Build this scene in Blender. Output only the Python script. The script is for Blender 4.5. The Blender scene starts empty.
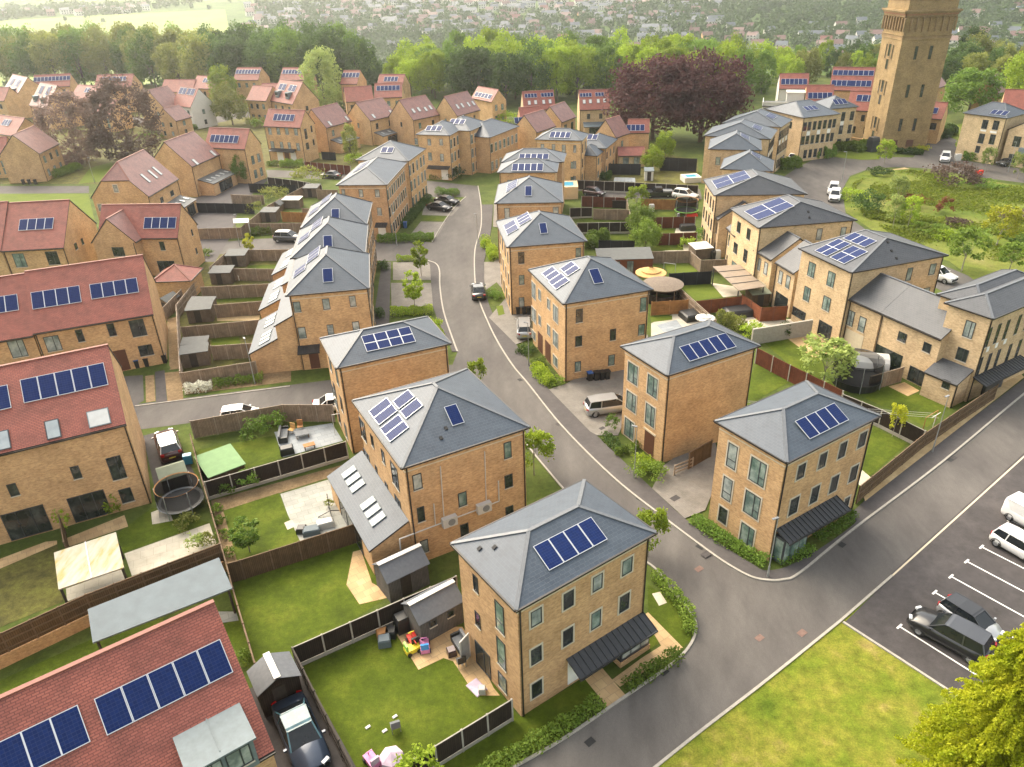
import bpy, math, random
import numpy as np
from mathutils import Vector, Matrix
random.seed(7)
SC = bpy.context.scene
COL = SC.collection
R = math.radians
# ------------------------------------------------------------------ camera
CH, CF, CP, CR = 37.285, 749.6, R(29.266), R(-2.034)
IW, IH = 1024, 767
_fw = np.array([0, math.cos(CP), -math.sin(CP)]); _r = np.array([1., 0, 0]); _u = np.cross(_r, _fw)
_rx = math.cos(CR)*_r + math.sin(CR)*_u; _ux = -math.sin(CR)*_r + math.cos(CR)*_u
CAMP = np.array([0, 0, CH])
cd = bpy.data.cameras.new('camera'); cam = bpy.data.objects.new('camera', cd); COL.objects.link(cam)
cam.matrix_world = Matrix(((_rx[0], _ux[0], -_fw[0], 0), (_rx[1], _ux[1], -_fw[1], 0), (_rx[2], _ux[2], -_fw[2], CH), (0, 0, 0, 1)))
cd.sensor_width = 36; cd.lens = 36*CF/IW; cd.clip_start = .5; cd.clip_end = 6000
SC.camera = cam
def ray(px, py):
    return (px-IW/2)/CF*_rx - (py-IH/2)/CF*_ux + _fw
def at(px, py, z=0.):                     # surveyed picture point -> place on the level z
    d = ray(px, py); t = (z-CH)/d[2]; return CAMP + t*d
def hit(px, py, P, n):
    d = ray(px, py); t = np.dot(np.array(P)-CAMP, n)/np.dot(d, n); return CAMP + t*d
class T:                                   # an enlarged survey sheet: origin and scale
    def __init__(s, ox, oy, k): s.o = (ox, oy, k)
    def __call__(s, x, y): return (s.o[0]+x/s.o[2], s.o[1]+y/s.o[2])
# ------------------------------------------------------------------ mesh building
class MB:
    def __init__(s): s.v = []; s.f = []; s.m = []; s.uv = []
    def face(s, pts, m=0, uv=None):
        i = len(s.v); s.v += [tuple(p) for p in pts]; s.f.append(tuple(range(i, i+len(pts)))); s.m.append(m)
        s.uv.append(uv or [(0, 0)]*len(pts))
    def box(s, x0, y0, z0, x1, y1, z1, m=0, M=None, skip=''):
        c = [(x0,y0,z0),(x1,y0,z0),(x1,y1,z0),(x0,y1,z0),(x0,y0,z1),(x1,y0,z1),(x1,y1,z1),(x0,y1,z1)]
        if M is not None: c = [tuple(M @ Vector(p)) for p in c]
        for k, q in (('b',(3,2,1,0)),('t',(4,5,6,7)),('s',(0,1,5,4)),('e',(1,2,6,5)),('n',(2,3,7,6)),('w',(3,0,4,7))):
            if k not in skip: s.face([c[j] for j in q], m)
    def prism(s, poly, z0, z1, m=0, caps=True):
        a = sum(poly[i][0]*poly[(i+1)%len(poly)][1]-poly[(i+1)%len(poly)][0]*poly[i][1] for i in range(len(poly)))
        if a < 0: poly = poly[::-1]
        n = len(poly)
        for i in range(n):
            p, q = poly[i], poly[(i+1) % n]
            s.face([(p[0],p[1],z0),(q[0],q[1],z0),(q[0],q[1],z1),(p[0],p[1],z1)], m)
        if caps:
            s.face([(p[0],p[1],z1) for p in poly], m); s.face([(p[0],p[1],z0) for p in poly[::-1]], m)
    def tube(s, a, b, r0, r1=None, n=6, m=0, caps=True):
        a, b = Vector(a), Vector(b); r1 = r0 if r1 is None else r1
        d = (b-a).normalized(); u = d.orthogonal().normalized(); w = d.cross(u)
        A = [a+(u*math.cos(2*math.pi*k/n)+w*math.sin(2*math.pi*k/n))*r0 for k in range(n)]
        B = [b+(u*math.cos(2*math.pi*k/n)+w*math.sin(2*math.pi*k/n))*r1 for k in range(n)]
        for k in range(n): s.face([A[k], A[(k+1)%n], B[(k+1)%n], B[k]], m)
        if caps: s.face(A[::-1], m); s.face(B, m)
    def beam(s, a, b, w, h, m=0):          # square bar from a to b, upright section w x h
        a, b = Vector(a), Vector(b); d = (b-a); L = d.length; d.normalize()
        up = Vector((0,0,1)) if abs(d.z) < .95 else Vector((1,0,0))
        sd = d.cross(up).normalized(); up = sd.cross(d)
        M = Matrix(((sd.x, d.x, up.x, a.x),(sd.y, d.y, up.y, a.y),(sd.z, d.z, up.z, a.z),(0,0,0,1)))
        s.box(-w/2, 0, -h/2, w/2, L, h/2, m, M)
    def lathe(s, prof, n=10, m=0, c=(0,0,0)):
        for (r0, z0), (r1, z1) in zip(prof, prof[1:]):
            for k in range(n):
                a0, a1 = 2*math.pi*k/n, 2*math.pi*(k+1)/n
                q = [(c[0]+r*math.cos(a), c[1]+r*math.sin(a), c[2]+z) for r, z, a in ((r0,z0,a0),(r0,z0,a1),(r1,z1,a1),(r1,z1,a0))]
                if r0 < 1e-6: q = q[1:]
                elif r1 < 1e-6: q = q[:3]
                s.face(q, m)
    def mesh(s, name, mats, smooth=False, weld=False):
        me = bpy.data.meshes.new(name); me.from_pydata(s.v, [], s.f)
        for mt in (mats if isinstance(mats, (list, tuple)) else [mats]): me.materials.append(M_(mt))
        me.polygons.foreach_set('material_index', s.m)
        ul = me.uv_layers.new(name='UVMap'); ul.data.foreach_set('uv', [c for f in s.uv for p in f for c in p])
        if weld:
            import bmesh
            bm = bmesh.new(); bm.from_mesh(me); bmesh.ops.remove_doubles(bm, verts=bm.verts, dist=.0005)
            bmesh.ops.recalc_face_normals(bm, faces=bm.faces); bm.to_mesh(me); bm.free()
        if smooth: me.polygons.foreach_set('use_smooth', [True]*len(me.polygons))
        me.update(); return me
    def build(s, name, mats, parent=None, smooth=False, weld=False, loc=None, rz=0):
        return link(name, s.mesh(name, mats, smooth, weld), parent, loc, rz)
def link(name, me, parent=None, loc=None, rz=0):
    o = bpy.data.objects.new(name, me); COL.objects.link(o)
    if parent: o.parent = parent
    if loc is not None: o.location = loc
    if rz: o.rotation_euler = (0, 0, rz)
    return o
def tag(o, label, cat, group=None):
    o['label'] = label; o['category'] = cat
    if group: o['group'] = group
    return o
def kind(o, k): o['kind'] = k; return o
def thing(name, label, cat, loc=(0,0,0), rz=0, group=None):
    o = bpy.data.objects.new(name, None); COL.objects.link(o); o.empty_display_size = .2
    o.location = loc; o.rotation_euler = (0, 0, rz); return tag(o, label, cat, group)
def kids(o): return [c for c in COL.objects if c.parent == o]
_kids = {}
def dup(root, loc, rz, label, group=None, scale=None, skip=()):
    def cp(o, par):
        c = o.copy(); COL.objects.link(c)
        if par: c.parent = par
        if o not in _kids: _kids[o] = list(o.children)
        for ch in _kids[o]: cp(ch, c)
        return c
    c = cp(root, None); c.location = loc; c.rotation_euler = (0, 0, rz)
    if scale: c.scale = scale
    c['label'] = label
    if group: c['group'] = group
    return c
# ------------------------------------------------------------------ materials
MATS = {}
def M_(m): return MATS[m] if isinstance(m, str) else m
class NT:
    def __init__(s, name):
        m = bpy.data.materials.new(name); m.use_nodes = True; s.m = m; s.t = m.node_tree; s.n = s.t.nodes
        s.b = s.n['Principled BSDF']; MATS[name] = m
    def add(s, typ, **kw):
        n = s.n.new(typ)
        for k, v in kw.items():
            if k in n.inputs.keys() if isinstance(k, str) else False: n.inputs[k].default_value = v
            else: setattr(n, k, v)
        return n
    def l(s, a, b): s.t.links.new(a, b)
    def noise(s, vec, scale, detail=4, rough=.6):
        n = s.n.new('ShaderNodeTexNoise'); n.inputs['Scale'].default_value = scale; n.inputs['Detail'].default_value = detail
        n.inputs['Roughness'].default_value = rough; s.l(vec, n.inputs['Vector']); return n.outputs['Fac']
    def ramp(s, fac, stops):
        n = s.n.new('ShaderNodeValToRGB'); e = n.color_ramp.elements
        while len(e) < len(stops): e.new(.5)
        for el, (p, c) in zip(e, stops): el.position = p; el.color = (*c, 1)
        s.l(fac, n.inputs['Fac']); return n.outputs['Color']
    def mix(s, fac, a, b, mode='MIX'):
        n = s.n.new('ShaderNodeMix'); n.data_type = 'RGBA'; n.blend_type = mode
        for inp, v in ((n.inputs[0], fac), (n.inputs[6], a), (n.inputs[7], b)):
            if hasattr(v, 'node'): s.l(v, inp)
            else: inp.default_value = v if isinstance(v, (int, float)) else (*v, 1)
        return n.outputs[2]
    def coord(s, k='Object'): return s.n.new('ShaderNodeTexCoord').outputs[k]
    def pos(s): return s.n.new('ShaderNodeNewGeometry').outputs['Position']
    def col(s, c): s.l(c, s.b.inputs['Base Color'])
    def bump(s, h, d=.02, st=.5):
        n = s.n.new('ShaderNodeBump'); n.inputs['Strength'].default_value = st; n.inputs['Distance'].default_value = d
        s.l(h, n.inputs['Height']); s.l(n.outputs['Normal'], s.b.inputs['Normal'])
    def rough(s, r, spec=None, metal=None):
        s.b.inputs['Roughness'].default_value = r
        if spec is not None: s.b.inputs['Specular IOR Level'].default_value = spec
        if metal is not None: s.b.inputs['Metallic'].default_value = metal
def sc(c, k): return tuple(min(1, x*k) for x in c)
def plain(name, c, rough=.6, var=.18, scale=3., metal=0, spec=.5, world=False):
    t = NT(name); v = t.pos() if world else t.coord()
    f = t.noise(v, scale, 5); t.col(t.ramp(f, [(.3, sc(c, 1-var)), (.7, sc(c, 1+var))])); t.rough(rough, spec, metal); return t
def brick(name, c1, c2, mortar, big=.12):
    t = NT(name); v = t.coord(); sp = t.add('ShaderNodeSeparateXYZ'); t.l(v, sp.inputs[0])
    ad = t.add('ShaderNodeMath', operation='ADD'); t.l(sp.outputs[0], ad.inputs[0]); t.l(sp.outputs[1], ad.inputs[1])
    cb = t.add('ShaderNodeCombineXYZ'); t.l(ad.outputs[0], cb.inputs[0]); t.l(sp.outputs[2], cb.inputs[1])
    b = t.add('ShaderNodeTexBrick'); t.l(cb.outputs[0], b.inputs['Vector'])
    b.inputs['Scale'].default_value = 1; b.inputs['Brick Width'].default_value = .235; b.inputs['Row Height'].default_value = .078
    b.inputs['Mortar Size'].default_value = .009; b.inputs['Color1'].default_value = (*c1, 1); b.inputs['Color2'].default_value = (*c2, 1)
    b.inputs['Mortar'].default_value = (*mortar, 1); b.inputs['Bias'].default_value = -.2
    # clumps of darker and paler bricks, a few courses across
    mp = t.add('ShaderNodeMapping'); mp.inputs['Scale'].default_value = (3.2, 6.4, 1); t.l(cb.outputs[0], mp.inputs['Vector'])
    n1 = t.noise(mp.outputs[0], 1.0, 6, .75); n2 = t.noise(cb.outputs[0], .35, 3)
    c = t.mix(1, b.outputs['Color'], t.ramp(n1, [(.32, (.70,.64,.60)), (.5, (1,1,1)), (.7, (1.2,1.18,1.14))]), 'MULTIPLY')
    c = t.mix(1, c, t.ramp(n2, [(.3, (1-big,)*3), (.7, (1+big,)*3)]), 'MULTIPLY')
    oi = t.add('ShaderNodeObjectInfo'); hv = t.add('ShaderNodeHueSaturation'); mr = t.add('ShaderNodeMapRange'); t.l(oi.outputs['Random'], mr.inputs['Value']); mr.inputs['To Min'].default_value = .88; mr.inputs['To Max'].default_value = 1.10
    t.l(mr.outputs[0], hv.inputs['Value']); mr2 = t.add('ShaderNodeMapRange'); t.l(oi.outputs['Random'], mr2.inputs['Value']); mr2.inputs['To Min'].default_value = .493; mr2.inputs['To Max'].default_value = .503; t.l(mr2.outputs[0], hv.inputs['Hue']); t.l(c, hv.inputs['Color'])
    # run-off staining under the eaves line and splash at the foot, broken up by noise
    st = t.noise(v, .9, 5, .7); c2 = t.mix(1, hv.outputs[0], t.ramp(st, [(.35, (.86,.84,.82)), (.6, (1.05,1.04,1.03))]), 'MULTIPLY'); t.col(c2); t.rough(.9, .2); t.bump(b.outputs['Fac'], .01, .2); return t
def roofmat(name, c1, c2, gap, bw, rh, rough, spec, ms=.012, weather=.25, streak=(1.15,1.12,1.1)):
    t = NT(name); v = t.coord('UV'); b = t.add('ShaderNodeTexBrick'); t.l(v, b.inputs['Vector'])
    b.inputs['Scale'].default_value = 1; b.inputs['Brick Width'].default_value = bw; b.inputs['Row Height'].default_value = rh
    b.inputs['Mortar Size'].default_value = ms; b.inputs['Mortar Smooth'].default_value = .4
    b.inputs['Color1'].default_value = (*c1, 1); b.inputs['Color2'].default_value = (*c2, 1); b.inputs['Mortar'].default_value = (*gap, 1)
    n = t.noise(v, .9, 5, .65); n2 = t.noise(v, .22, 3)
    c = t.mix(1, b.outputs['Color'], t.ramp(n, [(.3, (1-weather,)*3), (.5, (1,1,1)), (.72, streak)]), 'MULTIPLY')
    c = t.mix(1, c, t.ramp(n2, [(.3, (.9,.9,.92)), (.7, (1.1,1.08,1.06))]), 'MULTIPLY')
    t.col(c); t.rough(rough, spec); t.bump(b.outputs['Fac'], .015, .35); return t
BR1 = (.58,.375,.19); BR2 = (.44,.265,.125)
brick('brick', BR1, BR2, (.50,.38,.24))
brick('brick_pale', (.60,.455,.265), (.46,.33,.18), (.58,.47,.33))
brick('brick_tower', (.27,.19,.09), (.19,.13,.06), (.28,.21,.13), .2)
brick('brick_red', (.30,.15,.075), (.24,.11,.055), (.3,.2,.15))
roofmat('slate', (.050,.069,.094), (.041,.057,.080), (.072,.089,.112), .34, .22, .5, .45, .014, .16)
roofmat('slate_dark', (.056,.062,.073), (.046,.052,.062), (.076,.082,.092), .34, .22, .5, .45, .014, .16)
roofmat('red_tile', (.31,.10,.072), (.245,.074,.053), (.14,.042,.034), .3, .125, .55, .4, .022, .22)
roofmat('brown_tile', (.29,.145,.125), (.24,.115,.10), (.13,.065,.058), .24, .14, .45, .5, .02, .2)
roofmat('grey_felt', (.13,.14,.145), (.12,.13,.135), (.08,.085,.09), 1.0, .9, .6, .4, .02)
plain('ridge', (.10,.11,.125), .5, .15, 5)
plain('ridge_red', (.21,.08,.06), .7, .15, 5)
plain('gutter', (.022,.018,.017), .4, .1)
plain('frame_dark', (.035,.04,.047), .4, .1)
plain('frame_pale', (.52,.47,.38), .7, .08)
plain('white_plastic', (.50,.495,.475), .4, .05)
plain('white_paint', (.78,.77,.73), .5, .06)
plain('panel_grey', (.19,.2,.21), .5, .08)
plain('door_brown', (.10,.04,.025), .5, .1)
plain('door_grey', (.09,.10,.11), .5, .1)
plain('seam_metal', (.035,.038,.043), .38, .12, metal=.3)
plain('lead', (.13,.165,.18), .6, .12)
plain('concrete', (.34,.315,.275), .85, .14, 4)
plain('stone_band', (.55,.47,.34), .8, .08)
plain('rubber', (.018,.018,.019), .8, .1)
plain('alloy', (.45,.46,.48), .3, .08, metal=.8)
plain('black_plastic', (.018,.019,.021), .45, .2)
plain('blue_plastic', (.02,.09,.30), .45, .1)
plain('steel', (.38,.40,.41), .4, .06, metal=.6)
plain('wood_grey', (.29,.23,.175), .85, .25, 4)
plain('wood_brown', (.135,.088,.05), .85, .28, 4)
plain('wood_orange', (.34,.165,.06), .8, .2, 4)
plain('wood_red', (.155,.055,.03), .8, .25, 4)
plain('wood_dark', (.035,.026,.02), .8, .28, 4)
plain('wood_black', (.022,.025,.031), .7, .15, 4)
plain('soil', (.10,.065,.04), .95, .3, 2.5)
plain('cushion_grey', (.16,.17,.18), .9, .1)
plain('pink', (.62,.22,.42), .6, .2, 6); plain('toy_red', (.6,.03,.02), .4); plain('toy_yellow', (.75,.6,.04), .4)
plain('toy_green', (.25,.55,.08), .4); plain('toy_blue', (.04,.28,.65), .4); plain('mauve', (.5,.4,.5), .8)
plain('orange_cloth', (.55,.3,.07), .8, .15, 4); plain('straw', (.52,.32,.12), .9, .25, 7)
plain('gazebo_roof', (.16,.125,.095), .85, .25, 5); plain('pergola_sheet', (.25,.20,.155), .4, .15, 1.5); plain('felt_green', (.16,.27,.125), .85, .1, 2); plain('felt_olive', (.20,.225,.16), .8, .1, 2)
plain('felt_blue', (.10,.13,.15), .7, .14, .9); plain('felt_grey', (.085,.09,.088), .75, .15, 2)
plain('render_white', (.60,.58,.54), .7, .06); plain('render_tan', (.6,.45,.28), .8, .06)
plain('hydro_blue', (.05,.30,.45), .3, .15, 3)
plain('light_red', (.35,.01,.01), .25, .05); plain('light_clear', (.6,.62,.63), .15, .05); plain('plate_yellow', (.6,.48,.05), .4, .05)
# stained twin-wall sheet of the pergola
t = NT('poly_sheet'); v = t.coord(); mp = t.add('ShaderNodeMapping'); mp.inputs['Scale'].default_value = (1.6, .35, 1); t.l(v, mp.inputs['Vector'])
t.col(t.ramp(t.noise(mp.outputs[0], 1.0, 4), [(.42, (.34,.325,.27)), (.56, (.31,.28,.19)), (.66, (.28,.22,.05))])); t.rough(.5, .3)
# solar cells: blue cells, thin pale grid
def solar(name, c1, c2, line):
    t = NT(name); v = t.coord('UV'); b = t.add('ShaderNodeTexBrick'); t.l(v, b.inputs['Vector']); b.offset = 0
    b.inputs['Scale'].default_value = 1; b.inputs['Brick Width'].default_value = 1/6; b.inputs['Row Height'].default_value = 1/10
    b.inputs['Mortar Size'].default_value = .006; b.inputs['Color1'].default_value = (*c1, 1); b.inputs['Color2'].default_value = (*c2, 1); b.inputs['Mortar'].default_value = (*line, 1)
    t.col(b.outputs['Color']); t.rough(.42, .09)
solar('solar_cell', (.006,.016,.075), (.008,.022,.10), (.03,.045,.11))
plain('solar_frame', (.6,.62,.64), .35, .05, metal=.4)
# glazing seen from outside: dark room, pale blind or curtain behind the pane
def glazing(name, stops, rough=.06):
    t = NT(name); oi = t.add('ShaderNodeObjectInfo'); v = t.coord()
    ad = t.add('ShaderNodeVectorMath', operation='ADD'); t.l(v, ad.inputs[0]); cb = t.add('ShaderNodeCombineXYZ')
    ml = t.add('ShaderNodeMath', operation='MULTIPLY'); t.l(oi.outputs['Random'], ml.inputs[0]); ml.inputs[1].default_value = 37
    t.l(ml.outputs[0], cb.inputs[0]); t.l(ml.outputs[0], cb.inputs[2]); t.l(cb.outputs[0], ad.inputs[1])
    t.col(t.ramp(t.noise(ad.outputs[0], 1.1, 3), stops)); t.rough(rough, .8)
glazing('glass_dark', [(.35, (.012,.015,.017)), (.55, (.03,.036,.036)), (.7, (.075,.085,.08))])
glazing('glass_pale', [(.35, (.13,.16,.16)), (.5, (.25,.29,.28)), (.65, (.40,.43,.41))])
glazing('glass_green', [(.35, (.07,.12,.11)), (.5, (.15,.21,.19)), (.65, (.30,.36,.33))])
plain('skylight_glass', (.30,.34,.36), .12, .15, 1.2)
plain('skylight_blind', (.50,.51,.5), .25, .08, 2)
plain('car_glass', (.012,.016,.02), .06, .2)
plain('car_glass_sky', (.06,.13,.16), .05, .4, 1.5)
def paint(name, c, metal=.0, rough=.28):
    t = plain(name, c, rough, .06, 1.2, metal); t.b.inputs['Coat Weight'].default_value = .6; t.b.inputs['Coat Roughness'].default_value = .08
paint('paint_black', (.012,.013,.016)); paint('paint_silver', (.40,.41,.42), .5); paint('paint_white', (.72,.72,.71))
paint('paint_navy', (.03,.045,.075), .3); paint('paint_grey', (.12,.125,.13), .5); paint('paint_maroon', (.06,.012,.012), .2)
paint('paint_gunmetal_and_sheen', (.07,.075,.085), .5); paint('paint_plum', (.05,.025,.03), .3)
# ground surfaces, all in metres on the ground
def groundmat(name, stops, s1=.25, s2=3., s3=18., fine=.25, bump=.02, rough=.95, stretch=None):
    t = NT(name); v = t.pos()
    if stretch:
        mp = t.add('ShaderNodeMapping'); mp.inputs['Scale'].default_value = (stretch[0], stretch[1], 1); mp.inputs['Rotation'].default_value = (0, 0, stretch[2]); t.l(v, mp.inputs['Vector']); v = mp.outputs[0]
    c = t.ramp(t.noise(v, s1, 5, .62), stops)
    n2 = t.noise(v, s2, 5, .7); c = t.mix(1, c, t.ramp(n2, [(.3, (1-fine,)*3), (.7, (1+fine,)*3)]), 'MULTIPLY')
    n3 = t.noise(v, s3, 3, .7); c = t.mix(1, c, t.ramp(n3, [(.3, (1-fine*.8,)*3), (.7, (1+fine*.8,)*3)]), 'MULTIPLY')
    t.col(c); t.rough(rough, .2); t.bump(n3, bump, .6); return t
groundmat('turf', [(.3, (.045,.065,.012)), (.5, (.065,.09,.016)), (.7, (.10,.12,.026))], .3, 2.2, 14)
groundmat('lawn_rich', [(.3, (.042,.062,.004)), (.5, (.064,.092,.006)), (.72, (.10,.122,.012))], .4, 2.5, 13, .22, .03)
groundmat('lawn_dry', [(.3, (.075,.115,.008)), (.45, (.125,.155,.014)), (.58, (.18,.18,.024)), (.7, (.27,.215,.065))], .3, 1.7, 11, .34, .06)
groundmat('lawn_worn', [(.3, (.06,.055,.02)), (.5, (.095,.09,.025)), (.7, (.13,.13,.03))], .5, 2, 12)
groundmat('meadow', [(.25, (.06,.095,.010)), (.45, (.095,.13,.014)), (.6, (.135,.15,.028)), (.75, (.18,.165,.055))], .10, .7, 5, .28, .05)
groundmat('astro', [(.3, (.085,.12,.012)), (.7, (.115,.15,.018))], .4, 3, 20, .12)
groundmat('asphalt', [(.32, (.082,.075,.072)), (.45, (.098,.09,.085)), (.52, (.104,.096,.09)), (.66, (.126,.116,.108))], .22, .9, 24, .14, .006, .8, (1, .4, R(-35)))
groundmat('asphalt_new', [(.3, (.05,.046,.046)), (.5, (.064,.058,.058)), (.7, (.082,.074,.073))], .25, 1.3, 26, .2, .006, .8)
groundmat('footway', [(.3, (.075,.068,.068)), (.7, (.10,.092,.09))], .3, 2, 22, .12, .006, .85)
groundmat('sand_path', [(.3, (.40,.28,.14)), (.7, (.54,.41,.23))], .5, 3, 14, .14)
groundmat('bare_soil', [(.3, (.16,.11,.06)), (.7, (.27,.19,.105))], .4, 2.5, 11, .3)
groundmat('gravel', [(.3, (.32,.27,.20)), (.7, (.45,.39,.30))], .4, 5, 25, .2)
groundmat('field', [(.3, (.16,.22,.05)), (.7, (.24,.28,.08))], .012, .05, .3, .1)
groundmat('hillmat', [(.3, (.04,.08,.016)), (.55, (.07,.115,.022)), (.75, (.11,.14,.035))], .02, .12, .6, .35, .05)
def paving(name, c1, c2, gap, bw, bh, rot, ms=.012):
    t = NT(name); v = t.pos(); mp = t.add('ShaderNodeMapping'); mp.inputs['Rotation'].default_value = (0, 0, rot); t.l(v, mp.inputs['Vector'])
    b = t.add('ShaderNodeTexBrick'); t.l(mp.outputs[0], b.inputs['Vector']); b.inputs['Scale'].default_value = 1
    b.inputs['Brick Width'].default_value = bw; b.inputs['Row Height'].default_value = bh; b.inputs['Mortar Size'].default_value = ms
    b.inputs['Color1'].default_value = (*c1, 1); b.inputs['Color2'].default_value = (*c2, 1); b.inputs['Mortar'].default_value = (*gap, 1)
    n = t.noise(v, .7, 5); t.col(t.mix(1, b.outputs['Color'], t.ramp(n, [(.3, (.8,.79,.76)), (.7, (1.15,1.14,1.12))]), 'MULTIPLY')); t.rough(.85, .3)
    t.bump(b.outputs['Fac'], .01, .3)
groundmat('asphalt_patch', [(.3, (.078,.071,.068)), (.7, (.098,.09,.085))], .4, 2, 24, .14, .006, .85)
paving('slab_tan', (.52,.37,.20), (.44,.30,.16), (.30,.22,.13), .6, .6, R(-33))
paving('slab_grey', (.36,.36,.33), (.30,.31,.29), (.2,.2,.18), .9, .6, R(-25))
paving('slab_pale', (.50,.46,.38), (.45,.42,.35), (.34,.31,.26), .9, .9, R(-22))
paving('slab_blue', (.30,.33,.36), (.25,.28,.31), (.17,.18,.2), .9, .6, R(-25))
paving('setts', (.215,.20,.18), (.185,.172,.157), (.12,.11,.10), .22, .11, R(12), .008)
# fence boarding: upright or lying boards, weathered
def boards(name, c1, c2, gap, bw, lying=False):
    t = NT(name); v = t.coord(); sp = t.add('ShaderNodeSeparateXYZ'); t.l(v, sp.inputs[0])
    ad = t.add('ShaderNodeMath', operation='ADD'); t.l(sp.outputs[0], ad.inputs[0]); t.l(sp.outputs[1], ad.inputs[1])
    cb = t.add('ShaderNodeCombineXYZ'); a, c = (ad.outputs[0], sp.outputs[2]) if lying else (sp.outputs[2], ad.outputs[0])
    t.l(a, cb.inputs[0]); t.l(c, cb.inputs[1]); b = t.add('ShaderNodeTexBrick'); t.l(cb.outputs[0], b.inputs['Vector'])
    b.inputs['Scale'].default_value = 1; b.inputs['Brick Width'].default_value = 2.5; b.inputs['Row Height'].default_value = bw; b.inputs['Mortar Size'].default_value = .01; b.offset = .37
    b.inputs['Color1'].default_value = (*c1, 1); b.inputs['Color2'].default_value = (*c2, 1); b.inputs['Mortar'].default_value = (*gap, 1)
    n = t.noise(t.pos(), 1.1, 6, .7); c = t.mix(1, b.outputs['Color'], t.ramp(n, [(.3, (.68,.66,.64)), (.7, (1.3,1.26,1.2))]), 'MULTIPLY')
    t.col(c); t.rough(.88, .2); t.bump(b.outputs['Fac'], .012, .3)
boards('b_grey', (.28,.215,.16), (.215,.165,.12), (.09,.068,.05), .12)
boards('b_brown', (.125,.083,.048), (.10,.065,.037), (.04,.027,.016), .12)
boards('b_dark', (.036,.027,.022), (.028,.021,.018), (.012,.01,.008), .12)
boards('b_black', (.024,.026,.032), (.019,.021,.026), (.01,.01,.012), .14)
boards('b_red', (.135,.045,.026), (.11,.036,.021), (.045,.018,.01), .13)
boards('b_orange', (.36,.18,.07), (.30,.145,.052), (.13,.06,.025), .13, True)
boards('b_redlie', (.22,.075,.035), (.18,.06,.03), (.07,.025,.014), .13, True)
boards('b_shed', (.17,.135,.105), (.145,.115,.09), (.06,.05,.04), .11)
boards('b_shedgrey', (.125,.12,.118), (.11,.105,.104), (.05,.05,.05), .11)
# foliage: hue drifts from clump to clump and from plant to plant
def leafmat(name, c, c2, trans=.4):
    t = NT(name); v = t.coord(); n = t.noise(v, .8, 4, .7); oi = t.add('ShaderNodeObjectInfo')
    col = t.ramp(n, [(.3, c), (.7, c2)])
    hs = t.add('ShaderNodeHueSaturation'); mr = t.add('ShaderNodeMapRange'); t.l(oi.outputs['Random'], mr.inputs['Value'])
    mr.inputs['To Min'].default_value = .7; mr.inputs['To Max'].default_value = 1.4; t.l(mr.outputs[0], hs.inputs['Value']); t.l(col, hs.inputs['Color'])
    t.l(hs.outputs[0], t.b.inputs['Base Color']); t.rough(.65, .25)
    tr = t.add('ShaderNodeBsdfTranslucent'); t.l(hs.outputs[0], tr.inputs['Color']); mx = t.add('ShaderNodeMixShader'); mx.inputs[0].default_value = trans
    t.l(t.b.outputs[0], mx.inputs[1]); t.l(tr.outputs[0], mx.inputs[2]); t.l(mx.outputs[0], t.n['Material Output'].inputs['Surface'])
leafmat('leaf_mid', (0.0871, 0.1648, 0.0271), (0.1841, 0.2809, 0.0426)); leafmat('leaf_dark', (0.0463, 0.0891, 0.0214), (0.0981, 0.1604, 0.0356))
leafmat('leaf_lime', (0.1733, 0.2686, 0.0208), (0.3292, 0.4072, 0.0381)); leafmat('leaf_olive', (.15,.18,.04), (.27,.28,.065))
leafmat('leaf_pale', (0.2046, 0.279, 0.0744), (0.3348, 0.3906, 0.1116)); leafmat('leaf_purple', (.050,.022,.024), (.092,.038,.038))
leafmat('leaf_plum', (0.13, 0.09, 0.075), (0.20, 0.135, 0.11)); leafmat('leaf_conifer', (.32,.40,.012), (.56,.56,.03), .5)
leafmat('leaf_shrub', (0.1069, 0.1782, 0.025), (0.2139, 0.2942, 0.0428)); leafmat('leaf_yellow', (0.341, 0.372, 0.0232), (0.527, 0.527, 0.0465)); leafmat('leaf_white', (.5,.5,.42), (.62,.62,.55))
leafmat('leaf_meadow', (.12,.18,.014), (.22,.25,.035), .5); leafmat('leaf_far', (.026,.055,.014), (.06,.10,.026)); leafmat('leaf_rust', (0.217, 0.0775, 0.0388), (0.31, 0.124, 0.0543))
plain('bark', (.11,.085,.06), .9, .25, 4); plain('bark_pale', (.3,.27,.22), .9, .2, 4)
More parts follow.
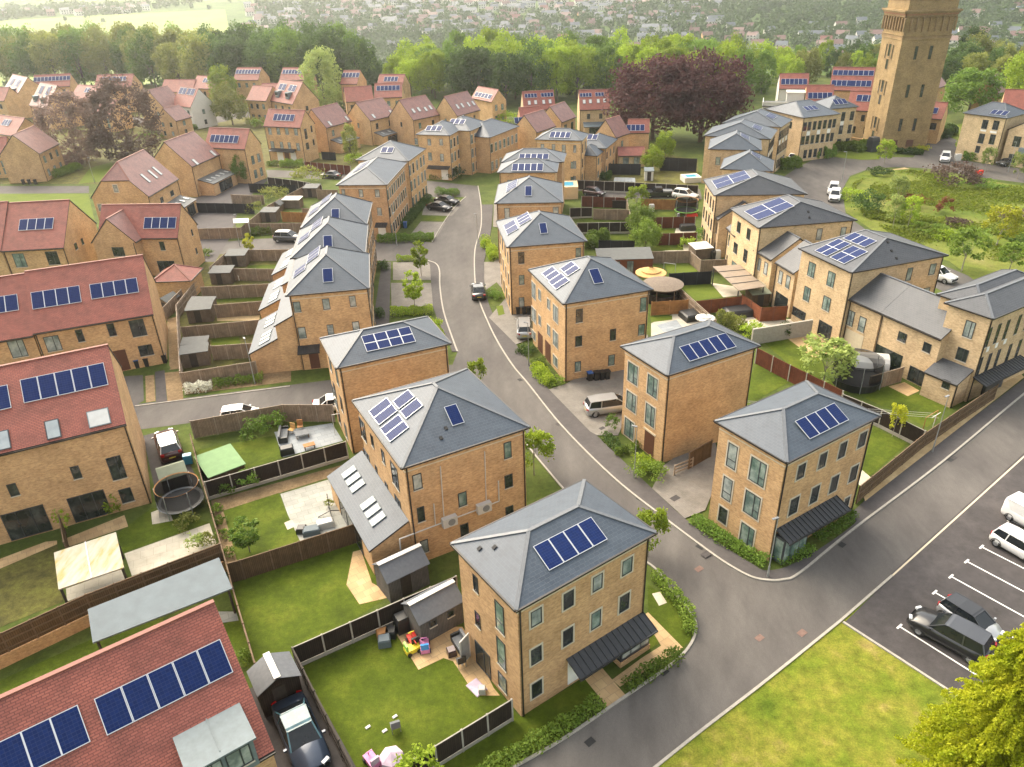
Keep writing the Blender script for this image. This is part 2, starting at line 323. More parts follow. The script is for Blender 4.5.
# ------------------------------------------------------------------ houses
_wm = {}
FACE_ROT = {'S': 0, 'W': -math.pi/2, 'N': math.pi, 'E': math.pi/2}
def win_meshes(w, h, style):
    key = (round(w/.06), round(h/.06), style)
    if key in _wm: return _wm[key]
    w, h = key[0]*.06, key[1]*.06; f = MB(); g = MB(); ft = .055
    # frame stands 4 cm proud of the brick, the glass sits back in it; origin at the opening's centre, outward is -y
    x, z = w/2, h/2
    def fr(x0, z0, x1, z1, d=.04): f.box(x0, -d, z0, x1, 0, z1, 0, skip='n')
    fr(-x, -z, -x+ft, z); fr(x-ft, -z, x, z); fr(-x+ft, -z, x-ft, -z+ft); fr(-x+ft, z-ft, x-ft, z)
    if style in ('tall', 'surround_tall', 'wide', 'surround_wide', 'doors'):
        if w > 2.2: fr(-w/6-.03, -z+ft, -w/6+.03, z-ft, .035); fr(w/6-.03, -z+ft, w/6+.03, z-ft, .035)
        elif w > .85: fr(w*.1-.03, -z+ft, w*.1+.03, z-ft, .035)
        if style in ('tall', 'surround_tall') and h > 1.5: fr(-x+ft if w < .9 else w*.1+.03, -z+h*.33-.025, x-ft, -z+h*.33+.025, .036)
    if style.startswith('surround'):
        s = .12
        f.box(-x-s, -.025, -z-s, -x, 0, z+s, 1, skip='n'); f.box(x, -.025, -z-s, x+s, 0, z+s, 1, skip='n')
        f.box(-x, -.025, -z-s, x, 0, -z, 1, skip='n'); f.box(-x, -.025, z, x, 0, z+s, 1, skip='n')
    elif style != 'doors': f.box(-x-.04, -.07, -z-.07, x+.04, 0, -z, 1, skip='n')      # sill
    g.face([(-x+.02, -.012, -z+.02), (x-.02, -.012, -z+.02), (x-.02, -.012, z-.02), (-x+.02, -.012, z-.02)])
    _wm[key] = (f.mesh('window', ['frame_dark', 'frame_pale']), {k: g.mesh('pane', k) for k in ('glass_dark', 'glass_pale', 'glass_green')})
    return _wm[key]
_sm = {}
def panel_mesh(w, h):
    key = (round(w/.05), round(h/.05))
    if key not in _sm:
        w, h = w-.02, h-.02; p = MB(); e = .035
        p.box(0, 0, .05, w, h, .10, 1, skip='')
        p.face([(e, e, .103), (w-e, e, .103), (w-e, h-e, .103), (e, h-e, .103)], 0, [(0,0),(1,0),(1,1),(0,1)])
        _sm[key] = p.mesh('solar_panel', ['solar_cell', 'solar_frame'])
    return _sm[key]
class House:
    """F: picture point of the near eaves corner (or world x, y); L, R: its neighbours along the eaves, for the direction"""
    def __init__(s, name, label, cat, F, ze, w, d, yaw=None, L=None, R=None, roof=('hip', 'x'), wall='brick', tile='slate', group=None, ov=.25, ridge='ridge', band=False, zb=0, pipe='SW', vents=()):
        if len(F) == 3: Fw = np.array(F)      # already a place
        else: Fw = at(*F, ze)
        if yaw is None:
            if L is not None and (R is None):
                q = at(*L, ze)-Fw; yaw = math.degrees(math.atan2(q[1], q[0]))-90
                if d is None: d = np.hypot(q[0], q[1])
            else:
                q = at(*R, ze)-Fw; yaw = math.degrees(math.atan2(q[1], q[0]))
                if w is None: w = np.hypot(q[0], q[1])
                if d is None: q2 = at(*L, ze)-Fw; d = abs(-math.sin(R_(yaw))*q2[0]+math.cos(R_(yaw))*q2[1])
        s.F = Fw; s.yaw = math.radians(yaw); s.w, s.d, s.ze, s.ov = w, d, ze, ov
        s.b = np.array([math.cos(s.yaw), math.sin(s.yaw), 0]); s.a = np.array([-s.b[1], s.b[0], 0])
        s.root = thing(name, label, cat, (Fw[0], Fw[1], 0), s.yaw, group)
        s.wallm, s.tile, s.rm = wall, tile, ridge
        kindr = roof[0]; W = MB(); RF = MB(); RC = MB(); G = MB(); o = ov; th = .16
        s.planes = {}; s.inset = {k: o for k in 'SWNE'}
        def wallq(p, q, z1): W.face([(p[0],p[1],zb),(q[0],q[1],zb),(q[0],q[1],z1),(p[0],p[1],z1)])
        def roofpoly(tag_, pts, eave):         # eave: unit vector along the eaves
            e = Vector(eave); n = (Vector(pts[1])-Vector(pts[0])).cross(Vector(pts[2])-Vector(pts[0])).normalized(); up = n.cross(e)
            RF.face(pts, 0, [((Vector(p)-Vector(pts[0])).dot(e), (Vector(p)-Vector(pts[0])).dot(up)) for p in pts])
            if tag_: s.planes[tag_] = (Vector(pts[0]), e, up, n)
        def gut(p, q, z): G.beam(p, q, .11, .12)
        if kindr == 'hip':
            ax = roof[1]; m = min(w, d)/2; t = roof[2] if len(roof) > 2 else m; rise = roof[3] if len(roof) > 3 else m*math.tan(R_(24.5))
            for p, q in (((o,o),(w-o,o)),((w-o,o),(w-o,d-o)),((w-o,d-o),(o,d-o)),((o,d-o),(o,o))): wallq(p, q, ze-.03)
            z = ze+.02; A, B, C, D = (0,0,z),(w,0,z),(w,d,z),(0,d,z)
            if ax == 'x':
                P, Q = (t, d/2, z+rise), (w-t, d/2, z+rise)
                roofpoly('S', [A,B,Q,P], (1,0,0)); roofpoly('E', [B,C,Q], (0,1,0)); roofpoly('N', [C,D,P,Q], (-1,0,0)); roofpoly('W', [D,A,P], (0,-1,0))
                hips = [(A,P),(D,P),(B,Q),(C,Q)]
            else:
                P, Q = (w/2, t, z+rise), (w/2, d-t, z+rise)
                roofpoly('S', [A,B,P], (1,0,0)); roofpoly('E', [B,C,Q,P], (0,1,0)); roofpoly('N', [C,D,Q], (-1,0,0)); roofpoly('W', [D,A,P,Q], (0,-1,0))
                hips = [(A,P),(B,P),(C,Q),(D,Q)]
            RF.face([(0,0,ze-.02),(0,d,ze-.02),(w,d,ze-.02),(w,0,ze-.02)], 1)   # soffit
            for p, q in ((A,B),(B,C),(C,D),(D,A)): RF.face([(p[0],p[1],ze-.02),(q[0],q[1],ze-.02),q,p], 1)
            for p, q in hips+([(P,Q)] if (Vector(P)-Vector(Q)).length > .3 else []): RC.beam(Vector(p)+Vector((0,0,.01)), Vector(q)+Vector((0,0,.01)), .22, .07)
            for p, q in (((-.06,-.06),(w+.06,-.06)),((w+.06,0),(w+.06,d+.06)),((w,d+.06),(-.06,d+.06)),((-.06,d),(-.06,0))): G.beam((*p, ze-.03), (*q, ze-.03), .10, .12)
        elif kindr == 'gable':
            ax, rise = roof[1], roof[2]; og = .06
            half = roof[3] if len(roof) > 3 else None        # half hip length on the W / S end
            if ax == 'x':
                s.inset['W'] = s.inset['E'] = og; hw = d/2; sl = rise/hw; zw = ze+o*sl-th-.04; za = ze+rise-th-.04
                x0, x1, y0, y1 = og, w-og, o, d-o
                wallq((x0,y0),(x1,y0),zw); wallq((x1,y1),(x0,y1),zw)
                for x, fl in ((x0,1),(x1,0)):
                    pts = [(x,y0,zb),(x,y1,zb),(x,y1,zw),(x,hw,za),(x,y0,zw)]; W.face(pts[::-1] if fl else pts)
                A,B,C,D = (0,0,ze),(w,0,ze),(w,d,ze),(0,d,ze); P,Q = (0,hw,ze+rise),(w,hw,ze+rise)
                if half:
                    P2 = (half, hw, ze+rise); k = .52; u1 = (0, hw*k, ze+rise*k); u2 = (0, d-hw*k, ze+rise*k)
                    roofpoly('S', [A,B,Q,P2,u1], (1,0,0)); roofpoly('N', [C,D,u2,P2,Q], (-1,0,0)); roofpoly('W', [u2,u1,P2], (0,-1,0)); P = P2
                    W.f[-2:]; RC.beam(u1, P2, .2, .07); RC.beam(u2, P2, .2, .07)
                else: roofpoly('S', [A,B,Q,P], (1,0,0)); roofpoly('N', [C,D,P,Q], (-1,0,0))
            else:
                s.inset['S'] = s.inset['N'] = og; hw = w/2; sl = rise/hw; zw = ze+o*sl-th-.04; za = ze+rise-th-.04
                x0, x1, y0, y1 = o, w-o, og, d-og
                wallq((x1,y0),(x1,y1),zw); wallq((x0,y1),(x0,y0),zw)
                for y, fl in ((y0,0),(y1,1)):
                    pts = [(x0,y,zb),(x1,y,zb),(x1,y,zw),(hw,y,za),(x0,y,zw)]; W.face(pts[::-1] if fl else pts)
                A,B,C,D = (0,0,ze),(w,0,ze),(w,d,ze),(0,d,ze); P,Q = (hw,0,ze+rise),(hw,d,ze+rise)
                if half:
                    P2 = (hw, half, ze+rise); k = .52; u1 = (hw*k, 0, ze+rise*k); u2 = (w-hw*k, 0, ze+rise*k)
                    roofpoly('E', [B,C,Q,P2,u2], (0,1,0)); roofpoly('W', [D,A,u1,P2,Q], (0,-1,0)); roofpoly('S', [u1,u2,P2], (1,0,0)); P = P2
                    RC.beam(u1, P2, .2, .07); RC.beam(u2, P2, .2, .07)
                else: roofpoly('E', [B,C,Q,P], (0,1,0)); roofpoly('W', [D,A,P,Q], (0,-1,0))
            if half:           # cut the gable wall below the half hip
                fi = 2 if ax == 'x' else 2
                k = .5; f = W.f[fi]; pts = [W.v[i] for i in f]; top = max(range(5), key=lambda i: pts[i][2]); pr, nx = pts[top-1], pts[(top+1) % 5]
                lerp = lambda p, q, t_: tuple(p[i]+(q[i]-p[i])*t_ for i in range(3))
                new = pts[:top]+[lerp(pr, pts[top], k), lerp(nx, pts[top], k)]+pts[top+1:]
                i0 = len(W.v); W.v += new; W.f[fi] = tuple(range(i0, i0+6)); W.uv[fi] = [(0,0)]*6
            # underside and edges of the slab
            n0 = len(RF.f)
            dn = lambda p: (p[0], p[1], p[2]-th)
            for f_ in list(range(n0)):
                pts = [RF.v[i] for i in RF.f[f_]]
                RF.face([dn(p) for p in pts[::-1]], 1)
                for p, q in zip(pts, pts[1:]+pts[:1]):
                    RF.face([dn(p), dn(q), q, p], 1)
            RC.beam(P, Q, .24, .07)
            if ax == 'x':
                G.beam((0,-.05,ze-.12),(w,-.05,ze-.12),.10,.11); G2 = MB(); G2.beam((0,d+.05,ze-.12),(w,d+.05,ze-.12),.10,.11)
            else:
                G.beam((-.05,0,ze-.12),(-.05,d,ze-.12),.10,.11); G2 = MB(); G2.beam((w+.05,0,ze-.12),(w+.05,d,ze-.12),.10,.11)
        elif kindr == 'mono':                  # roof['mono', low side, rise]
            lo, rise = roof[1], roof[2]; zz = {'S': lambda x, y: ze+rise*y/d, 'N': lambda x, y: ze+rise*(1-y/d), 'W': lambda x, y: ze+rise*x/w, 'E': lambda x, y: ze+rise*(1-x/w)}[lo]
            cs = [(0,0),(w,0),(w,d),(0,d)]; wi = [(.1,.1),(w-.1,.1),(w-.1,d-.1),(.1,d-.1)]
            for k in 'SWNE': s.inset[k] = .1
            for i in range(4):
                p, q = wi[i], wi[(i+1) % 4]; W.face([(*p,zb),(*q,zb),(*q,zz(*q)-th-.03),(*p,zz(*p)-th-.03)])
            e = {'S': (1,0,0), 'N': (-1,0,0), 'W': (0,-1,0), 'E': (0,1,0)}[lo]; st = {'S': 0, 'E': 1, 'N': 2, 'W': 3}[lo]
            cs = cs[st:]+cs[:st]; pts = [(x, y, zz(x, y)) for x, y in cs]; roofpoly(lo, pts, e)
            dn = lambda p: (p[0], p[1], p[2]-th); RF.face([dn(p) for p in pts[::-1]], 1)
            for p, q in zip(pts, pts[1:]+pts[:1]): RF.face([dn(p), dn(q), q, p], 1)
            G.beam(Vector(pts[0])+Vector((0,0,-.08)), Vector(pts[1])+Vector((0,0,-.08)), .12, .1)
        s.walls = W.build('wall', wall, s.root)
        s.roof = RF.build('roof', [tile, 'gutter'], s.root)
        if RC.v: RC.build('ridge_tile', ridge, s.roof)
        if G.v: G.build('gutter', 'gutter', s.roof)
        if kindr == 'gable': G2.build('gutter', 'gutter', s.roof)
        P = MB(); o = s.inset
        for c in pipe.split():
            x, y = {'SW': (o['W']+.12, o['S']-.06), 'SE': (w-o['E']-.12, o['S']-.06), 'NW': (o['W']-.06, d-o['N']-.12), 'WS': (o['W']-.06, o['S']+.15)}[c]
            if kindr == 'gable' and False: pass
            P = MB(); P.tube((x, y, zb), (x, y, ze-.1), .05, n=6); P.build('downpipe', 'gutter', s.root)
        if band:
            bb = MB(); i_ = s.inset
            zc = ze-.62
            bb.box(i_['W']-.02, i_['S']-.02, zc, w-i_['E']+.02, i_['S'], zc+.09, skip='n'); bb.box(i_['W']-.02, i_['S'], zc, i_['W'], d-i_['N'], zc+.09, skip='e')
            bb.build('string_course', 'stone_band', s.root)
        for pl, u, v in vents: s.vent(pl, u, v)
    # a picture point on a wall -> (along, height)
    def onwall(s, f, px, py):
        i = s.inset[f]
        P0, n, dr, off = {'S': (s.F+s.a*i, -s.a, s.b, 0), 'W': (s.F+s.b*i, -s.b, s.a, 0), 'E': (s.F+s.b*(s.w-i), s.b, s.a, 0), 'N': (s.F+s.a*(s.d-i), s.a, s.b, 0)}[f]
        P0 = np.array([P0[0], P0[1], 0]); X = hit(px, py, P0, n); return float(np.dot(X-P0, dr)), float(X[2])
    def place(s, f, u, z, out=.0):
        i = s.inset[f]
        return {'S': (u, i-out, z), 'W': (i-out, u, z), 'E': (s.w-i+out, u, z), 'N': (u, s.d-i+out, z)}[f]
    def win(s, f, u, z, w, h, style='plain', glass=None, name='window', label=None):
        fm, pm = win_meshes(w, h, style)
        o = link(name, fm, s.root, s.place(f, u, z, .004), FACE_ROT[f])
        if label: o['label'] = label
        link('pane', pm[glass or random.choice(['glass_dark', 'glass_pale', 'glass_green'])], o); return o
    def wins(s, f, t, rects, style='plain', glass=None, name='window', minw=.4):
        for r in rects:
            xm, ym = (r[0]+r[2])/2, (r[1]+r[3])/2; m = s.onwall(f, *t(xm, ym))
            a, b = s.onwall(f, *t(r[0], ym)), s.onwall(f, *t(r[2], ym)); c, d = s.onwall(f, *t(xm, r[1])), s.onwall(f, *t(xm, r[3]))
            w = max(minw, abs(b[0]-a[0])-abs(c[0]-d[0])*.5); h = max(.9, abs(c[1]-d[1])-abs(a[1]-b[1])*.8)
            st = r[4] if len(r) > 4 else style; g = r[5] if len(r) > 5 else glass
            z = max(m[1], h/2+.1)
            s.win(f, m[0], z, w, h, st, g, 'french_doors' if st == 'doors' else name)
    def grid(s, f, us, zs, w, h, style='plain', glass=None, skip=()):
        L = s.w if f in 'SN' else s.d
        for j, z in enumerate(zs):
            for i, u in enumerate(us):
                if (i, j) not in skip: s.win(f, u*L, z, w, h, style, glass)
    def plane_world(s, pl):
        M = s.root.matrix_basis if False else Matrix.Translation(s.root.location) @ Matrix.Rotation(s.yaw, 4, 'Z')
        p, e, u, n = s.planes[pl]; R3 = M.to_3x3(); return M @ p, R3 @ e, R3 @ u, R3 @ n
    def onroof(s, pl, px, py):
        p, e, u, n = s.plane_world(pl); X = Vector(hit(px, py, np.array(p), np.array(n))); return (X-p).dot(e), (X-p).dot(u)
    def roofmat_(s, pl, x, y, lift=0.):
        p, e, u, n = s.planes[pl]; o = p+e*x+u*y+n*lift
        return Matrix(((e.x,u.x,n.x,o.x),(e.y,u.y,n.y,o.y),(e.z,u.z,n.z,o.z),(0,0,0,1)))
    def solar(s, pl, A, B, C, n, rows=1, tilt=0):
        """A low start, B low end along the eaves, C the upper end above B (picture points); n panels along, rows up"""
        a, b, c = [s.onroof(pl, *q) for q in (A, B, C)]
        x0 = min(a[0], b[0]); L = abs(b[0]-a[0]); h = abs(c[1]-(b[1])); y0 = (a[1]+b[1])/2
        me = panel_mesh(L/n, h/rows)
        for r in range(rows):
            for k in range(n):
                o = link('solar_panel', me, s.root); M = s.roofmat_(pl, x0+k*L/n, y0+r*h/rows)
                if tilt: M = M @ Matrix.Rotation(R_(tilt), 4, 'X')
                o.matrix_local = M
    def solar_c(s, pl, C, w, h, n=1, rows=1, tilt=0, dx=0, dy=0):
        x, y = s.onroof(pl, *C) if C else (dx, dy); me = panel_mesh(w, h)
        for r in range(rows):
            for k in range(n):
                o = link('solar_panel', me, s.root); M = s.roofmat_(pl, x-w*n/2+k*w, y-h*rows/2+r*h)
                if tilt: M = M @ Matrix.Rotation(R_(tilt), 4, 'X')
                o.matrix_local = M
    def sky(s, pl, C, w=.8, h=1.15, blind=True):
        x, y = s.onroof(pl, *C)
        k = ('sky', round(w, 1), round(h, 1), blind)
        if k not in _sm:
            f = MB(); e = .07; f.box(-w/2, -h/2, .01, w/2, h/2, .08, 0, skip='b'); g = MB()
            g.face([(-w/2+e, -h/2+e, .083), (w/2-e, -h/2+e, .083), (w/2-e, h/2-e, .083), (-w/2+e, h/2-e, .083)])
            _sm[k] = (f.mesh('skylight', 'lead' if blind else 'frame_dark'), g.mesh('pane', 'skylight_blind' if blind else 'skylight_glass'))
        o = link('skylight', _sm[k][0], s.root); o.matrix_local = s.roofmat_(pl, x, y); link('pane', _sm[k][1], o)
    def vent(s, pl, px, py):
        x, y = s.onroof(pl, px, py)
        if 'vent' not in _sm:
            f = MB(); f.box(-.11, -.13, 0, .11, .13, .08); _sm['vent'] = f.mesh('roof_vent', 'rubber')
        o = link('roof_vent', _sm['vent'], s.root); o.matrix_local = s.roofmat_(pl, x, y)
    def canopy(s, f, u0, u1, z, depth=1.15, drop=.45, mat='seam_metal'):
        c = MB(); L = u1-u0; t = .09
        pts = [(0, 0, z), (L, 0, z), (L, -depth, z-drop), (0, -depth, z-drop)]
        c.face([pts[3], pts[2], pts[1], pts[0]]); c.face([(p[0], p[1], p[2]-t) for p in pts])
        for p, q in zip(pts, pts[1:]+pts[:1]): c.face([p, q, (q[0],q[1],q[2]-t), (p[0],p[1],p[2]-t)])
        k = 0.
        while k <= L+.01: c.beam((k, -.01, z+.02), (k, -depth, z-drop+.02), .035, .05); k += L/round(L/.42)
        c.box(-.03, -depth-.09, z-drop-.12, L+.03, -depth, z-drop-.01)
        # origin: for W the wall runs the other way
        if f == 'S': loc = s.place('S', u0, 0)
        elif f == 'W': loc = s.place('W', u1, 0)
        else: loc = s.place('E', u0, 0)
        return c.build('canopy', mat, s.root, loc=loc, rz=FACE_ROT[f])
    def block(s, name, mat, f, u0, u1, z0, z1, out, parent=None):
        b = MB(); b.box(0, -out, z0, u1-u0, 0, z1, skip='n')
        return b.build(name, mat, parent or s.root, loc=s.place(f, u0 if f in 'SE' else u1, 0), rz=FACE_ROT[f])
R_ = math.radians
# ------------------------------------------------------------------ foliage
def leaf_cloud(pts, size, rng, up=.35, jit=.6):
    """leaf-sized quads at pts, turned every way"""
    n = len(pts)
    nrm = rng.normal(size=(n, 3)); nrm[:, 2] += up; nrm /= np.linalg.norm(nrm, axis=1)[:, None]
    t = np.cross(nrm, rng.normal(size=(n, 3))); t /= np.linalg.norm(t, axis=1)[:, None]; b = np.cross(nrm, t)
    s = size*(1-jit/2+jit*rng.random(n))[:, None]; t = t*s; b = b*s*.62
    V = np.stack([pts-t, pts-b*.9+t*.1, pts+t, pts+b*.9+t*.1], 1).reshape(-1, 3)
    return V
def leaves_mesh(name, V, mat):
    n = len(V)//4; me = bpy.data.meshes.new(name); me.vertices.add(n*4); me.vertices.foreach_set('co', V.astype(np.float32).ravel())
    me.loops.add(n*4); me.loops.foreach_set('vertex_index', np.arange(n*4)); me.polygons.add(n)
    me.polygons.foreach_set('loop_start', np.arange(0, n*4, 4)); me.polygons.foreach_set('loop_total', np.full(n, 4))
    me.materials.append(M_(mat)); me.update(calc_edges=True); return me
def crown_pts(rng, rx, rz, zc, ncl, nleaf, cl=.34, kindc='round', low=-.75):
    """leaf positions: clumps spread over an uneven crown, denser towards the shell, gaps between"""
    C = []
    while len(C) < ncl:
        v = rng.normal(size=3); v /= np.linalg.norm(v); r = .45+.55*rng.random()**.5
        if v[2] < low: continue
        p = v*r
        if kindc == 'cone': p[2] = rng.random()**1.3*2-1; k = (1-p[2])/2*.95+.08; a = rng.random()*6.283; q = k*(.55+.45*rng.random()); p[0], p[1] = q*math.cos(a), q*math.sin(a)
        if kindc == 'column': a = rng.random()*6.283; p[2] = rng.random()*2-1; k = .75+.25*rng.random(); e = math.sqrt(max(.06, 1-abs(p[2])**2.6)); p[0], p[1] = k*e*math.cos(a), k*e*math.sin(a)
        C.append(p*np.array([1, 1, 1]))
    C = np.array(C); rad = cl*(.55+.8*rng.random(ncl))
    k = rng.integers(0, ncl, nleaf); off = rng.normal(size=(nleaf, 3)); off /= np.linalg.norm(off, axis=1)[:, None]
    off *= (rad[k]*rng.random(nleaf)**.45)[:, None]; off[:, 2] *= .75
    P = C[k]+off; P *= np.array([rx, rx, rz]); P[:, 2] += zc
    return P, C*np.array([rx, rx, rz])+np.array([0, 0, zc])
def trunk_mb(rng, h, r, zc, clumps, n=6, limbs=7):
    m = MB(); top = zc+.25*(h-zc); m.tube((0,0,-.1), (0,0,zc*.55), r*1.15, r*.8, 7); m.tube((0,0,zc*.55), (0,0,top), r*.8, r*.25, 6)
    for i in rng.permutation(len(clumps))[:limbs]:
        c = clumps[i]; z0 = min(zc*.5+rng.random()*zc*.4, top); m.tube((0,0,z0), tuple(c), r*.35, r*.06, 5)
    return m
_tree = {}
def tree_proto(key, h, rx, mat, nleaf, leaf, kindc='round', ncl=60, base=.22, trunk_r=.2, seed=1, bark='bark', cl=.34):
    rng = np.random.default_rng(seed); rz = h*(1-base)/2; zc = h-rz
    P, C = crown_pts(rng, rx, rz, zc, ncl, nleaf, cl, kindc)
    me = leaves_mesh('crown', leaf_cloud(P, leaf, rng), mat)
    tm = trunk_mb(rng, h, trunk_r, max(zc-rz*.45, .4) if kindc != 'round' else zc-rz*.3, C).mesh('trunk', bark)
    _tree[key] = (me, tm, h)
def tree(key, name, label, cat, loc, h=None, group=None, mat=None, sx=1.):
    me, tm, h0 = _tree[key]; k = (h or h0)/h0
    r = thing(name, label, cat, loc, random.random()*6.28, group); r.scale = (k*sx, k*sx, k)
    if mat:
        mk = (key, mat)
        if mk not in _tree: m2 = me.copy(); m2.materials[0] = M_(mat); _tree[mk] = m2
        me = _tree[mk]
    link('crown', me, r); link('trunk', tm, r); return r
def hedge(name, label, cat, pts, wd, h, mat='leaf_shrub', leaf=.09, dens=260, group=None, z0=0.):
    """a clipped or loose run of leaves along pts (places on the ground)"""
    rng = np.random.default_rng(int(abs(pts[0][0]*97+pts[0][1]*31)) % 9999); V = []
    pts = [np.array(p[:2]) for p in pts]
    for a, b in zip(pts, pts[1:]):
        L = np.linalg.norm(b-a); n = int(dens*max(L, .3)*wd*h/leaf*.09)+40; d = (b-a)/L; s = np.array([-d[1], d[0]])
        t = rng.random(n)*L; ph = np.sin(t*2.1+rng.random()*6)*.12+np.sin(t*5.3)*.08
        an = rng.random(n)*math.pi; rr = rng.random(n)**.35
        y = np.cos(an)*rr*wd/2*(1+ph); z = z0+np.abs(np.sin(an))**.6*rr*h*(1+ph)
        V.append(np.stack([a[0]+d[0]*t+s[0]*y, a[1]+d[1]*t+s[1]*y, z], 1))
    P = np.concatenate(V); c = P.mean(0); c[2] = 0
    me = leaves_mesh('foliage', leaf_cloud(P-c, leaf, rng, .5), mat)
    return tag(link(name, me, None, tuple(c)), label, cat, group)
def bush(name, label, loc, rx, h, mat='leaf_shrub', leaf=.1, n=700, group=None, cat='shrub'):
    rng = np.random.default_rng(int(abs(loc[0]*131+loc[1]*57)) % 9999)
    P, C = crown_pts(rng, rx, h*.52, h*.46, 22, n, .42, 'round', -.5); P[:, 2] = np.abs(P[:, 2])
    me = leaves_mesh('foliage', leaf_cloud(P, leaf, rng, .4), mat); return tag(link(name, me, None, (loc[0], loc[1], loc[2] if len(loc) > 2 else 0)), label, cat, group)
# ------------------------------------------------------------------ fences
_fm = {}
FST = {'grey': ('b_grey', 'wood_grey', 0, .03), 'brown': ('b_brown', 'wood_brown', 0, .03), 'dark': ('b_dark', 'concrete', .3, .05), 'red': ('b_red', 'concrete', .0, .05),
       'black': ('b_black', 'wood_black', 0, .03), 'orange': ('b_orange', 'wood_orange', 0, .04), 'redlie': ('b_redlie', 'wood_red', 0, .04), 'rails': ('b_grey', 'wood_grey', 0, .0), 'darkwood': ('b_dark', 'wood_dark', 0, .03)}
def fence(label, pts, style='grey', h=1.8, bay=1.85, name='fence', group=None, side=1):
    """pts: places on the ground; one fence with a panel and a post per bay"""
    bm_, pm_, grav, prd = FST[style]; p0 = np.array(pts[0][:2]); r = thing(name, label, 'fence', (p0[0], p0[1], 0), 0, group)
    for a, b in zip(pts, pts[1:]):
        a, b = np.array(a[:2]), np.array(b[:2]); L = np.linalg.norm(b-a); n = max(1, round(L/bay)); w = L/n; an = math.atan2(*(b-a)[::-1])
        k = (style, round(w, 2), h, side)
        if k not in _fm:
            P = MB(); g = grav if grav else 0.
            P.box(.05, -.02, .03+g, w-.05, .02, h-.03, 0)
            if g: P.box(.05, -.025, -.05, w-.05, .025, g, 1)
            if style in ('grey', 'brown', 'rails', 'darkwood'):
                for z in (.3, .95, 1.55) if h > 1.5 else (.25, .7): P.box(.05, side*.02 if side > 0 else -.065, z*h/1.8, w-.05, .065 if side > 0 else -.02, z*h/1.8+.09, 1)
                P.box(.05, -.035, h-.03, w-.05, .035, h, 1)
            if style in ('dark', 'red'): P.box(.05, -.03, h-.03, w-.05, .03, h+.01, 1 if style == 'dark' else 0)
            Q = MB(); Q.box(-.05, -.055, -.1, .05, .055, h+.04, 0)
            _fm[k] = (P.mesh('fence_panel', [bm_, pm_]), Q.mesh('fence_post', pm_))
        P, Q = _fm[k]
        for i in range(n):
            c = a+(b-a)*i/n-p0; link('fence_post', Q, r, (c[0], c[1], 0), an); link('fence_panel', P, r, (c[0], c[1], 0), an)
    c = np.array(pts[-1][:2])-p0; link('fence_post', Q, r, (c[0], c[1], 0), an)
    return r
def rail_fence(label, pts, h=1.1, mat='wood_brown', bay=1.8):
    p0 = np.array(pts[0][:2]); r = thing('post_and_rail_fence', label, 'fence', (*p0, 0))
    for a, b in zip(pts, pts[1:]):
        a, b = np.array(a[:2])-p0, np.array(b[:2])-p0; n = max(1, round(np.linalg.norm(b-a)/bay))
        for i in range(n+1):
            c = a+(b-a)*i/n; q = MB(); q.box(c[0]-.06, c[1]-.06, 0, c[0]+.06, c[1]+.06, h); q.build('fence_post', mat, r)
        for z in (.3, .65, 1.0): q = MB(); q.beam((a[0], a[1], z*h/1.1), (b[0], b[1], z*h/1.1), .05, .14); q.build('rail', mat, r)
    return r
# ------------------------------------------------------------------ cars
def smooth_loft(secs):
    """secs: list of (y, [(x, z) half outline from bottom centre to top centre])"""
    m = MB(); rings = []
    for y, half in secs:
        pts = [(x, y, z) for x, z in half]+[(-x, y, z) for x, z in half[::-1]]
        rings.append(pts)
    for A, B in zip(rings, rings[1:]):
        n = len(A)
        for k in range(n):
            q = [A[k], A[(k+1) % n], B[(k+1) % n], B[k]]
            m.face(q)
    m.face(rings[0][::-1]); m.face(rings[-1]); return m
def wheel_meshes():
    t = MB(); t.lathe([(.19, -.10), (.30, -.105), (.325, -.06), (.325, .06), (.30, .105), (.19, .10)], 20)
    M = Matrix.Rotation(math.pi/2, 4, 'Y'); t.v = [tuple(M @ Vector(p)) for p in t.v]
    r = MB(); r.lathe([(0, .085), (.06, .09), (.19, .075), (.2, .10)], 12)
    for k in range(5):
        a = k*2*math.pi/5; r.box(-.02, .05, .075, .02, .185, .098, 0, Matrix.Rotation(a, 4, 'Z'))
    r2 = MB(); r2.v = [tuple(M @ Vector(p)) for p in r.v]; r2.f, r2.m, r2.uv = r.f, r.m, r.uv
    return t.mesh('tyre', 'rubber', True, True), r2.mesh('rim', 'alloy')
CARS = {}
TYRE, RIM = wheel_meshes()
PROF = {   # length, width, roof profile (y from rear 0 to front 1, body top z, glass top z, kind)
 'hatch': dict(L=4.1, W=1.76, belt=.92, top=1.47, hood=.88, r0=.02, r1=.13, w0=.56, w1=.74, rear=.98),
 'small': dict(L=3.6, W=1.64, belt=.93, top=1.48, hood=.92, r0=.02, r1=.10, w0=.60, w1=.80, rear=1.0),
 'saloon': dict(L=4.6, W=1.82, belt=.92, top=1.43, hood=.87, r0=.13, r1=.30, w0=.55, w1=.72, rear=.98),
 'suv': dict(L=4.6, W=1.88, belt=1.05, top=1.68, hood=1.03, r0=.02, r1=.10, w0=.56, w1=.72, rear=1.08),
 'mpv': dict(L=4.5, W=1.82, belt=1.0, top=1.62, hood=.95, r0=.02, r1=.09, w0=.66, w1=.86, rear=1.05),
 'van': dict(L=4.9, W=1.92, belt=1.1, top=1.95, hood=1.08, r0=.01, r1=.03, w0=.70, w1=.86, rear=1.9),
}
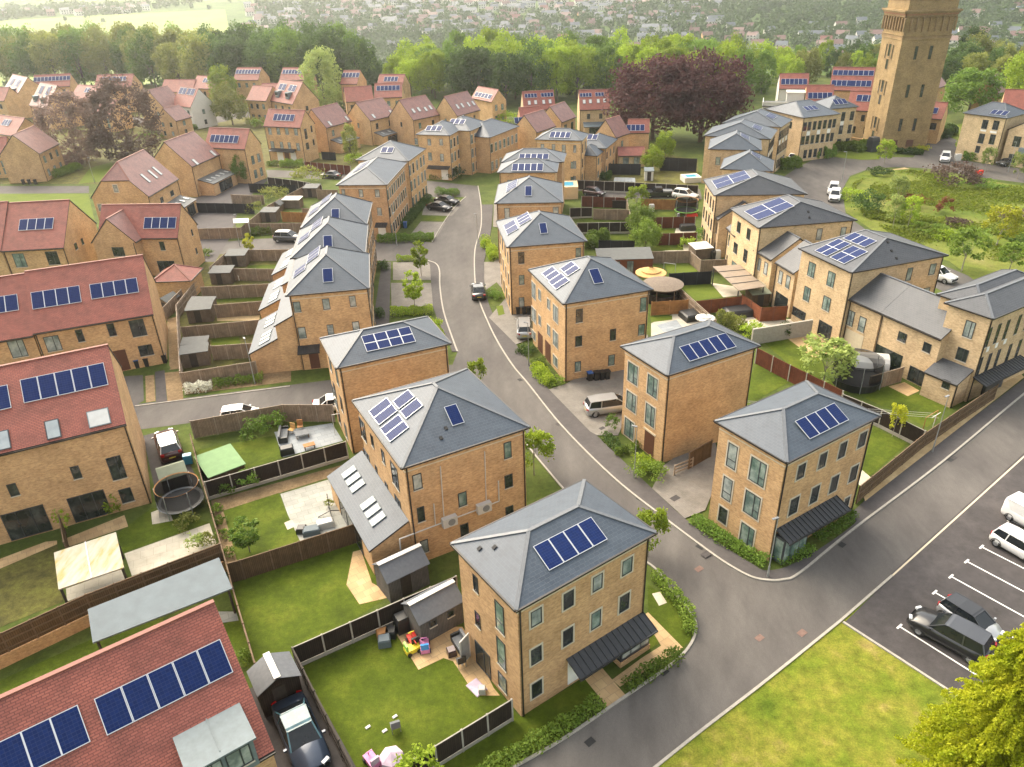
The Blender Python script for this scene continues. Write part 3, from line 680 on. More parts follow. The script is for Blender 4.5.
def car_proto(key, typ, colour, roof=None, box=None):
    p = PROF[typ]; L, W = p['L'], p['W']; hw = W/2; r = bpy.data.objects.new('parked_car', None); COL.objects.link(r); r['category'] = 'van' if typ == 'van' else 'car'
    bl, tp, hd, rr = p['belt'], p['top'], p['hood'], p['rear']
    def lower(y, k, zt, z0=.22):            # body cross section, k narrows it in plan
        w = hw*k; return (y*L-L/2, [(0, z0), (w*.86, z0), (w*.97, z0+.12), (w, z0+.32), (w*.985, zt-.16), (w*.90, zt-.02), (0, zt+.015)])
    secs = [lower(0, .82, .72, .34), lower(.012, .88, rr-.12, .26), lower(.04, .95, rr-.02), lower(.16, 1, bl), lower(.5, 1, bl), lower(p['w1'], 1, bl-.0), lower(min(.9, p['w1']+.06), .99, (bl+hd)/2-.01), lower(.90, .96, hd-.10), lower(.965, .88, hd-.2, .24), lower(.992, .78, .62, .28), lower(1, .70, .55, .36)]
    body = smooth_loft(secs).build('body', colour, r, True, True)
    # greenhouse: glass block with the painted roof and pillars round it
    iw, tw = hw*.90, hw*.70
    def gh(y, w, z, zb): return [(w, y*L-L/2, z), (-w, y*L-L/2, z)]
    y0, y1, y2, y3 = p['r0']+.02, p['r1'], p['w0'], p['w1']
    B = [(iw*.93, y0*L-L/2, rr-.03 if typ != 'van' else bl), (iw, .3*L-L/2, bl-.03), (iw, y2*L-L/2, bl-.03), (iw*.92, y3*L-L/2+.06, bl-.03)]
    Tt = [(tw*.93, y1*L-L/2, tp-.06), (tw, .32*L-L/2, tp-.01), (tw, (y2-.04)*L-L/2, tp-.01), (tw*.95, y2*L-L/2, tp-.05)]
    if typ == 'van': Tt = [(hw*.86, y1*L-L/2, tp-.05), (hw*.88, .3*L-L/2, tp), (hw*.88, (y2-.05)*L-L/2, tp), (hw*.84, y2*L-L/2, tp-.04)]; B = [(hw*.95, q[1], q[2]) for q in B[:3]]+[B[3]]
    glassm = 'car_glass'
    def quad(m, a, b, c, d, mt=0): m.face([a, b, c, d], mt)
    g = MB()
    for sgn in (1, -1):
        for i in range(3):
            q = [(sgn*B[i][0], B[i][1], B[i][2]), (sgn*B[i+1][0], B[i+1][1], B[i+1][2]), (sgn*Tt[i+1][0], Tt[i+1][1], Tt[i+1][2]), (sgn*Tt[i][0], Tt[i][1], Tt[i][2])]
            solid = typ == 'van' and i < 2
            g.face(q if sgn > 0 else q[::-1], 1 if solid else 0)
    wind = MB(); m2 = lambda q: (-q[0], q[1], q[2])
    wind.face([B[3], m2(B[3]), m2(Tt[3]), Tt[3]]); 
    rearm = [m2(B[0]), B[0], Tt[0], m2(Tt[0])]
    g.face(rearm, 1 if typ == 'van' else 0)
    g.build('side_windows', [glassm, colour], r)
    wind.build('windscreen', glassm, r)
    rf = MB(); lift = .015
    top = [(x, y, z+lift) for x, y, z in Tt]
    for i in range(3): rf.face([top[i], top[i+1], m2(top[i+1]), m2(top[i])])
    def pil(a, b, w=.075):
        rf.beam(a, b, w, .05)
    for f in (lambda q: q, m2):
        for i in ((0, 1, 3) if typ != 'van' else (3,)): pil(f(B[i]), f(Tt[i]))
        rf.beam(f(Tt[0]), f(Tt[1]), .06, .05); rf.beam(f(Tt[1]), f(Tt[3]), .06, .05)
    pil(Tt[0], m2(Tt[0]), .08); pil(Tt[3], m2(Tt[3]), .08)
    rf.build('roof', roof or colour, r)
    for sx in (1, -1):
        for y in (.17, .815):
            w = link('wheel', TYRE, r, (sx*(hw-.11), y*L-L/2, .325), 0 if sx > 0 else math.pi); w.name = 'wheel'
            link('rim', RIM, w)
            a = MB(); 
        h = MB(); h.box(-.19, -.12, -.07, .19, .05, .07); h.build('headlight', 'light_clear', r, loc=(sx*hw*.62, .978*L-L/2, .66 if typ not in ('suv', 'van') else .78), rz=-sx*.45)
        h = MB(); h.box(-.14, -.03, -.11, .14, .08, .11); h.build('tail_light', 'light_red', r, loc=(sx*hw*.74, .012*L-L/2, .80 if typ not in ('suv', 'van') else .95), rz=sx*.35)
        h = MB(); h.box(-.04, -.06, -.06, .12, .06, .06); h.build('wing_mirror', colour, r, loc=(sx*(hw+.02) if sx > 0 else -hw-.10, (y3-.035)*L-L/2, bl+.06))
    # wheel arches: dark discs proud of the flanks
    ar = MB()
    for sx in (1, -1):
        for y in (.17, .815):
            c = (sx*(hw-.02), y*L-L/2, .33)
            for k in range(10):
                a0, a1 = math.pi*(k/10*1.16-.08), math.pi*((k+1)/10*1.16-.08)
                q = [(c[0]+sx*.024, c[1]+rr_*math.cos(a), c[2]+rr_*math.sin(a)) for rr_, a in ((.33, a0), (.39, a0), (.39, a1), (.33, a1))]
                ar.face(q if sx > 0 else q[::-1])
    ar.build('wheel_arch', 'black_plastic', r)
    pl = MB(); pl.box(-.26, -.02, -.055, .26, 0, .055); pl.build('number_plate', 'plate_yellow', r, loc=(0, .006*L-L/2-.01, .6))
    if box:
        b = MB(); b.box(-.42, -1.0, tp+.08, .42, .75, tp+.32); b.build('roof_box', box, r)
    CARS[key] = (r, L); return r
_used = set()
def car(key, px, head, label, group=None, k=1., zc=0.7):
    """px: picture point of the car's middle (about 0.7 m up), head: picture point the nose points to"""
    c = at(*px, zc); hd = at(*head, zc); a = math.atan2(hd[1]-c[1], hd[0]-c[0])-math.pi/2; r, L = CARS[key]
    if key not in _used:
        _used.add(key); r.location = (c[0], c[1], .02); r.rotation_euler = (0, 0, a); r['label'] = label; r.scale = (k,)*3
        if group: r['group'] = group
        return r
    return dup(r, (c[0], c[1], .02), a, label, group, (k,)*3)
# ------------------------------------------------------------------ the houses round the bend
def leanto(h, f, u0, u1, ztop, out, zlow, tile='slate', nsky=0, wall=None, skw=.75, skh=1.15, doors=False):
    """single-storey lean-to along a wall of the house"""
    L = abs(u1-u0); th = .14; W = MB(); RF = MB()
    W.box(0, -out+.15, 0, L, 0, zlow-.1, skip='nt')
    for x, fl in ((0, 0), (L, 1)):
        q = [(x, 0, zlow-.1), (x, -out+.15, zlow-.1), (x, 0, ztop-.2)]; W.face(q[::-1] if fl else q)
    pts = [(-.1, -out, zlow), (L+.1, -out, zlow), (L+.1, -.02, ztop), (-.1, -.02, ztop)]
    sl = math.hypot(out, ztop-zlow); RF.face(pts, 0, [(0,0),(L+.2,0),(L+.2,sl),(0,sl)]); dn = lambda p: (p[0],p[1],p[2]-th)
    RF.face([dn(p) for p in pts[::-1]], 1)
    for p, q in zip(pts, pts[1:]+pts[:1]): RF.face([dn(p), dn(q), q, p], 1)
    loc = h.place(f, {'S': min(u0,u1), 'W': max(u0,u1), 'E': min(u0,u1)}[f], 0)
    w = W.build('extension_wall', wall or h.wallm, h.root, loc=loc, rz=FACE_ROT[f]); r = RF.build('extension_roof', [tile, 'gutter'], h.root, loc=loc, rz=FACE_ROT[f])
    an = math.atan2(ztop-zlow, out)
    for k in range(nsky):
        key = ('sky', round(skw, 1), round(skh, 1), True)
        if key not in _sm:
            g = MB(); e = .07; g.box(-skw/2, -skh/2, .01, skw/2, skh/2, .08, 0, skip='b'); p = MB()
            p.face([(-skw/2+e, -skh/2+e, .083), (skw/2-e, -skh/2+e, .083), (skw/2-e, skh/2-e, .083), (-skw/2+e, skh/2-e, .083)])
            _sm[key] = (g.mesh('skylight', 'lead'), p.mesh('pane', 'skylight_blind'))
        x = L*(k+.6)/(nsky+.2) if nsky > 1 else L/2
        if nsky == 6: x = L*(.13+.105*k+(.14 if k > 2 else 0))
        o = link('skylight', _sm[key][0], r, (x, -out*.52, zlow+(ztop-zlow)*.48+.02)); o.rotation_euler = (an, 0, 0); link('pane', _sm[key][1], o)
    if doors:
        fm, pm = win_meshes(L*.55, 1.9, 'doors'); o = link('french_doors', fm, h.root, None)
        M = Matrix.Translation(loc) @ Matrix.Rotation(FACE_ROT[f], 4, 'Z') @ Matrix.Translation((L*.5, -out+.145, 1.05)); o.matrix_local = M; link('pane', pm['glass_dark'], o)
    return w
def merge(main, wing):
    Mi = (Matrix.Translation(main.root.location) @ Matrix.Rotation(main.yaw, 4, 'Z')).inverted() @ (Matrix.Translation(wing.root.location) @ Matrix.Rotation(wing.yaw, 4, 'Z'))
    for c in list(wing.root.children):
        m = Mi @ c.matrix_basis; c.parent = main.root; c.matrix_basis = m
    bpy.data.objects.remove(wing.root)
    for k in ('wall', 'roof'): pass
def pipe(h, f, pts, r=.035, mat='white_plastic'):
    m = MB(); P = [h.place(f, u, z, .06) for u, z in pts]
    for a, b in zip(P, P[1:]): m.tube(a, b, r, n=6)
    m.build('white_pipe', mat, h.root)
C3 = 'house'
def N3(F, z=8.7): return (F[0], F[1], z)
# --- front centre
t = T(440, 470, 3.0696)
h = House('brick_house', 'brick house nearest the camera, four panels on slate roof, canopy above its hedge', C3, N3((-.2, 27.5)), 8.7, 9.8, 6.3, yaw=34.3, band=True, pipe='SW SE'); H1 = h
h.wins('S', t, [(278,420,312,483),(378,365,410,430),(468,315,498,375),(558,265,590,325),(278,535,312,600),(376,478,408,543),(463,427,493,490),(550,375,580,438),(280,640,313,702,'surround','glass_dark')], 'surround')
h.wins('W', t, [(102,320,118,378),(108,432,125,487)], 'plain', 'glass_dark'); h.wins('W', t, [(170,400,198,505),(175,512,203,615),(180,618,205,685)], 'tall', 'glass_green'); h.wins('W', t, [(112,560,158,668,'doors','glass_dark')])
h.solar('S', t(335,312), t(513,213), t(465,142), 4)
u0, z0 = h.onwall('S', *t(388,580)); u1, _ = h.onwall('S', *t(622,442)); h.canopy('S', u0, u1, z0, 1.25, .5)
zb_ = z0-.62; h.block('bay_window', 'frame_dark', 'S', u1-2.45, u1-.1, .35, zb_, .8); bw = [c for c in h.root.children if c.name.startswith('bay_window')][0]
g = MB()
for x0, x1 in ((.12, .75), (.85, 1.55), (1.65, 2.25)): g.face([(x0, -.81, .65), (x1, -.81, .65), (x1, -.81, zb_-.2), (x0, -.81, zb_-.2)])
g.face([(-.01, -.1, .65), (-.01, -.1, zb_-.2), (-.01, -.7, zb_-.2), (-.01, -.7, .65)]); g.build('pane', 'glass_pale', bw)
h.block('bay_plinth', 'brick', 'S', u1-2.5, u1-.05, 0, .4, .86)
h.block('front_door', 'door_brown', 'S', u1-3.75, u1-2.8, .1, 2.2, .05); h.block('render_panel', 'white_paint', 'S', u0+.1, u0+1.5, .2, 2.2, .03); h.block('meter_box', 'white_plastic', 'S', u1-2.75, u1-2.5, .9, 1.5, .12)
dm = MB(); dm.box(0, -.03, 0, .9, .03, 2.0, 0); dm.box(.1, -.035, .1, .8, .035, 1.9, 1)
u, z = h.onwall('W', *t(95, 560)); dl = dm.build('open_door', ['white_plastic', 'skylight_glass'], h.root, loc=h.place('W', u, .12, .05), rz=math.pi+.35)
for a in ((122,242),(168,238)): h.vent('W', *t(*a))
# --- second, with the pipes and the lean-to
t = T(340, 360, 3.07)
h = House('brick_house', 'three-storey brick house with white pipes and two air conditioners on its wall', C3, N3((-7.4, 40.2)), 8.7, 9.6, 10.2, yaw=27.6, roof=('hip', 'y', 4.75, 2.35), pipe='SW SE', band=True); H2 = h
h.wins('S', t, [(222,345,253,402),(502,248,527,305),(235,447,262,500),(362,402,390,452),(505,348,530,395),(508,445,532,485),(368,498,396,545),(245,548,273,595)], 'plain')
h.wins('W', t, [(62,180,80,248),(158,315,180,395),(75,275,92,325),(170,415,188,470)], 'tall', 'glass_dark'); h.wins('W', t, [(95,228,104,268),(128,275,138,318),(110,325,118,370),(140,375,150,420)], 'plain', 'glass_dark')
for a in (((90,160),(121,203),(178,157),2),((125,213),(155,255),(217,212),2),((163,130),(183,153),(237,120),1),((185,160),(205,183),(260,143),1)): h.solar('W', t(*a[0]), t(*a[1]), t(*a[2]), a[3])
h.solar('S', t(345,205), t(382,192), t(360,137), 1, tilt=8)
for a in ((325,210),(310,240)): h.vent('S', *t(*a))
w_ = lambda *a: h.onwall('S', *t(*a))
pipe(h, 'S', [w_(307,325), w_(318,478)]); pipe(h, 'S', [w_(443,280), w_(448,440)]); pipe(h, 'S', [w_(287,440), w_(292,503)]); pipe(h, 'S', [w_(485,370), w_(487,432), w_(430,455), w_(330,492), w_(182,548), w_(190,632)], .05)
for a in ((333,490),(438,448)):
    u, z = w_(*a); ac = h.block('air_conditioner', 'white_plastic', 'S', u-.55, u+.55, z-.38, z+.38, .38); f = MB(); f.lathe([(.28, 0), (.28, .02), (.05, .03), (0, .03)], 14); M = Matrix.Rotation(math.pi/2, 4, 'X'); f.v = [tuple(M @ Vector(p)) for p in f.v]; f.build('fan_grille', 'panel_grey', ac, loc=(.65, -.38, z))
ua, za = h.onwall('W', *t(215, 527)); ub, zb_ = h.onwall('W', *t(60, 303)); leanto(h, 'W', max(ua, .3), ub-1.4, 3.75, 3.1, 2.35, 'slate', 6, skw=.75, skh=1.25, doors=True)
# --- third, behind it
t = T(256, 192, 3.996)
h = House('brick_house', 'brick house with blank flank and eight panels in two rows, beside the lane', C3, N3((-14.4, 54.6)), 8.7, 10, 6.4, yaw=23, band=True, pipe='SW SE'); H3 = h
h.solar('S', t(443,640), t(640,600), t(610,540), 4, 2)
h.wins('W', T(256,384,3.996), [(308,15,326,95)], 'tall', 'glass_pale'); h.grid('W', [.3, .72], [1.4, 4.2, 6.9], .8, 1.5, 'tall')
# --- right side of the road
t = T(690, 370, 3.645)
h = House('brick_house', 'brick corner house between both roads, lamp post at its corner, canopy over glass bay', C3, N3((17.5, 39.3)), 8.7, 9.8, 6.2, yaw=32, band=True, pipe='SW SE'); RA = h
h.wins('W', t, [(132,258,175,370),(115,380,157,487),(102,490,138,568,'surround','glass_dark')], 'surround_tall', 'glass_pale'); h.wins('W', t, [(212,308,282,435),(192,430,260,552),(178,548,238,655)], 'surround_tall', 'glass_green')
h.wins('S', t, [(388,338,420,400),(467,298,498,360),(540,260,570,322),(612,223,642,283),(360,460,395,530),(437,420,470,487),(508,382,540,447),(580,345,610,408),(560,462,580,500)], 'surround', 'glass_dark')
h.solar('S', t(435,255), t(577,183), t(522,122), 4, tilt=4)
u0, z0 = h.onwall('S', *t(312,580)); u1, _ = h.onwall('S', *t(530,470)); u0 = max(u0, .35); h.canopy('S', u0, u1, z0, 1.25, .45)
h.block('bay_window', 'frame_dark', 'S', u0+.1, u0+2.6, .1, min(2.3, z0-.5), .85); bw = [c for c in h.root.children if c.name.startswith('bay_window')][0]
g = MB()
for x0, x1 in ((.1, .7), (.8, 1.6), (1.7, 2.4)): g.face([(x0, -.86, .3), (x1, -.86, .3), (x1, -.86, min(2.1, z0-.65)), (x0, -.86, min(2.1, z0-.65))])
g.face([(-.01, -.1, .3), (-.01, -.1, min(2.1, z0-.65)), (-.01, -.75, min(2.1, z0-.65)), (-.01, -.75, .3)]); g.build('pane', 'glass_green', bw)
h.block('front_door', 'door_brown', 'S', u0+3.0, u0+3.95, .1, 2.2, .05); h.block('render_panel', 'white_paint', 'S', u0+4.1, u0+5.4, .3, 2.1, .03)
t = T(600, 310, 4.512)
h = House('brick_house', 'brick house with blank windowless flank and five panels, beside a brick driveway', C3, N3((12.2, 51.4)), 8.7, 9.8, 6.1, yaw=27.9, band=True, pipe='SW SE'); RB = h
h.wins('W', t, [(125,230,172,343),(212,285,262,403),(118,360,165,468),(203,415,250,535),(110,482,155,590)], 'surround_tall', 'glass_green')
u0, _ = h.onwall('W', *t(200, 600)); u1, _ = h.onwall('W', *t(243, 610)); h.block('front_door', 'door_brown', 'W', min(u0,u1), max(u0,u1), .1, 2.25, .03); h.block('door_surround', 'stone_band', 'W', min(u0,u1)-.16, max(u0,u1)+.16, 2.25, 2.42, .06)
h.solar('S', t(405,238), t(612,165), t(560,105), 5, tilt=3)
t = T(510, 240, 4.794)
h = House('brick_house', 'square brick house with hipped roof, one skewed panel, bins lined along its flank', C3, N3((5.2, 66.2)), 8.7, 9.5, 10.0, yaw=17.4, roof=('hip', 'y', 4.7, 2.35), band=True, pipe='SW SE'); RC_ = h
h.wins('S', t, [(316,328,348,397),(622,273,655,343),(313,457,345,512),(478,425,508,482),(614,402,645,457),(310,580,340,632),(470,548,502,602)], 'plain')
h.wins('W', t, [(105,200,123,285),(208,308,230,400),(105,320,125,400),(207,430,230,520),(105,430,122,480),(208,550,228,610)], 'surround_tall', 'glass_pale'); h.wins('W', t, [(137,235,148,290),(180,280,192,335),(138,360,148,410),(180,405,192,460)], 'surround', 'glass_pale')
for a, b in ((135,157),(170,195)):
    u0, _ = h.onwall('W', *t(a, 520)); u1, _ = h.onwall('W', *t(b, 550)); h.block('front_door', 'door_brown', 'W', min(u0,u1), max(u0,u1), .1, 2.3, .03)
for a in (((150,165),(190,198),(240,157),2),((185,203),(222,241),(290,200),2),((242,140),(277,178),(337,140),2)): h.solar('W', t(*a[0]), t(*a[1]), t(*a[2]), a[3])
h.solar('S', t(402,212), t(450,207), t(420,145), 1, tilt=8)
t = T(480, 140, 5.114)
h = House('brick_house', 'square brick house with pale roof panels, three bins and small green bank outside', C3, N3((0, 83.2)), 8.7, 9.4, 10.3, yaw=7.1, roof=('hip', 'y', 4.7, 2.35), pipe='SW SE', band=True); RD = h
h.wins('S', t, [(195,572,227,633),(488,550,517,600),(198,690,228,740)], 'plain'); h.wins('S', T(512,192,3.996), [(27,420,50,460)], 'plain')
h.grid('W', [.15, .38, .62, .85], [1.4, 4.2, 6.9], .7, 1.5, 'surround_tall')
for a in (((122,440),(140,490),(198,455),2),((128,432),(118,425),(175,398),1),((195,440),(200,450),(255,412),1)): h.solar('W', t(*a[0]), t(*a[1]), t(*a[2]), a[3]) if a[3] == 2 else None
h.solar_c('W', t(225,405), 1.05, 1.7, 3); h.solar('S', t(310,482), t(348,478), t(338,430), 1, tilt=8)
h = House('brick_house', 'square brick house with one upright panel, just before the oblong roofs with five panels', C3, N3((-1.5, 101.5)), 8.7, 9.3, 10.2, yaw=-3.4, roof=('hip', 'y', 4.7, 2.3), band=True); RE = h
h.wins('S', t, [(125,348,152,400),(373,342,402,375)], 'plain', 'glass_pale'); h.grid('W', [.2, .5, .8], [1.4, 4.2, 6.9], .7, 1.5, 'surround_tall'); h.grid('S', [.17, .85], [1.4, 4.1], .7, 1.25, 'plain')
h.solar('S', t(230,288), t(266,288), t(266,243), 1, tilt=8); h.solar_c('W', t(165,235), 1.05, 1.7, 4)
h = House('brick_house', 'brick house with a row of five panels, front one of two oblong slate roofs', C3, N3((-1.1, 118.8)), 8.7, 9.3, 6.3, yaw=-6.7, group=None)
h.solar('S', t(162,160), t(322,160), t(322,122), 5); h.grid('S', [.2, .8], [1.4, 4.2, 6.9], .7, 1.2); h.grid('W', [.3, .7], [1.4, 4.2, 6.9], .9, 1.7, 'tall')
h = House('brick_house', 'brick house with a row of five panels, rear one of two oblong slate roofs', C3, N3((-.4, 125.9)), 8.7, 10.2, 6.5, yaw=-8.4)
h.solar('S', t(198,100), t(350,102), t(350,73), 5); h.grid('S', [.2, .8], [1.4, 4.2, 6.9], .7, 1.2); h.grid('W', [.3, .7], [1.4, 4.2, 6.9], .9, 1.7, 'tall')
t = T(480, 80, 5.683)
h = House('brick_house', 'brick house with eight garden-facing windows and four panels, near the copper beech', C3, (582,140.7), 8.7, 6.4, 8.8, L=(534.9,139.5), roof=('hip', 'y', 3.0, 1.5), band=True); RH = h
h.wins('W', t, [(345,363,365,395),(408,365,428,410),(465,368,487,415),(530,370,547,412),(528,460,547,503),(528,545,545,580)], 'plain', 'glass_pale'); h.grid('W', [.2, .45, .7], [1.4, 4.2], .7, 1.25); h.grid('S', [.3, .7], [1.4, 4.2, 6.9], .8, 1.6, 'tall'); h.solar('W', t(393,328), t(510,332), t(510,298), 4)
h = House('brick_house', 'low slate-roofed brick house stepping down behind the eight-windowed house', C3, at(606,148.5,5.8), 5.8, 9, 6, yaw=68, roof=('hip', 'x', 3, 1.6)); h.grid('S', [.2, .5, .8], [1.4, 4.1], .8, 1.3); h.solar_c('W', t(640,325), 1, 1.6, 2)
h = House('brick_house', 'smallest slate-roofed brick house, wedged against the tall house beside the black fences', C3, at(597,156,5.2), 5.2, 6, 5, yaw=66, roof=('hip', 'x', 2.5, 1.4)); h.grid('S', [.3, .7], [1.4, 3.8], .8, 1.2)
# --- terrace on the left of the road, three stepped roofs
t = T(240, 190, 3.8375)
SP = ['nearest', 'middle', 'farthest']; G3 = None
for i, (F, yw, w, d, apx, pan) in enumerate((((-14.3,72), 98.5, 10.9, 8.3, (325,245), (338,330)), ((-16.4,83.1), 97, 10.8, 8.4, (330,122), (338,200)), ((-17.9,94.2), 94.5, 10.2, 8.3, (370,38), (367,95)))):
    h = House('terraced_house', SP[i]+' of three stepped slate-roofed terraced houses, one blue panel on its end slope', C3, N3(F), 8.7, w, d, yaw=yw, roof=('hip', 'x', 4.15, 2.6), band=i == 0, pipe='SW' if i else 'SW NW')
    h.grid('S', [.1, .25, .4, .6, .75, .9], [1.5, 4.3, 7.0], .75, 1.55, 'surround_tall')
    h.solar_c('W', t(*pan), 1.05, 1.65, 1, tilt=6); h.solar_c('N', None, 1.1, 1.7, 3, dx=h.w*.36, dy=3.1); h.solar_c('N', None, 1.1, 1.7, 2, dx=h.w*.55, dy=1.4)
    if i == 0:
        h.wins('W', t, [(203,428,235,470),(315,415,347,460),(418,405,447,448),(222,525,255,570),(333,515,362,555),(430,503,460,540)], 'plain', 'glass_pale')
        ua, z0 = h.onwall('W', *t(225,612)); ub, _ = h.onwall('W', *t(308,605)); h.canopy('W', min(ua,ub), max(ua,ub), 2.9, 1.2, .35); h.block('front_door', 'door_brown', 'W', ub+.3, ub+1.3, .1, 2.2, .05)
        H4 = h
    if i < 2: leanto(h, 'N', .3, 7.6, 5.2, 4.6, 2.6, 'slate', 5, skw=.8, skh=1.3) if False else None
# rear lean-to of the terrace, roof full of rooflights
def rear(h, u0, u1, n):
    L = u1-u0; o = .12; r = None
    for nm, ya, yb, za, zb_ in (('upper_extension', h.d-h.ov, h.d-h.ov+1.9, 6.4, 5.4), ('extension', h.d-h.ov+1.9, h.d-h.ov+5.0, 4.0, 2.5)):
        W = MB(); RF = MB(); pts = [(u1, yb+.15, zb_), (u0, yb+.15, zb_), (u0, ya+.02, za), (u1, ya+.02, za)]; sl = math.hypot(yb-ya, za-zb_)
        RF.face(pts, 0, [(0,0),(L,0),(L,sl),(0,sl)]); dn = lambda p: (p[0],p[1],p[2]-.14); RF.face([dn(p) for p in pts[::-1]], 1)
        for p, q in zip(pts, pts[1:]+pts[:1]): RF.face([dn(p), dn(q), q, p], 1)
        W.face([(u1-o, yb, 0), (u0+o, yb, 0), (u0+o, yb, zb_-.05), (u1-o, yb, zb_-.05)])
        for x, fl in ((u0+o, 0), (u1-o, 1)):
            q = [(x, yb, 0), (x, ya, 0), (x, ya, za-.16), (x, yb, zb_-.05)]; W.face(q if not fl else q[::-1])
        W.build(nm+'_wall', h.wallm, h.root); r = RF.build(nm+'_roof', ['slate', 'gutter'], h.root); an = math.atan2(za-zb_, yb-ya)
    key = ('sky', .8, 1.3, True)
    if key not in _sm:
        g = MB(); e = .07; g.box(-.4, -.65, .01, .4, .65, .08, 0, skip='b'); p = MB(); p.face([(-.33,-.58,.083),(.33,-.58,.083),(.33,.58,.083),(-.33,.58,.083)]); _sm[key] = (g.mesh('skylight', 'lead'), p.mesh('pane', 'skylight_blind'))
    for k in range(n):
        x = u0+L*(.13+.115*k+(.16 if k >= n//2 else 0)); ob = link('skylight', _sm[key][0], r); ob.matrix_local = Matrix.Translation((x, (ya+yb)/2, (za+zb_)/2+.03)) @ Matrix.Rotation(math.pi, 4, 'Z') @ Matrix.Rotation(an, 4, 'X'); link('pane', _sm[key][1], ob)
terr = [o for o in COL.objects if o.name.startswith('terraced_house')]
class _H: pass
for i, (o_, zt) in enumerate(zip(terr, (4.9, 4.9, 4.9))):
    q = _H(); q.root = o_; q.d, q.ov, q.wallm = 8.35, .25, 'brick'; rear(q, .25, 8.9, 6)
# --- second terrace up the road
t = T(320, 120, 5.48)
h = House('terraced_house', 'long three-storey terraced house fronting the hedge and two parked black cars', C3, (386.6,184.8), 8.7, 14.5, 7.8, yaw=84, roof=('hip', 'x', 3.9, 1.75), band=True); 
h.wins('W', t, [(118,380,140,420),(212,380,238,422),(300,380,328,422),(312,480,340,522)], 'plain', 'glass_pale'); h.grid('S', [.07,.17,.27,.37,.47,.57,.67,.77,.87], [1.4,4.2,6.9], .75, 1.5, 'surround_tall')
h.canopy('W', .6, 2.4, 2.8, 1.1, .35); h.block('front_door', 'white_paint', 'W', 1.0, 2.2, .1, 2.2, .05); h.solar_c('N', None, 1.1, 1.7, 5, dx=7, dy=2.3)
h = House('terraced_house', 'three-storey terraced house at the corner of the cross street, small dark panel on its slope', C3, (408.5,161), 8.7, 9.6, 9.4, yaw=77.2, roof=('hip', 'x', 4.6, 2.3))
h.grid('S', [.1,.28,.5,.72,.9], [1.4,4.2,6.9], .8, 1.6, 'surround_tall'); h.grid('W', [.2,.8], [6.9], .7, 1.2); h.solar_c('W', t(370,165), 1.1, 1.5, 2)
h = House('terraced_house', 'gable-fronted end of the terrace across the street, canopy and pale door under small windows', C3, (449.6,135.5), 8.7, 9.3, 7.0, yaw=71.8, roof=('hip', 'x', 3.5, 1.7))
h.wins('W', T(360,60,5.9), [(322,462,342,498),(398,465,420,503),(468,465,490,503),(402,545,425,592),(472,553,495,597)], 'plain', 'glass_pale'); h.grid('S', [.12,.3,.5,.7,.9], [1.4,4.2,6.9], .8, 1.6, 'surround_tall')
h.canopy('W', .4, 5, 2.8, 1.1, .35); h.block('front_door', 'white_paint', 'W', 1, 2.4, .1, 2.2, .05); h.solar_c('W', T(360,60,5.9)(437,405), 1.1, 1.6, 3)
h = House('terraced_house', 'middle of the terrace across the street, blue panels on its roof end', C3, (470,131), 8.7, 9.0, 7.6, yaw=66, roof=('hip', 'x', 3.8, 1.9)); h.grid('S', [.12,.3,.5,.7,.9], [1.4,4.2,6.9], .8, 1.6, 'surround_tall'); h.solar_c('W', T(360,60,5.9)(575,365), 1.1, 1.6, 3)
h = House('terraced_house', 'far end of the terrace across the street, lower pale slate roof', C3, (489.7,137.6), 7.2, 12.6, 8.4, yaw=60.9, roof=('hip', 'x', 4.2, 2.0)); h.grid('S', [.08,.22,.36,.5,.64,.78,.92], [1.4,4.9], .8, 1.6, 'surround_tall')
# --- pale brick houses on the right
t = T(780, 220, 4.037); TP = dict(wall='brick_pale', tile='slate_dark')
h = House('pale_brick_house', 'three-storey pale brick house with eight bright blue panels, patio doors onto a paved corner', C3, N3((35, 71.6)), 8.7, 12.6, 8.2, yaw=18.6, roof=('hip', 'y', 2.6, 2.0), pipe='SW SE', **TP); EA = h
h.wins('W', t, [(110,163,145,238),(187,200,225,278),(92,262,125,335),(168,300,207,375)], 'tall', 'glass_green'); h.wins('W', t, [(45,345,107,410),(147,398,213,492)], 'doors', 'glass_dark'); h.wins('S', t, [(507,192,535,245),(600,175,630,222),(575,272,603,315)], 'plain', 'glass_pale')
h.solar('W', t(142,125), t(188,150), t(285,100), 2, 2); h.solar('W', t(202,153), t(258,180), t(350,128), 2, 2)
h.solar_c('W', t(322,82), 1.1, 1.6, 3)
for a in ((450,125),(470,155),(435,90)): h.vent('S', *t(*a))
h = House('pale_brick_house', 'three-storey pale brick house with a double row of panels, between two low slate links', C3, N3((30.2, 87)), 8.7, 12.6, 8.3, yaw=7.7, roof=('hip', 'y', 2.6, 2.0), pipe='SW SE', **TP); EB = h
t = T(680, 120, 4.794)
h.wins('W', t, [(272,480,293,548),(318,512,340,582),(255,580,278,648),(302,612,325,690)], 'tall', 'glass_dark'); h.wins('S', t, [(652,520,682,575),(768,512,797,555)], 'plain', 'glass_pale'); h.grid('W', [.25,.7], [1.3], 1.5, 2.0, 'wide')
h.solar('W', t(310,440), t(372,485), t(535,408), 2, 2); h.vent('S', *t(615,440)); h.vent('S', *t(620,468))
h = House('pale_brick_house', 'three-storey pale brick house with dull grey panels, at the head of the red fences', C3, N3((28.6, 101.6)), 8.7, 12.4, 8.6, yaw=-4, roof=('hip', 'y', 2.6, 2.0), **TP); EC = h
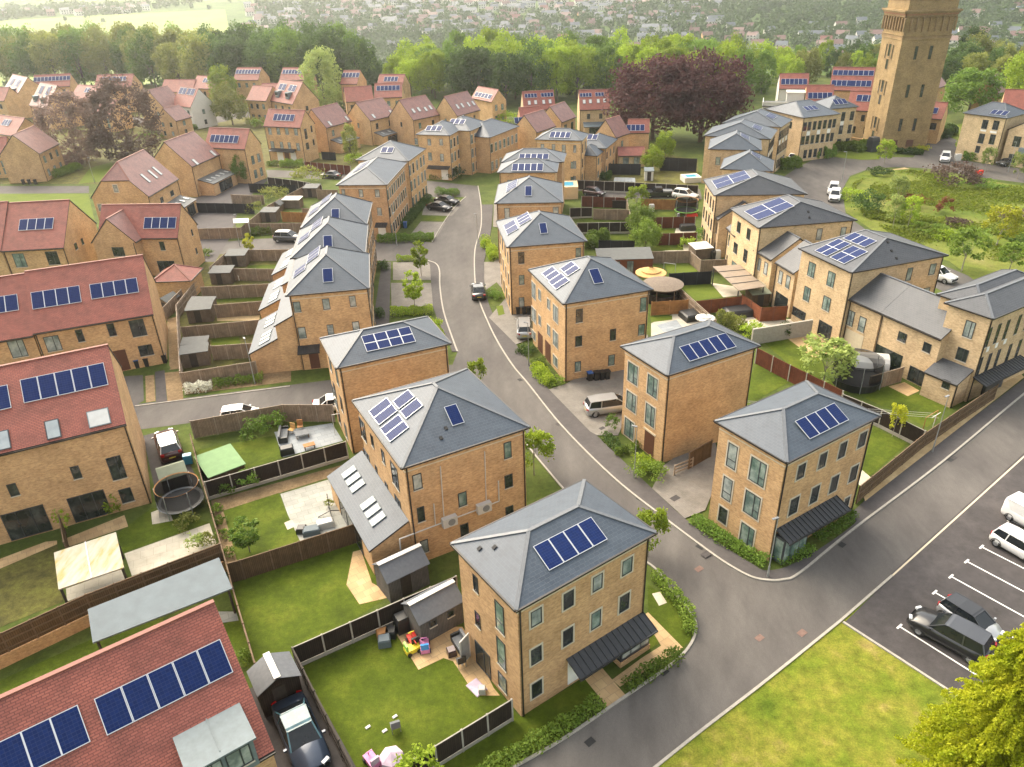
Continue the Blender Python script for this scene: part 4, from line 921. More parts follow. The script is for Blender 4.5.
h.grid('W', [.15,.38,.62,.85], [1.4,4.2,6.9], .8, 1.7, 'tall', 'glass_dark'); h.grid('S', [.5, .8], [6.9], .8, 1.3); h.solar('W', t(150,295), t(180,332), t(335,270), 2, 2)
# two-storey links between them; eaves face the gardens (their W wall)
def lnk(label, F, yaw, w, d, ze, rise, doors, tt, rects, roof='gable'):
    h = House('link_house', label, C3, (*F, ze), ze, w, d, yaw=yaw, roof=(roof, 'y', rise), pipe='WS NW', **TP); h.wins('W', tt, rects, 'tall', 'glass_green'); return h
t = T(780, 220, 4.037)
h = House('link_house', 'low pale brick house with grey slate roof, garage-like opening full of plants, trampoline outside', C3, (*at(941,339.4,5.6)[:2], 5.6), 5.6, 7.0, 6.9, yaw=24, roof=('gable', 'y', 2.3), pipe='NW', **TP); LK1 = h
h.wins('W', t, [(472,445,515,500,'plain'),(572,487,615,543,'plain'),(508,583,590,680,'doors')], 'plain', 'glass_dark'); u0, _ = h.onwall('W', *t(375,560)); u1, _ = h.onwall('W', *t(490,580)); h.block('garage_opening', 'glass_dark', 'W', min(u0,u1), max(u0,u1), .05, 2.2, .012)
h = House('link_house', 'low pale brick house with two tall windows over a blank pale garage door', C3, (*(LK1.F+LK1.a*6.9)[:2], 5.62), 5.62, 7.0, 4.1, yaw=24, roof=('gable', 'y', 2.3), pipe='NW', **TP)
h.wins('W', t, [(262,355,303,435),(312,382,350,460)], 'tall', 'glass_pale'); u0, _ = h.onwall('W', *t(240,490)); u1, _ = h.onwall('W', *t(330,510)); h.block('garage_door', 'stone_band', 'W', max(.3,min(u0,u1)), min(3.8,max(u0,u1)), .05, 2.3, .03)
t = T(680, 120, 4.794)
h = House('link_house', 'low pale brick house with dark slate roof, right of the tan sheet-roofed pergola', C3, (*at(793.7,273.3,5.6)[:2], 5.6), 5.6, 7.0, 3.9, yaw=13, roof=('gable', 'y', 2.3), pipe='NW', **TP); h.grid('W', [.3,.7], [4.1], .8, 1.5, 'tall', 'glass_pale'); h.block('garage_opening', 'glass_dark', 'W', .6, 3.2, .05, 2.2, .012)
h = House('link_house', 'low pale brick house with dark slate roof, behind the tan sheet-roofed pergola', C3, (*at(771,260,5.6)[:2], 5.6), 5.6, 7.0, 4.0, yaw=13, roof=('gable', 'y', 2.3), pipe='NW', **TP); h.grid('W', [.3,.7], [4.1], .8, 1.5, 'tall', 'glass_pale'); h.block('garage_door', 'stone_band', 'W', .6, 3.2, .05, 2.2, .03)
h = House('link_house', 'low pale brick link house overlooking the white-roofed garden store', C3, (*at(735,236,5.6)[:2], 5.6), 5.6, 7.0, 3.7, yaw=2, roof=('gable', 'y', 2.3), pipe='NW', **TP); h.grid('W', [.3,.7], [1.3,4.1], .8, 1.5, 'tall', 'glass_dark')
h = House('link_house', 'low pale brick link house at the end of the reddish garden fences', C3, (*at(718,219.5,5.6)[:2], 5.6), 5.6, 7.0, 3.6, yaw=2, roof=('gable', 'y', 2.3), pipe='NW', **TP); h.grid('W', [.3,.7], [1.3,4.1], .8, 1.5, 'tall', 'glass_dark')
# corner building at the right edge
t = T(780, 220, 4.037)
h = House('pale_brick_house', 'pale brick corner building with long canopy beside the road, two stepped hipped roofs', C3, (993,319), 8.7, 12, 4.4, yaw=30.5, roof=('hip', 'x', 2.2, 1.1), pipe='SW', **TP); E0 = h
h.wins('W', t, [(735,398,792,485)], 'wide', 'glass_pale'); h.wins('W', t, [(705,507,765,580)], 'wide', 'glass_dark')
h.grid('S', [.06,.18,.30,.46,.6], [6.6,3.6], .45, 2.0, 'tall', 'glass_dark'); h.canopy('S', .2, 8, 2.7, 1.3, .4); h.block('glazed_front', 'frame_dark', 'S', 2.6, 5.6, .1, 2.2, .3); h.block('render_panel', 'white_paint', 'S', 1.1, 1.5, 5.0, 5.5, .03); h.block('render_panel', 'white_paint', 'S', 2.5, 2.9, 5.0, 5.5, .03); h.block('render_panel', 'white_paint', 'S', 3.9, 4.3, 5.0, 5.5, .03)
w2 = House('wing', 'x', 'x', (*(at(937.3,294.3,8.6)-h.a*4.4)[:2], 8.6), 8.6, 11, 4.4, yaw=30.5, roof=('hip', 'x', 2.2, 1.15), pipe='', **TP); merge(h, w2)
q = h.F-h.b*2.1+h.a*.35; w2 = House('wing', 'x', 'x', (q[0], q[1], 2.5), 2.5, 2.3, 3.2, yaw=30.5, roof=('mono', 'W', .9), pipe='SW', **TP); w2.wins('W', t, [(650,637,692,690)], 'plain', 'glass_dark'); merge(h, w2)
# --- upper right row
t = T(690, 60, 5.39)
RW = [('pale_brick_house', 'small hipped roof with white edge strips, first behind the grey-panelled house', (720.6,169), (772.6,171.3), 8.0, 7.5, 'y', (.25,.75)),
 ('pale_brick_house', 'pale brick house with little white-edged hip roof, second of the upper row', (708.6,149), (761.4,150.4), 8.7, 8.3, 'x', (.2,.5,.8)),
 ('pale_brick_house', 'wide pale brick house with broad grey hip, third of the upper row', (703.9,135.7), (770.7,139.2), 8.7, 8.9, 'x', (.3,.8)),
 ('pale_brick_house', 'pale brick house with long blue-grey hip, fourth of the upper row, hedge in front', (722.5,123), (780.9,127.2), 8.7, 8.4, 'x', (.3,.8)),
 ('pale_brick_house', 'pale brick house with panel strips on its slope, next to the small pyramid roof', (764,108.6), (803.5,117.9), 8.7, 9, 'x', (.3,.8))]
for nm, lb, Lp, Fp, ze, w, ax, us in RW:
    h = House(nm, lb, C3, Fp, ze, w, None, L=Lp, roof=('hip', 'x', 2.8, 2.1), wall='brick_pale', tile='slate')
    h.grid('W', us, [6.7], .8, 1.3, 'plain'); h.grid('S', [.1,.22,.36,.5,.64,.78,.9], [1.4,4.2,6.9], .8, 1.7, 'tall', 'glass_dark', skip=((0,0),(6,0)))
    if w > 8.35: [h.block('render_panel', 'white_paint', 'S', h.w*u_-.4, h.w*u_+.4, 5.1, 5.9, .03) for u_ in (.22,.5,.78)]
    h.solar_c('S', None, 1, 1.7, 3 if w > 8 else 2, dx=h.w*.45, dy=3.2)
h = House('pale_brick_house', 'pale brick house with small pyramid roof and solar panels, nearest the tower', C3, (829,109), 8.7, 7, 7.4, L=(808.7,103.6), roof=('hip', 'y', 3.4, 1.9), wall='brick_pale')
h.grid('S', [.2,.55,.85], [1.4,4.2,6.9], .9, 1.8, 'tall', 'glass_dark'); h.grid('W', [.3,.7], [4.2,6.9], .8, 1.6, 'tall', 'glass_dark'); h.solar_c('S', None, 1, 1.7, 3, dx=3.5, dy=1.9)
for u_ in (.2,.55): h.block('render_panel', 'white_paint', 'S', h.w*u_-.4, h.w*u_+.4, 5.1, 5.9, .03)
t = T(890, 60, 5.478)
h = House('pale_brick_house', 'pale brick house with white panels under its windows, standing right of the tower drive', C3, (1006.8,118.4), 8.7, 9, 8.2, L=(977.6,114.8), roof=('hip', 'y', 3, 1.9), wall='brick_pale')
h.wins('W', t, [(500,325,540,380),(560,330,600,385),(480,400,520,460),(540,405,580,465),(465,468,495,510),(520,480,550,515)], 'wide', 'glass_dark')
for a in ((497,380,525,393),(550,387,582,403)):
    u0, z0 = h.onwall('W', *t(a[0],a[1])); u1, z1 = h.onwall('W', *t(a[2],a[3])); h.block('render_panel', 'white_paint', 'W', min(u0,u1), max(u0,u1), min(z0,z1), max(z0,z1), .03)
h.solar_c('W', t(600,290), 1, 1.6, 3)
w2 = House('wing', 'x', 'x', (*(h.F+h.b*1.2-h.a*7.4)[:2], 6.6), 6.6, 8, 7.2, yaw=math.degrees(h.yaw), roof=('gable', 'x', 2.2), wall='brick_pale', tile='slate_dark', pipe=''); w2.block('balcony', 'lead', 'W', 1, 4, 2.7, 3.7, .9); w2.grid('W', [.3,.7], [1.3,4.6], 1.3, 1.9, 'wide', 'glass_dark'); merge(h, w2)
# ------------------------------------------------------------------ red roofs on the left
def left_end(px, yaw, w, ze): q = at(*px, ze); y = R_(yaw); return (q[0]-w*math.cos(y), q[1]-w*math.sin(y), ze)
RT = dict(tile='red_tile', ridge='ridge_red'); BT = dict(tile='brown_tile', ridge='ridge_red')
t = T(0, 575, 4.0)
h = House('red_roof_house', 'red-tiled house filling the bottom corner, two rows of large panels and a lead dormer', C3, (-24.65, 12.9, 6.), 6., 16, 11, yaw=35, roof=('gable', 'x', 5.0), **RT); L1 = h
h.solar('S', t(428,640), t(935,390), t(885,250), 5); h.solar('S', t(-109,905), t(363,665), t(315,512), 4)
x, y = h.onroof('S', *t(870, 690)); p, e, u, n = h.planes['S']
o = p+e*x+u*y; d = MB(); d.box(-1.35, -1.15, -1.0, 1.35, 1.9, .78, 0); d.box(-1.5, -1.3, .78, 1.5, 2.0, .88, 0); d.box(-.02, -1.0, .88, .02, 1.9, .92, 0)
dr = d.build('dormer', 'lead', h.root, loc=(o.x, o.y, o.z)); 
for k in (-.62, .62): fm, pm = win_meshes(1.1, 1.2, 'wide'); q = link('window', fm, dr, (k, -1.16, .05)); link('pane', pm['glass_pale'], q)
h.grid('E', [.3,.7], [1.4,4.1], .8, 1.3)
t = T(0, 340, 3.489)
h = House('red_roof_house', 'large red-tiled house with three rooflights, open garden doors and bifold glazing', C3, left_end((126.1,423.7), 25.3, 17, 7.7), 7.7, 17, 10.8, yaw=25.3, roof=('gable', 'x', 4.4), pipe='SE', **RT); L2 = h
h.solar('S', t(85,222), t(380,157), t(358,80), 5); h.solar('S', t(-130,278), t(42,235), t(22,155), 3)
h.sky('S', t(185,312), .95, 1.5, False); h.sky('S', t(345,272), 1.5, 1.35, True); h.sky('S', t(5,352), 1.1, 1.5, False)
h.wins('S', t, [(243,433,288,490),(370,397,443,495,'tall'),(412,510,470,573),(22,495,70,550)], 'plain', 'glass_dark'); h.wins('S', t, [(236,532,402,660,'doors','glass_dark'),(5,585,200,725,'doors','glass_dark')])
t = T(0, 240, 4.794)
h = House('red_roof_house', 'red-tiled terraced house with two four-panel rows, brown front door and bins', C3, left_end((153.3,314), 20.5, 11.4, 6.0), 6.0, 11.4, 10.6, yaw=20.5, roof=('gable', 'x', 4.9), pipe='SE SW', **RT); L3 = h
h.solar('S', t(158,333), t(393,300), t(380,222), 4); h.solar('S', t(440,287), t(668,250), t(655,180), 4)
h.wins('S', t, [(510,395,560,465),(618,375,705,468,'wide'),(660,497,740,560,'wide'),(360,425,408,492),(208,452,300,540,'wide','glass_pale')], 'plain', 'glass_dark')
u0, _ = h.onwall('S', *t(545,570)); u1, _ = h.onwall('S', *t(612,565)); h.block('front_door', 'door_brown', 'S', u0, u1, .1, 2.5, .05)
q = h.F-h.b*9
h = House('red_roof_house', 'red-tiled terraced house cut by the photo edge, its roof a step lower than the neighbour', C3, (q[0], q[1], 5.8), 5.8, 9, 10.6, yaw=20.5, roof=('gable', 'x', 4.9), pipe='', **RT)
h.solar('S', t(-95,368), t(93,335), t(78,258), 3); h.wins('S', t, [(32,465,135,570,'wide','glass_pale')])
t = T(0, 170, 5.9)
h = House('red_roof_house', 'red-tiled house with one row of four panels and a plain gable beside the grass verge', C3, left_end((63.6,247.6), 4, 8.1, 5.8), 5.8, 8.1, 11.2, yaw=4, roof=('gable', 'x', 5.0), pipe='SE SW', **RT); L4 = h
h.solar('S', t(110,358), t(312,350), t(318,283), 4); h.wins('S', t, [(75,490,160,575,'wide','glass_green'),(268,478,355,560,'wide','glass_dark')]); h.wins('E', t, [(435,425,460,475),(475,397,495,445)], 'plain', 'glass_dark')
q = h.F-h.b*8; h = House('red_roof_house', 'red-tiled house at the left photo edge without any panels in view', C3, (q[0], q[1], 5.9), 5.9, 8, 11.2, yaw=4, roof=('gable', 'x', 5.1), pipe='', **RT); h.grid('S', [.3,.75], [4.2], 1.2, 1.4, 'wide')
t = T(80, 130, 4.511)
h = House('red_roof_house', 'red-tiled house with a projecting front gable and four panels, beside the small tiled garage', C3, left_end((177.5,238), -5, 11.6, 5.6), 5.6, 11.6, 6.4, yaw=-5, roof=('gable', 'x', 3.9), pipe='SE', **RT); L5 = h
h.solar('S', t(287,447), t(432,443), t(432,392), 4); h.wins('S', t, [(358,503,385,543)], 'plain', 'glass_dark'); h.wins('S', t, [(350,590,435,645)], 'wide', 'glass_dark'); h.wins('E', t, [(500,445,510,480),(520,530,530,560)], 'plain', 'glass_dark')
q = at(102,236.4,5.6); q = h.F+h.b*.0-h.a*1.6
w2 = House('wing', 'x', 'x', (q[0], q[1], 5.6), 5.6, 6.4, 5.0, yaw=-5, roof=('gable', 'y', 3.3), pipe='SE', **BT); w2.wins('S', t, [(145,528,203,570)], 'wide', 'glass_dark'); merge(h, w2)
h = House('tiled_garage', 'small hip-roofed red-tiled brick garage at the head of the back gardens', 'garage', (190.8,280.7), 2.6, 4.6, 5.2, R=(208.6,262), L=(160.2,280.7), roof=('hip', 'x', 2.3, 1.5), pipe='', **RT)
h = House('tan_gable_house', 'house with half-hipped gable, brown tiles and three long rooflights', C3, (148.7,196.5), 5.8, 11.6, 9.8, yaw=87, roof=('gable', 'x', 5.2, 2.2), pipe='SW SE', **BT); L7 = h
for a in ((295,218),(328,200),(348,185)): h.sky('S', t(*a), .7, 1.9)
h.wins('W', t, [(150,248,172,280),(82,335,105,365)], 'surround', 'glass_pale'); h.wins('S', t, [(405,270,425,300),(360,300,378,330)], 'plain', 'glass_dark'); leanto(h, 'S', 5.6, 10.8, 3.1, 3.0, 2.3, 'grey_felt', 3, skw=.6, skh=1.1, doors=True)
h = House('tan_gable_house', 'tan-gabled house with brown tiles, two rooflights and a glazed grey lean-to', C3, (192,166.6), 5.8, 10.2, 9.2, yaw=78.5, roof=('gable', 'x', 4.5), pipe='SW SE', **BT); L8 = h
h.sky('S', t(520,145), .8, 1.4); h.sky('S', t(600,105), .8, 1.4); h.wins('S', t, [(540,215,562,255),(622,178,645,212)], 'plain', 'glass_dark'); leanto(h, 'S', 1.2, 9.8, 3.1, 3.2, 2.3, 'grey_felt', 5, skw=.6, skh=1.1, doors=True)
t = T(120, 60, 5.9)
h = House('red_roof_house', 'tall red-tiled house with six narrow panels, between the tan gable and the willow-like tree', C3, (204,147.4), 6.9, None, 5.6, L=(202,144), R=(244.6,149.3), roof=('gable', 'x', 3.4), pipe='SE', **RT); L9 = h; h.d = h.d
h.solar('S', t(528,487), t(695,490), t(708,445), 6); h.grid('E', [.35,.7], [1.6,4.4], .9, 1.6, 'tall')
t = T(240, 60, 5.9)
h = House('red_roof_house', 'three-storey red-tiled house with eight front windows, canopy and two hedges', C3, (263.2,126.1), 7.6, 9.7, 5.6, R=(300.2,127.8), roof=('gable', 'x', 3.2), pipe='SE SW', **RT)
h.wins('S', t, [(165,400,188,440),(215,400,238,440),(265,400,288,440),(318,402,342,445),(180,478,205,525),(235,482,258,527),(282,485,303,532),(332,490,355,535)], 'plain', 'glass_pale'); h.wins('E', t, [(378,402,398,470),(388,485,408,530),(415,385,428,428),(428,465,440,505)], 'tall', 'glass_dark')
h.solar('S', t(193,357), t(315,362), t(318,322), 5); h.canopy('S', 1, 7.6, 2.9, 1.2, .4); h.block('front_door', 'door_brown', 'S', 4.2, 5.4, .1, 2.3, .05); h.block('render_panel', 'white_paint', 'S', 2.2, 3.8, .2, 2.3, .03); h.block('render_panel', 'white_paint', 'S', 5.8, 7.2, .2, 2.3, .03)
for i, (F, yw, w, d, rise, lab, nsk, sky, le) in enumerate((((-40.3,178.7), 60.8, 9.2, 7.6, 3.9, 'two rooflights, nearest of four brown-tiled gables behind the terrace', 2, T(240,60,5.9), [(530,375),(630,345)]),
   ((-31.3,185.8), 53.5, 8.9, 8.6, 3.8, 'two rooflights and a glazed lean-to, second of four brown-tiled gables', 2, T(360,60,5.9), [(80,332),(182,308)]),
   ((-21,184.5), 47.7, 8.6, 9.0, 4.2, 'four rooflights, third of four brown-tiled gables', 4, T(360,60,5.9), [(315,300),(347,292),(387,290),(415,280)]),
   ((-10.8,188), 55.1, 9.4, 7.4, 4.2, 'four rooflights, farthest of four brown-tiled gables beside the orange-red roof', 4, T(360,60,5.9), [(575,275),(603,268),(640,262),(668,255)]))):
    h = House('tan_gable_house', 'tan gable with '+lab, C3, (*F, 5.8), 5.8, w, d, yaw=yw, roof=('gable', 'x', rise), **BT)
    for a in sky_ if False else le: h.sky('S', sky(*a), .75, 1.2)
    h.grid('S', [.25,.75], [1.5,4.2], .8, 1.3); h.grid('W', [.5], [4.4], .6, 1.1)
    if i in (0, 1): leanto(h, 'S', 1, 8, 3, 3, 2.3, 'grey_felt', 3, skw=.6, skh=1.1, doors=True)
t = T(360, 60, 5.9)
h = House('red_roof_house', 'orange-red roof with five tilted panels, end house before the wood', C3, (471,98), 5.8, 9.7, 5, R=(491.4,102), roof=('gable', 'x', 2.8), **RT); h.solar('S', t(672,215), t(770,230), t(778,203), 5); h.grid('E', [.3,.7], [1.4,4.2], .8, 1.5, 'tall')
# --- middle distance
t = T(480, 80, 5.683)
h = House('red_roof_house', 'left of two dark-red roofs below the wood, eight panels over four rooflights', C3, (5.3,192,5.8), 5.8, 7.9, 6.4, yaw=6.8, roof=('gable', 'x', 4.0), wall='brick_pale', **RT); h.solar('S', t(255,102), t(325,100), t(325,77), 4); h.solar('S', t(348,97), t(418,95), t(418,72), 4)
for a in ((280,130),(316,127),(362,125),(398,122)): h.sky('S', t(*a), .7, 1.1)
h.grid('S', [.3,.7], [1.4,4.2], .8, 1.2)
h = House('red_roof_house', 'right of two dark-red roofs below the wood, blue glazed porch, beside the copper beech', C3, (18.7,190.3,5.8), 5.8, 7.4, 8, yaw=-.9, roof=('gable', 'x', 4.0), wall='brick_pale', **RT); h.solar('S', t(568,97), t(635,97), t(635,75), 4); h.solar('S', t(655,94), t(705,92), t(705,70), 3)
for a in ((592,124),(627,122),(672,120),(708,117)): h.sky('S', t(*a), .7, 1.1)
h.grid('S', [.3,.7], [4.2], .8, 1.2); leanto(h, 'S', 1, 6.4, 2.9, 2.6, 2.2, 'felt_blue', 0, doors=True)
h = House('tan_gable_house', 'tan-gabled house with plain pinkish tiles, left of the small orchard trees', C3, (7.2,164.8,5.8), 5.8, 7.8, 6.4, yaw=55.1, roof=('gable', 'x', 3.3), **BT)
h.grid('S', [.3,.7], [1.4,4.1], .8, 1.2)
h = House('tan_gable_house', 'tan-gabled house with pinkish tiles set back behind its twin', C3, (13.3,175.3,5.8), 5.8, 7.4, 6.2, yaw=58.5, roof=('gable', 'x', 3.2), **BT); h.grid('S', [.3,.75], [1.4,4.1], 1.2, 1.6, 'wide', 'glass_dark')
h = House('red_roof_house', 'sliver of red roof with two panels behind the pinkish-tiled twin', C3, (521,121), 5.8, 5, 5, yaw=10, roof=('gable', 'x', 2.6), **RT); h.solar_c('S', t(220,230), 1, 1.6, 2)
h = House('tan_gable_house', 'tan-gabled house under the copper beech, joined to a red roof with four panels', C3, (22.9,156.5,5.8), 5.8, 5.6, 5.4, yaw=51.1, roof=('gable', 'x', 3.3), **BT); h.grid('S', [.5], [1.4,4.1], .8, 1.2)
h = House('red_roof_house', 'small red roof with four panels under the copper beech', C3, (627.5,132.8), 5.2, 4.6, 4.6, yaw=-8, roof=('gable', 'x', 2.4), **RT); h.solar_c('S', t(884,272), .95, 1.5, 4); h.grid('E', [.4], [1.4,3.9], .9, 1.5, 'tall'); h.grid('S', [.6], [1.4], .8, 1.2)
h = House('garden_room', 'low red-tiled outbuilding with white doors in the gardens below the copper beech', 'outbuilding', (618,156), 2.4, 5.5, 3.8, yaw=-4, roof=('gable', 'x', 1.4), wall='brick_pale', **RT); h.grid('S', [.3,.7], [1.2], 1.2, 1.7, 'wide', 'glass_pale')
# --- far left, in the sun haze
HZ = [('tan_gable_house', 'hazy tan gable with two pale skylights and dormers, left of the purple-leaved pair', (-159.4,255.4), -45, 15, 11, 5.6, 'BT', 'sky2'),
 ('tan_gable_house', 'hazy tan gable with bright twin skylights, directly behind the smaller purple tree', (-137,231.3), -42.8, 13, 9.6, 5.6, 'BT', 'sky2'),
 ('tan_gable_house', 'tan gable at the bend of the verge, black bins and porch below its two windows', (-96.6,161.1), 95.6, 10.4, 8, 4.0, 'BT', ''),
 ('white_gable_house', 'white-gabled house with grey panels over four small rooflights on red tiles', (-91.9,221.5), -38.3, 9.2, 7.4, 4.4, 'RT', 'mix'),
 ('tan_gable_house', 'tan gable with dull double panels and two dormers, in front of the tall light-green tree', (-65,223.1), -44.3, 11.6, 8.6, 5.2, 'RT', 'dorm')]
for nm, lb, F, yw, w, d, rise, tl, ex in HZ:
    h = House(nm, lb, C3, (*F, 5.8), 5.8, w, d, yaw=yw, roof=('gable', 'x', rise), wall='render_white' if nm.startswith('white') else 'brick', **(RT if tl == 'RT' else BT)); h.grid('S', [.2,.5,.8], [1.5,4.2], 1.0, 1.4, 'tall'); h.grid('E', [.5], [1.5,4.2], .8, 1.2)
    if ex == 'sky2':
        sl = h.planes['S']; 
        for k in (.28, .68): p, e, u, n = sl; h.solar_c('S', None, 2.4, 2.6, 1, dx=w*k, dy=5.2)
    if ex in ('mix', 'dorm'):
        h.solar_c('S', None, 1.7, 1.9, 2, dx=w*.27, dy=4.5); h.solar_c('S', None, 1.7, 1.9, 2, dx=w*.7, dy=4.5)
    if ex in ('dorm', 'sky2'):
        for k in (.25, .7):
            p, e, u, n = h.planes['S']; o = p+e*(w*k)+u*1.9; d_ = MB(); d_.box(-.8, -.5, -.5, .8, 1.8, 1.2); dr = d_.build('dormer', 'lead', h.root, loc=tuple(o)); fm, pm = win_meshes(1.2, .9, 'wide'); q = link('window', fm, dr, (0, -.505, .5)); link('pane', pm['glass_dark'], q)
FAR = [('low hazy red roof with long panel row behind the twin-skylight gables', (33,88), (70,86), 7.5, 10),
 ('hazy red roof with panels rising behind the taller purple tree', (94,88), (131,87), 7.5, 7),
 ('plain red roof low behind the tan and white gables', (160,92), (192,92), 4, 0),
 ('narrow red roof with few panels left of the bushy pale tree', (191,88), (216,89), 5, 3),
 ('red roof with panels right of the bushy pale tree', (233,80), (258,80), 7, 8),
 ('dark-red roof with a full panel row left of the tall light-green tree', (279,80), (306,80), 6.5, 8),
 ('red roof with panels just right of the tall light-green tree', (340,84), (357,84), 7.5, 5),
 ('red roof with four dark panels in front of the dark wood', (376,88), (402,88), 6, 4),
 ('low tan-gabled roof with six panels, left of the four-panel roof', (374,98), (402,97), 5.4, 6),
 ('tan gable beside low red roofs between the pair of gables and the wood', (346,102), (374,100), 5, 0),
 ('peach-walled house below the bushy pale tree', (246,100), (266,101), 6, 0),
 ('hazy red roof with two pale skylights, half hidden by the smaller purple tree', (70,98), (95,100), 5.8, 2),
 ('pale-fronted red roof glimpsed between the two purple trees', (88,114), (110,115), 4.6, 0),
 ('red roof at the left photo edge below the long pink roof', (-22,158), (6,156), 4.6, 0),
 ('hazy red roof cut by the left photo edge, beside the twin-skylight gables', (-24,101), (4,101), 6, 3),
 ('low red roof between the peach-walled house and the dormered gable', (258,97), (276,97), 4.8, 0),
 ('long pink roof with pale skylight at the left photo edge', (-14,132), (14,136), 6, 3)]
for lb, a, b_, ze, n in FAR:
    h = House('red_roof_house', lb, C3, a, ze, None, 7.5, R=b_, L=(a[0]-2, a[1]-4), roof=('gable', 'x', 3.4), **RT); h.d = 7.5
    if n: h.solar_c('S', None, 1.1, 1.7, n, dx=h.w*.5, dy=3.2)
    h.grid('S', [.2,.5,.8], [1.5, ze-1.6], .9, 1.3)
h = House('tan_gable_house', 'small brown-roofed house just right of the taller purple tree', C3, at(176,121,4.6), 4.6, 6, 6.4, yaw=70, roof=('gable', 'x', 3), **BT); h.grid('S', [.5], [1.4,3.6], .9, 1.2); h.grid('W', [.3,.7], [1.4,3.6], .7, 1.1)
h = House('tan_gable_house', 'tan gable leaning against the white-gabled house', C3, at(164,108,5.8), 5.8, 8, 8, yaw=72, roof=('gable', 'x', 4.6), **BT); h.grid('W', [.3,.7], [1.4,4.2], .7, 1.1)
# --- beyond the upper right row
t = T(690, 60, 5.39)
h = House('red_roof_house', 'red roof with seven panels and white gable behind the unfinished terrace block', C3, (779,88.8), 6, None, 7, R=(808.7,88.8), L=(776,85), roof=('gable', 'x', 3.4), wall='render_white', **RT); h.d = 7; h.solar_c('S', None, 1.1, 1.8, 6, dx=h.w*.5, dy=2.2)
h = House('white_block', 'white flat-roofed block with open roof terrace, left of the pyramid roof', 'building', (762,106), 5.2, 10, 7, yaw=-18, roof=('mono', 'S', .15), wall='render_white', tile='felt_grey', pipe='')
q = MB(); q.box(.1, .1, 5.35, 9.9, .25, 6.1); q.box(.1, .25, 5.35, .25, 6.9, 6.1); q.box(9.75, .25, 5.35, 9.9, 6.9, 6.1); q.build('parapet', 'render_white', h.root); q = MB(); q.box(5.5, 3, 5.4, 9.5, 6.6, 7.8); q.box(5.3, 2.8, 7.8, 9.7, 6.8, 8.0); q.build('roof_room', 'render_white', h.root); h.grid('S', [.2,.5,.8], [1.4,3.9], 1.2, 1.5, 'wide', 'glass_dark')
h = House('red_roof_house', 'red roof with four panels just above the small pyramid roof', C3, (806,103), 6, None, 7, R=(834,103), L=(803,99), roof=('gable', 'x', 3.6), **RT); h.d = 7; h.solar_c('S', None, 1.1, 1.7, 5, dx=h.w*.5, dy=2)
h = House('red_roof_house', 'highest red roof left of the tower, two rows of panels', C3, (829,90), 6.5, None, 9, R=(872,91), L=(826,86), roof=('gable', 'x', 5), **RT); h.d = 9; h.solar_c('S', None, 1.2, 1.7, 4, dx=h.w*.27, dy=2); h.solar_c('S', None, 1.2, 1.7, 4, dx=h.w*.72, dy=2); h.solar_c('S', None, 1.2, 1.5, 8, dx=h.w*.5, dy=5)
h = House('red_roof_house', 'red roof with blue panels and yellow brick front, half hidden by the tower', C3, (846,110), 6, 9.5, 7, R=(868,111), L=(844,107), roof=('gable', 'x', 3.6), wall='brick_pale', **RT); h.d = 7; h.solar_c('S', None, 1.2, 1.7, 4, dx=4, dy=3.2); h.grid('S', [.15,.4,.7], [4.4], .8, 1.4, 'plain'); h.grid('S', [.2,.55], [1.8], 1.6, 1.5, 'wide', 'glass_dark')
h = House('red_roof_house', 'red-roofed house with two panels at the right foot of the tower', C3, (918,117.5), 5.2, None, 6.4, R=(942,119.3), L=(915,114), roof=('gable', 'x', 3), **RT); h.d = 6.4; h.solar_c('S', None, 1.3, 1.6, 3, dx=h.w*.3, dy=2); h.grid('S', [.7], [3.6], 1.2, 1.4, 'wide', 'glass_dark'); h.grid('S', [.25], [1.2], 1.2, 2, 'wide', 'glass_dark')
h = House('tan_gable_house', 'tan gable peeping out between the tower and the round dark tree', C3, at(934,89,5.8), 5.8, 8, 7, yaw=40, roof=('gable', 'x', 3.4), **BT)
h = House('red_roof_house', 'red roof at the right photo edge behind the pale brick house', C3, at(1001,111,5.8), 5.8, 12, 8, yaw=-28, roof=('gable', 'x', 4), **RT)
h = House('tan_gable_house', 'narrow tan gable beside the yellow-green tree at the right photo edge', C3, at(1000,96,6), 6, 8, 6, yaw=50, roof=('gable', 'x', 4), **BT)
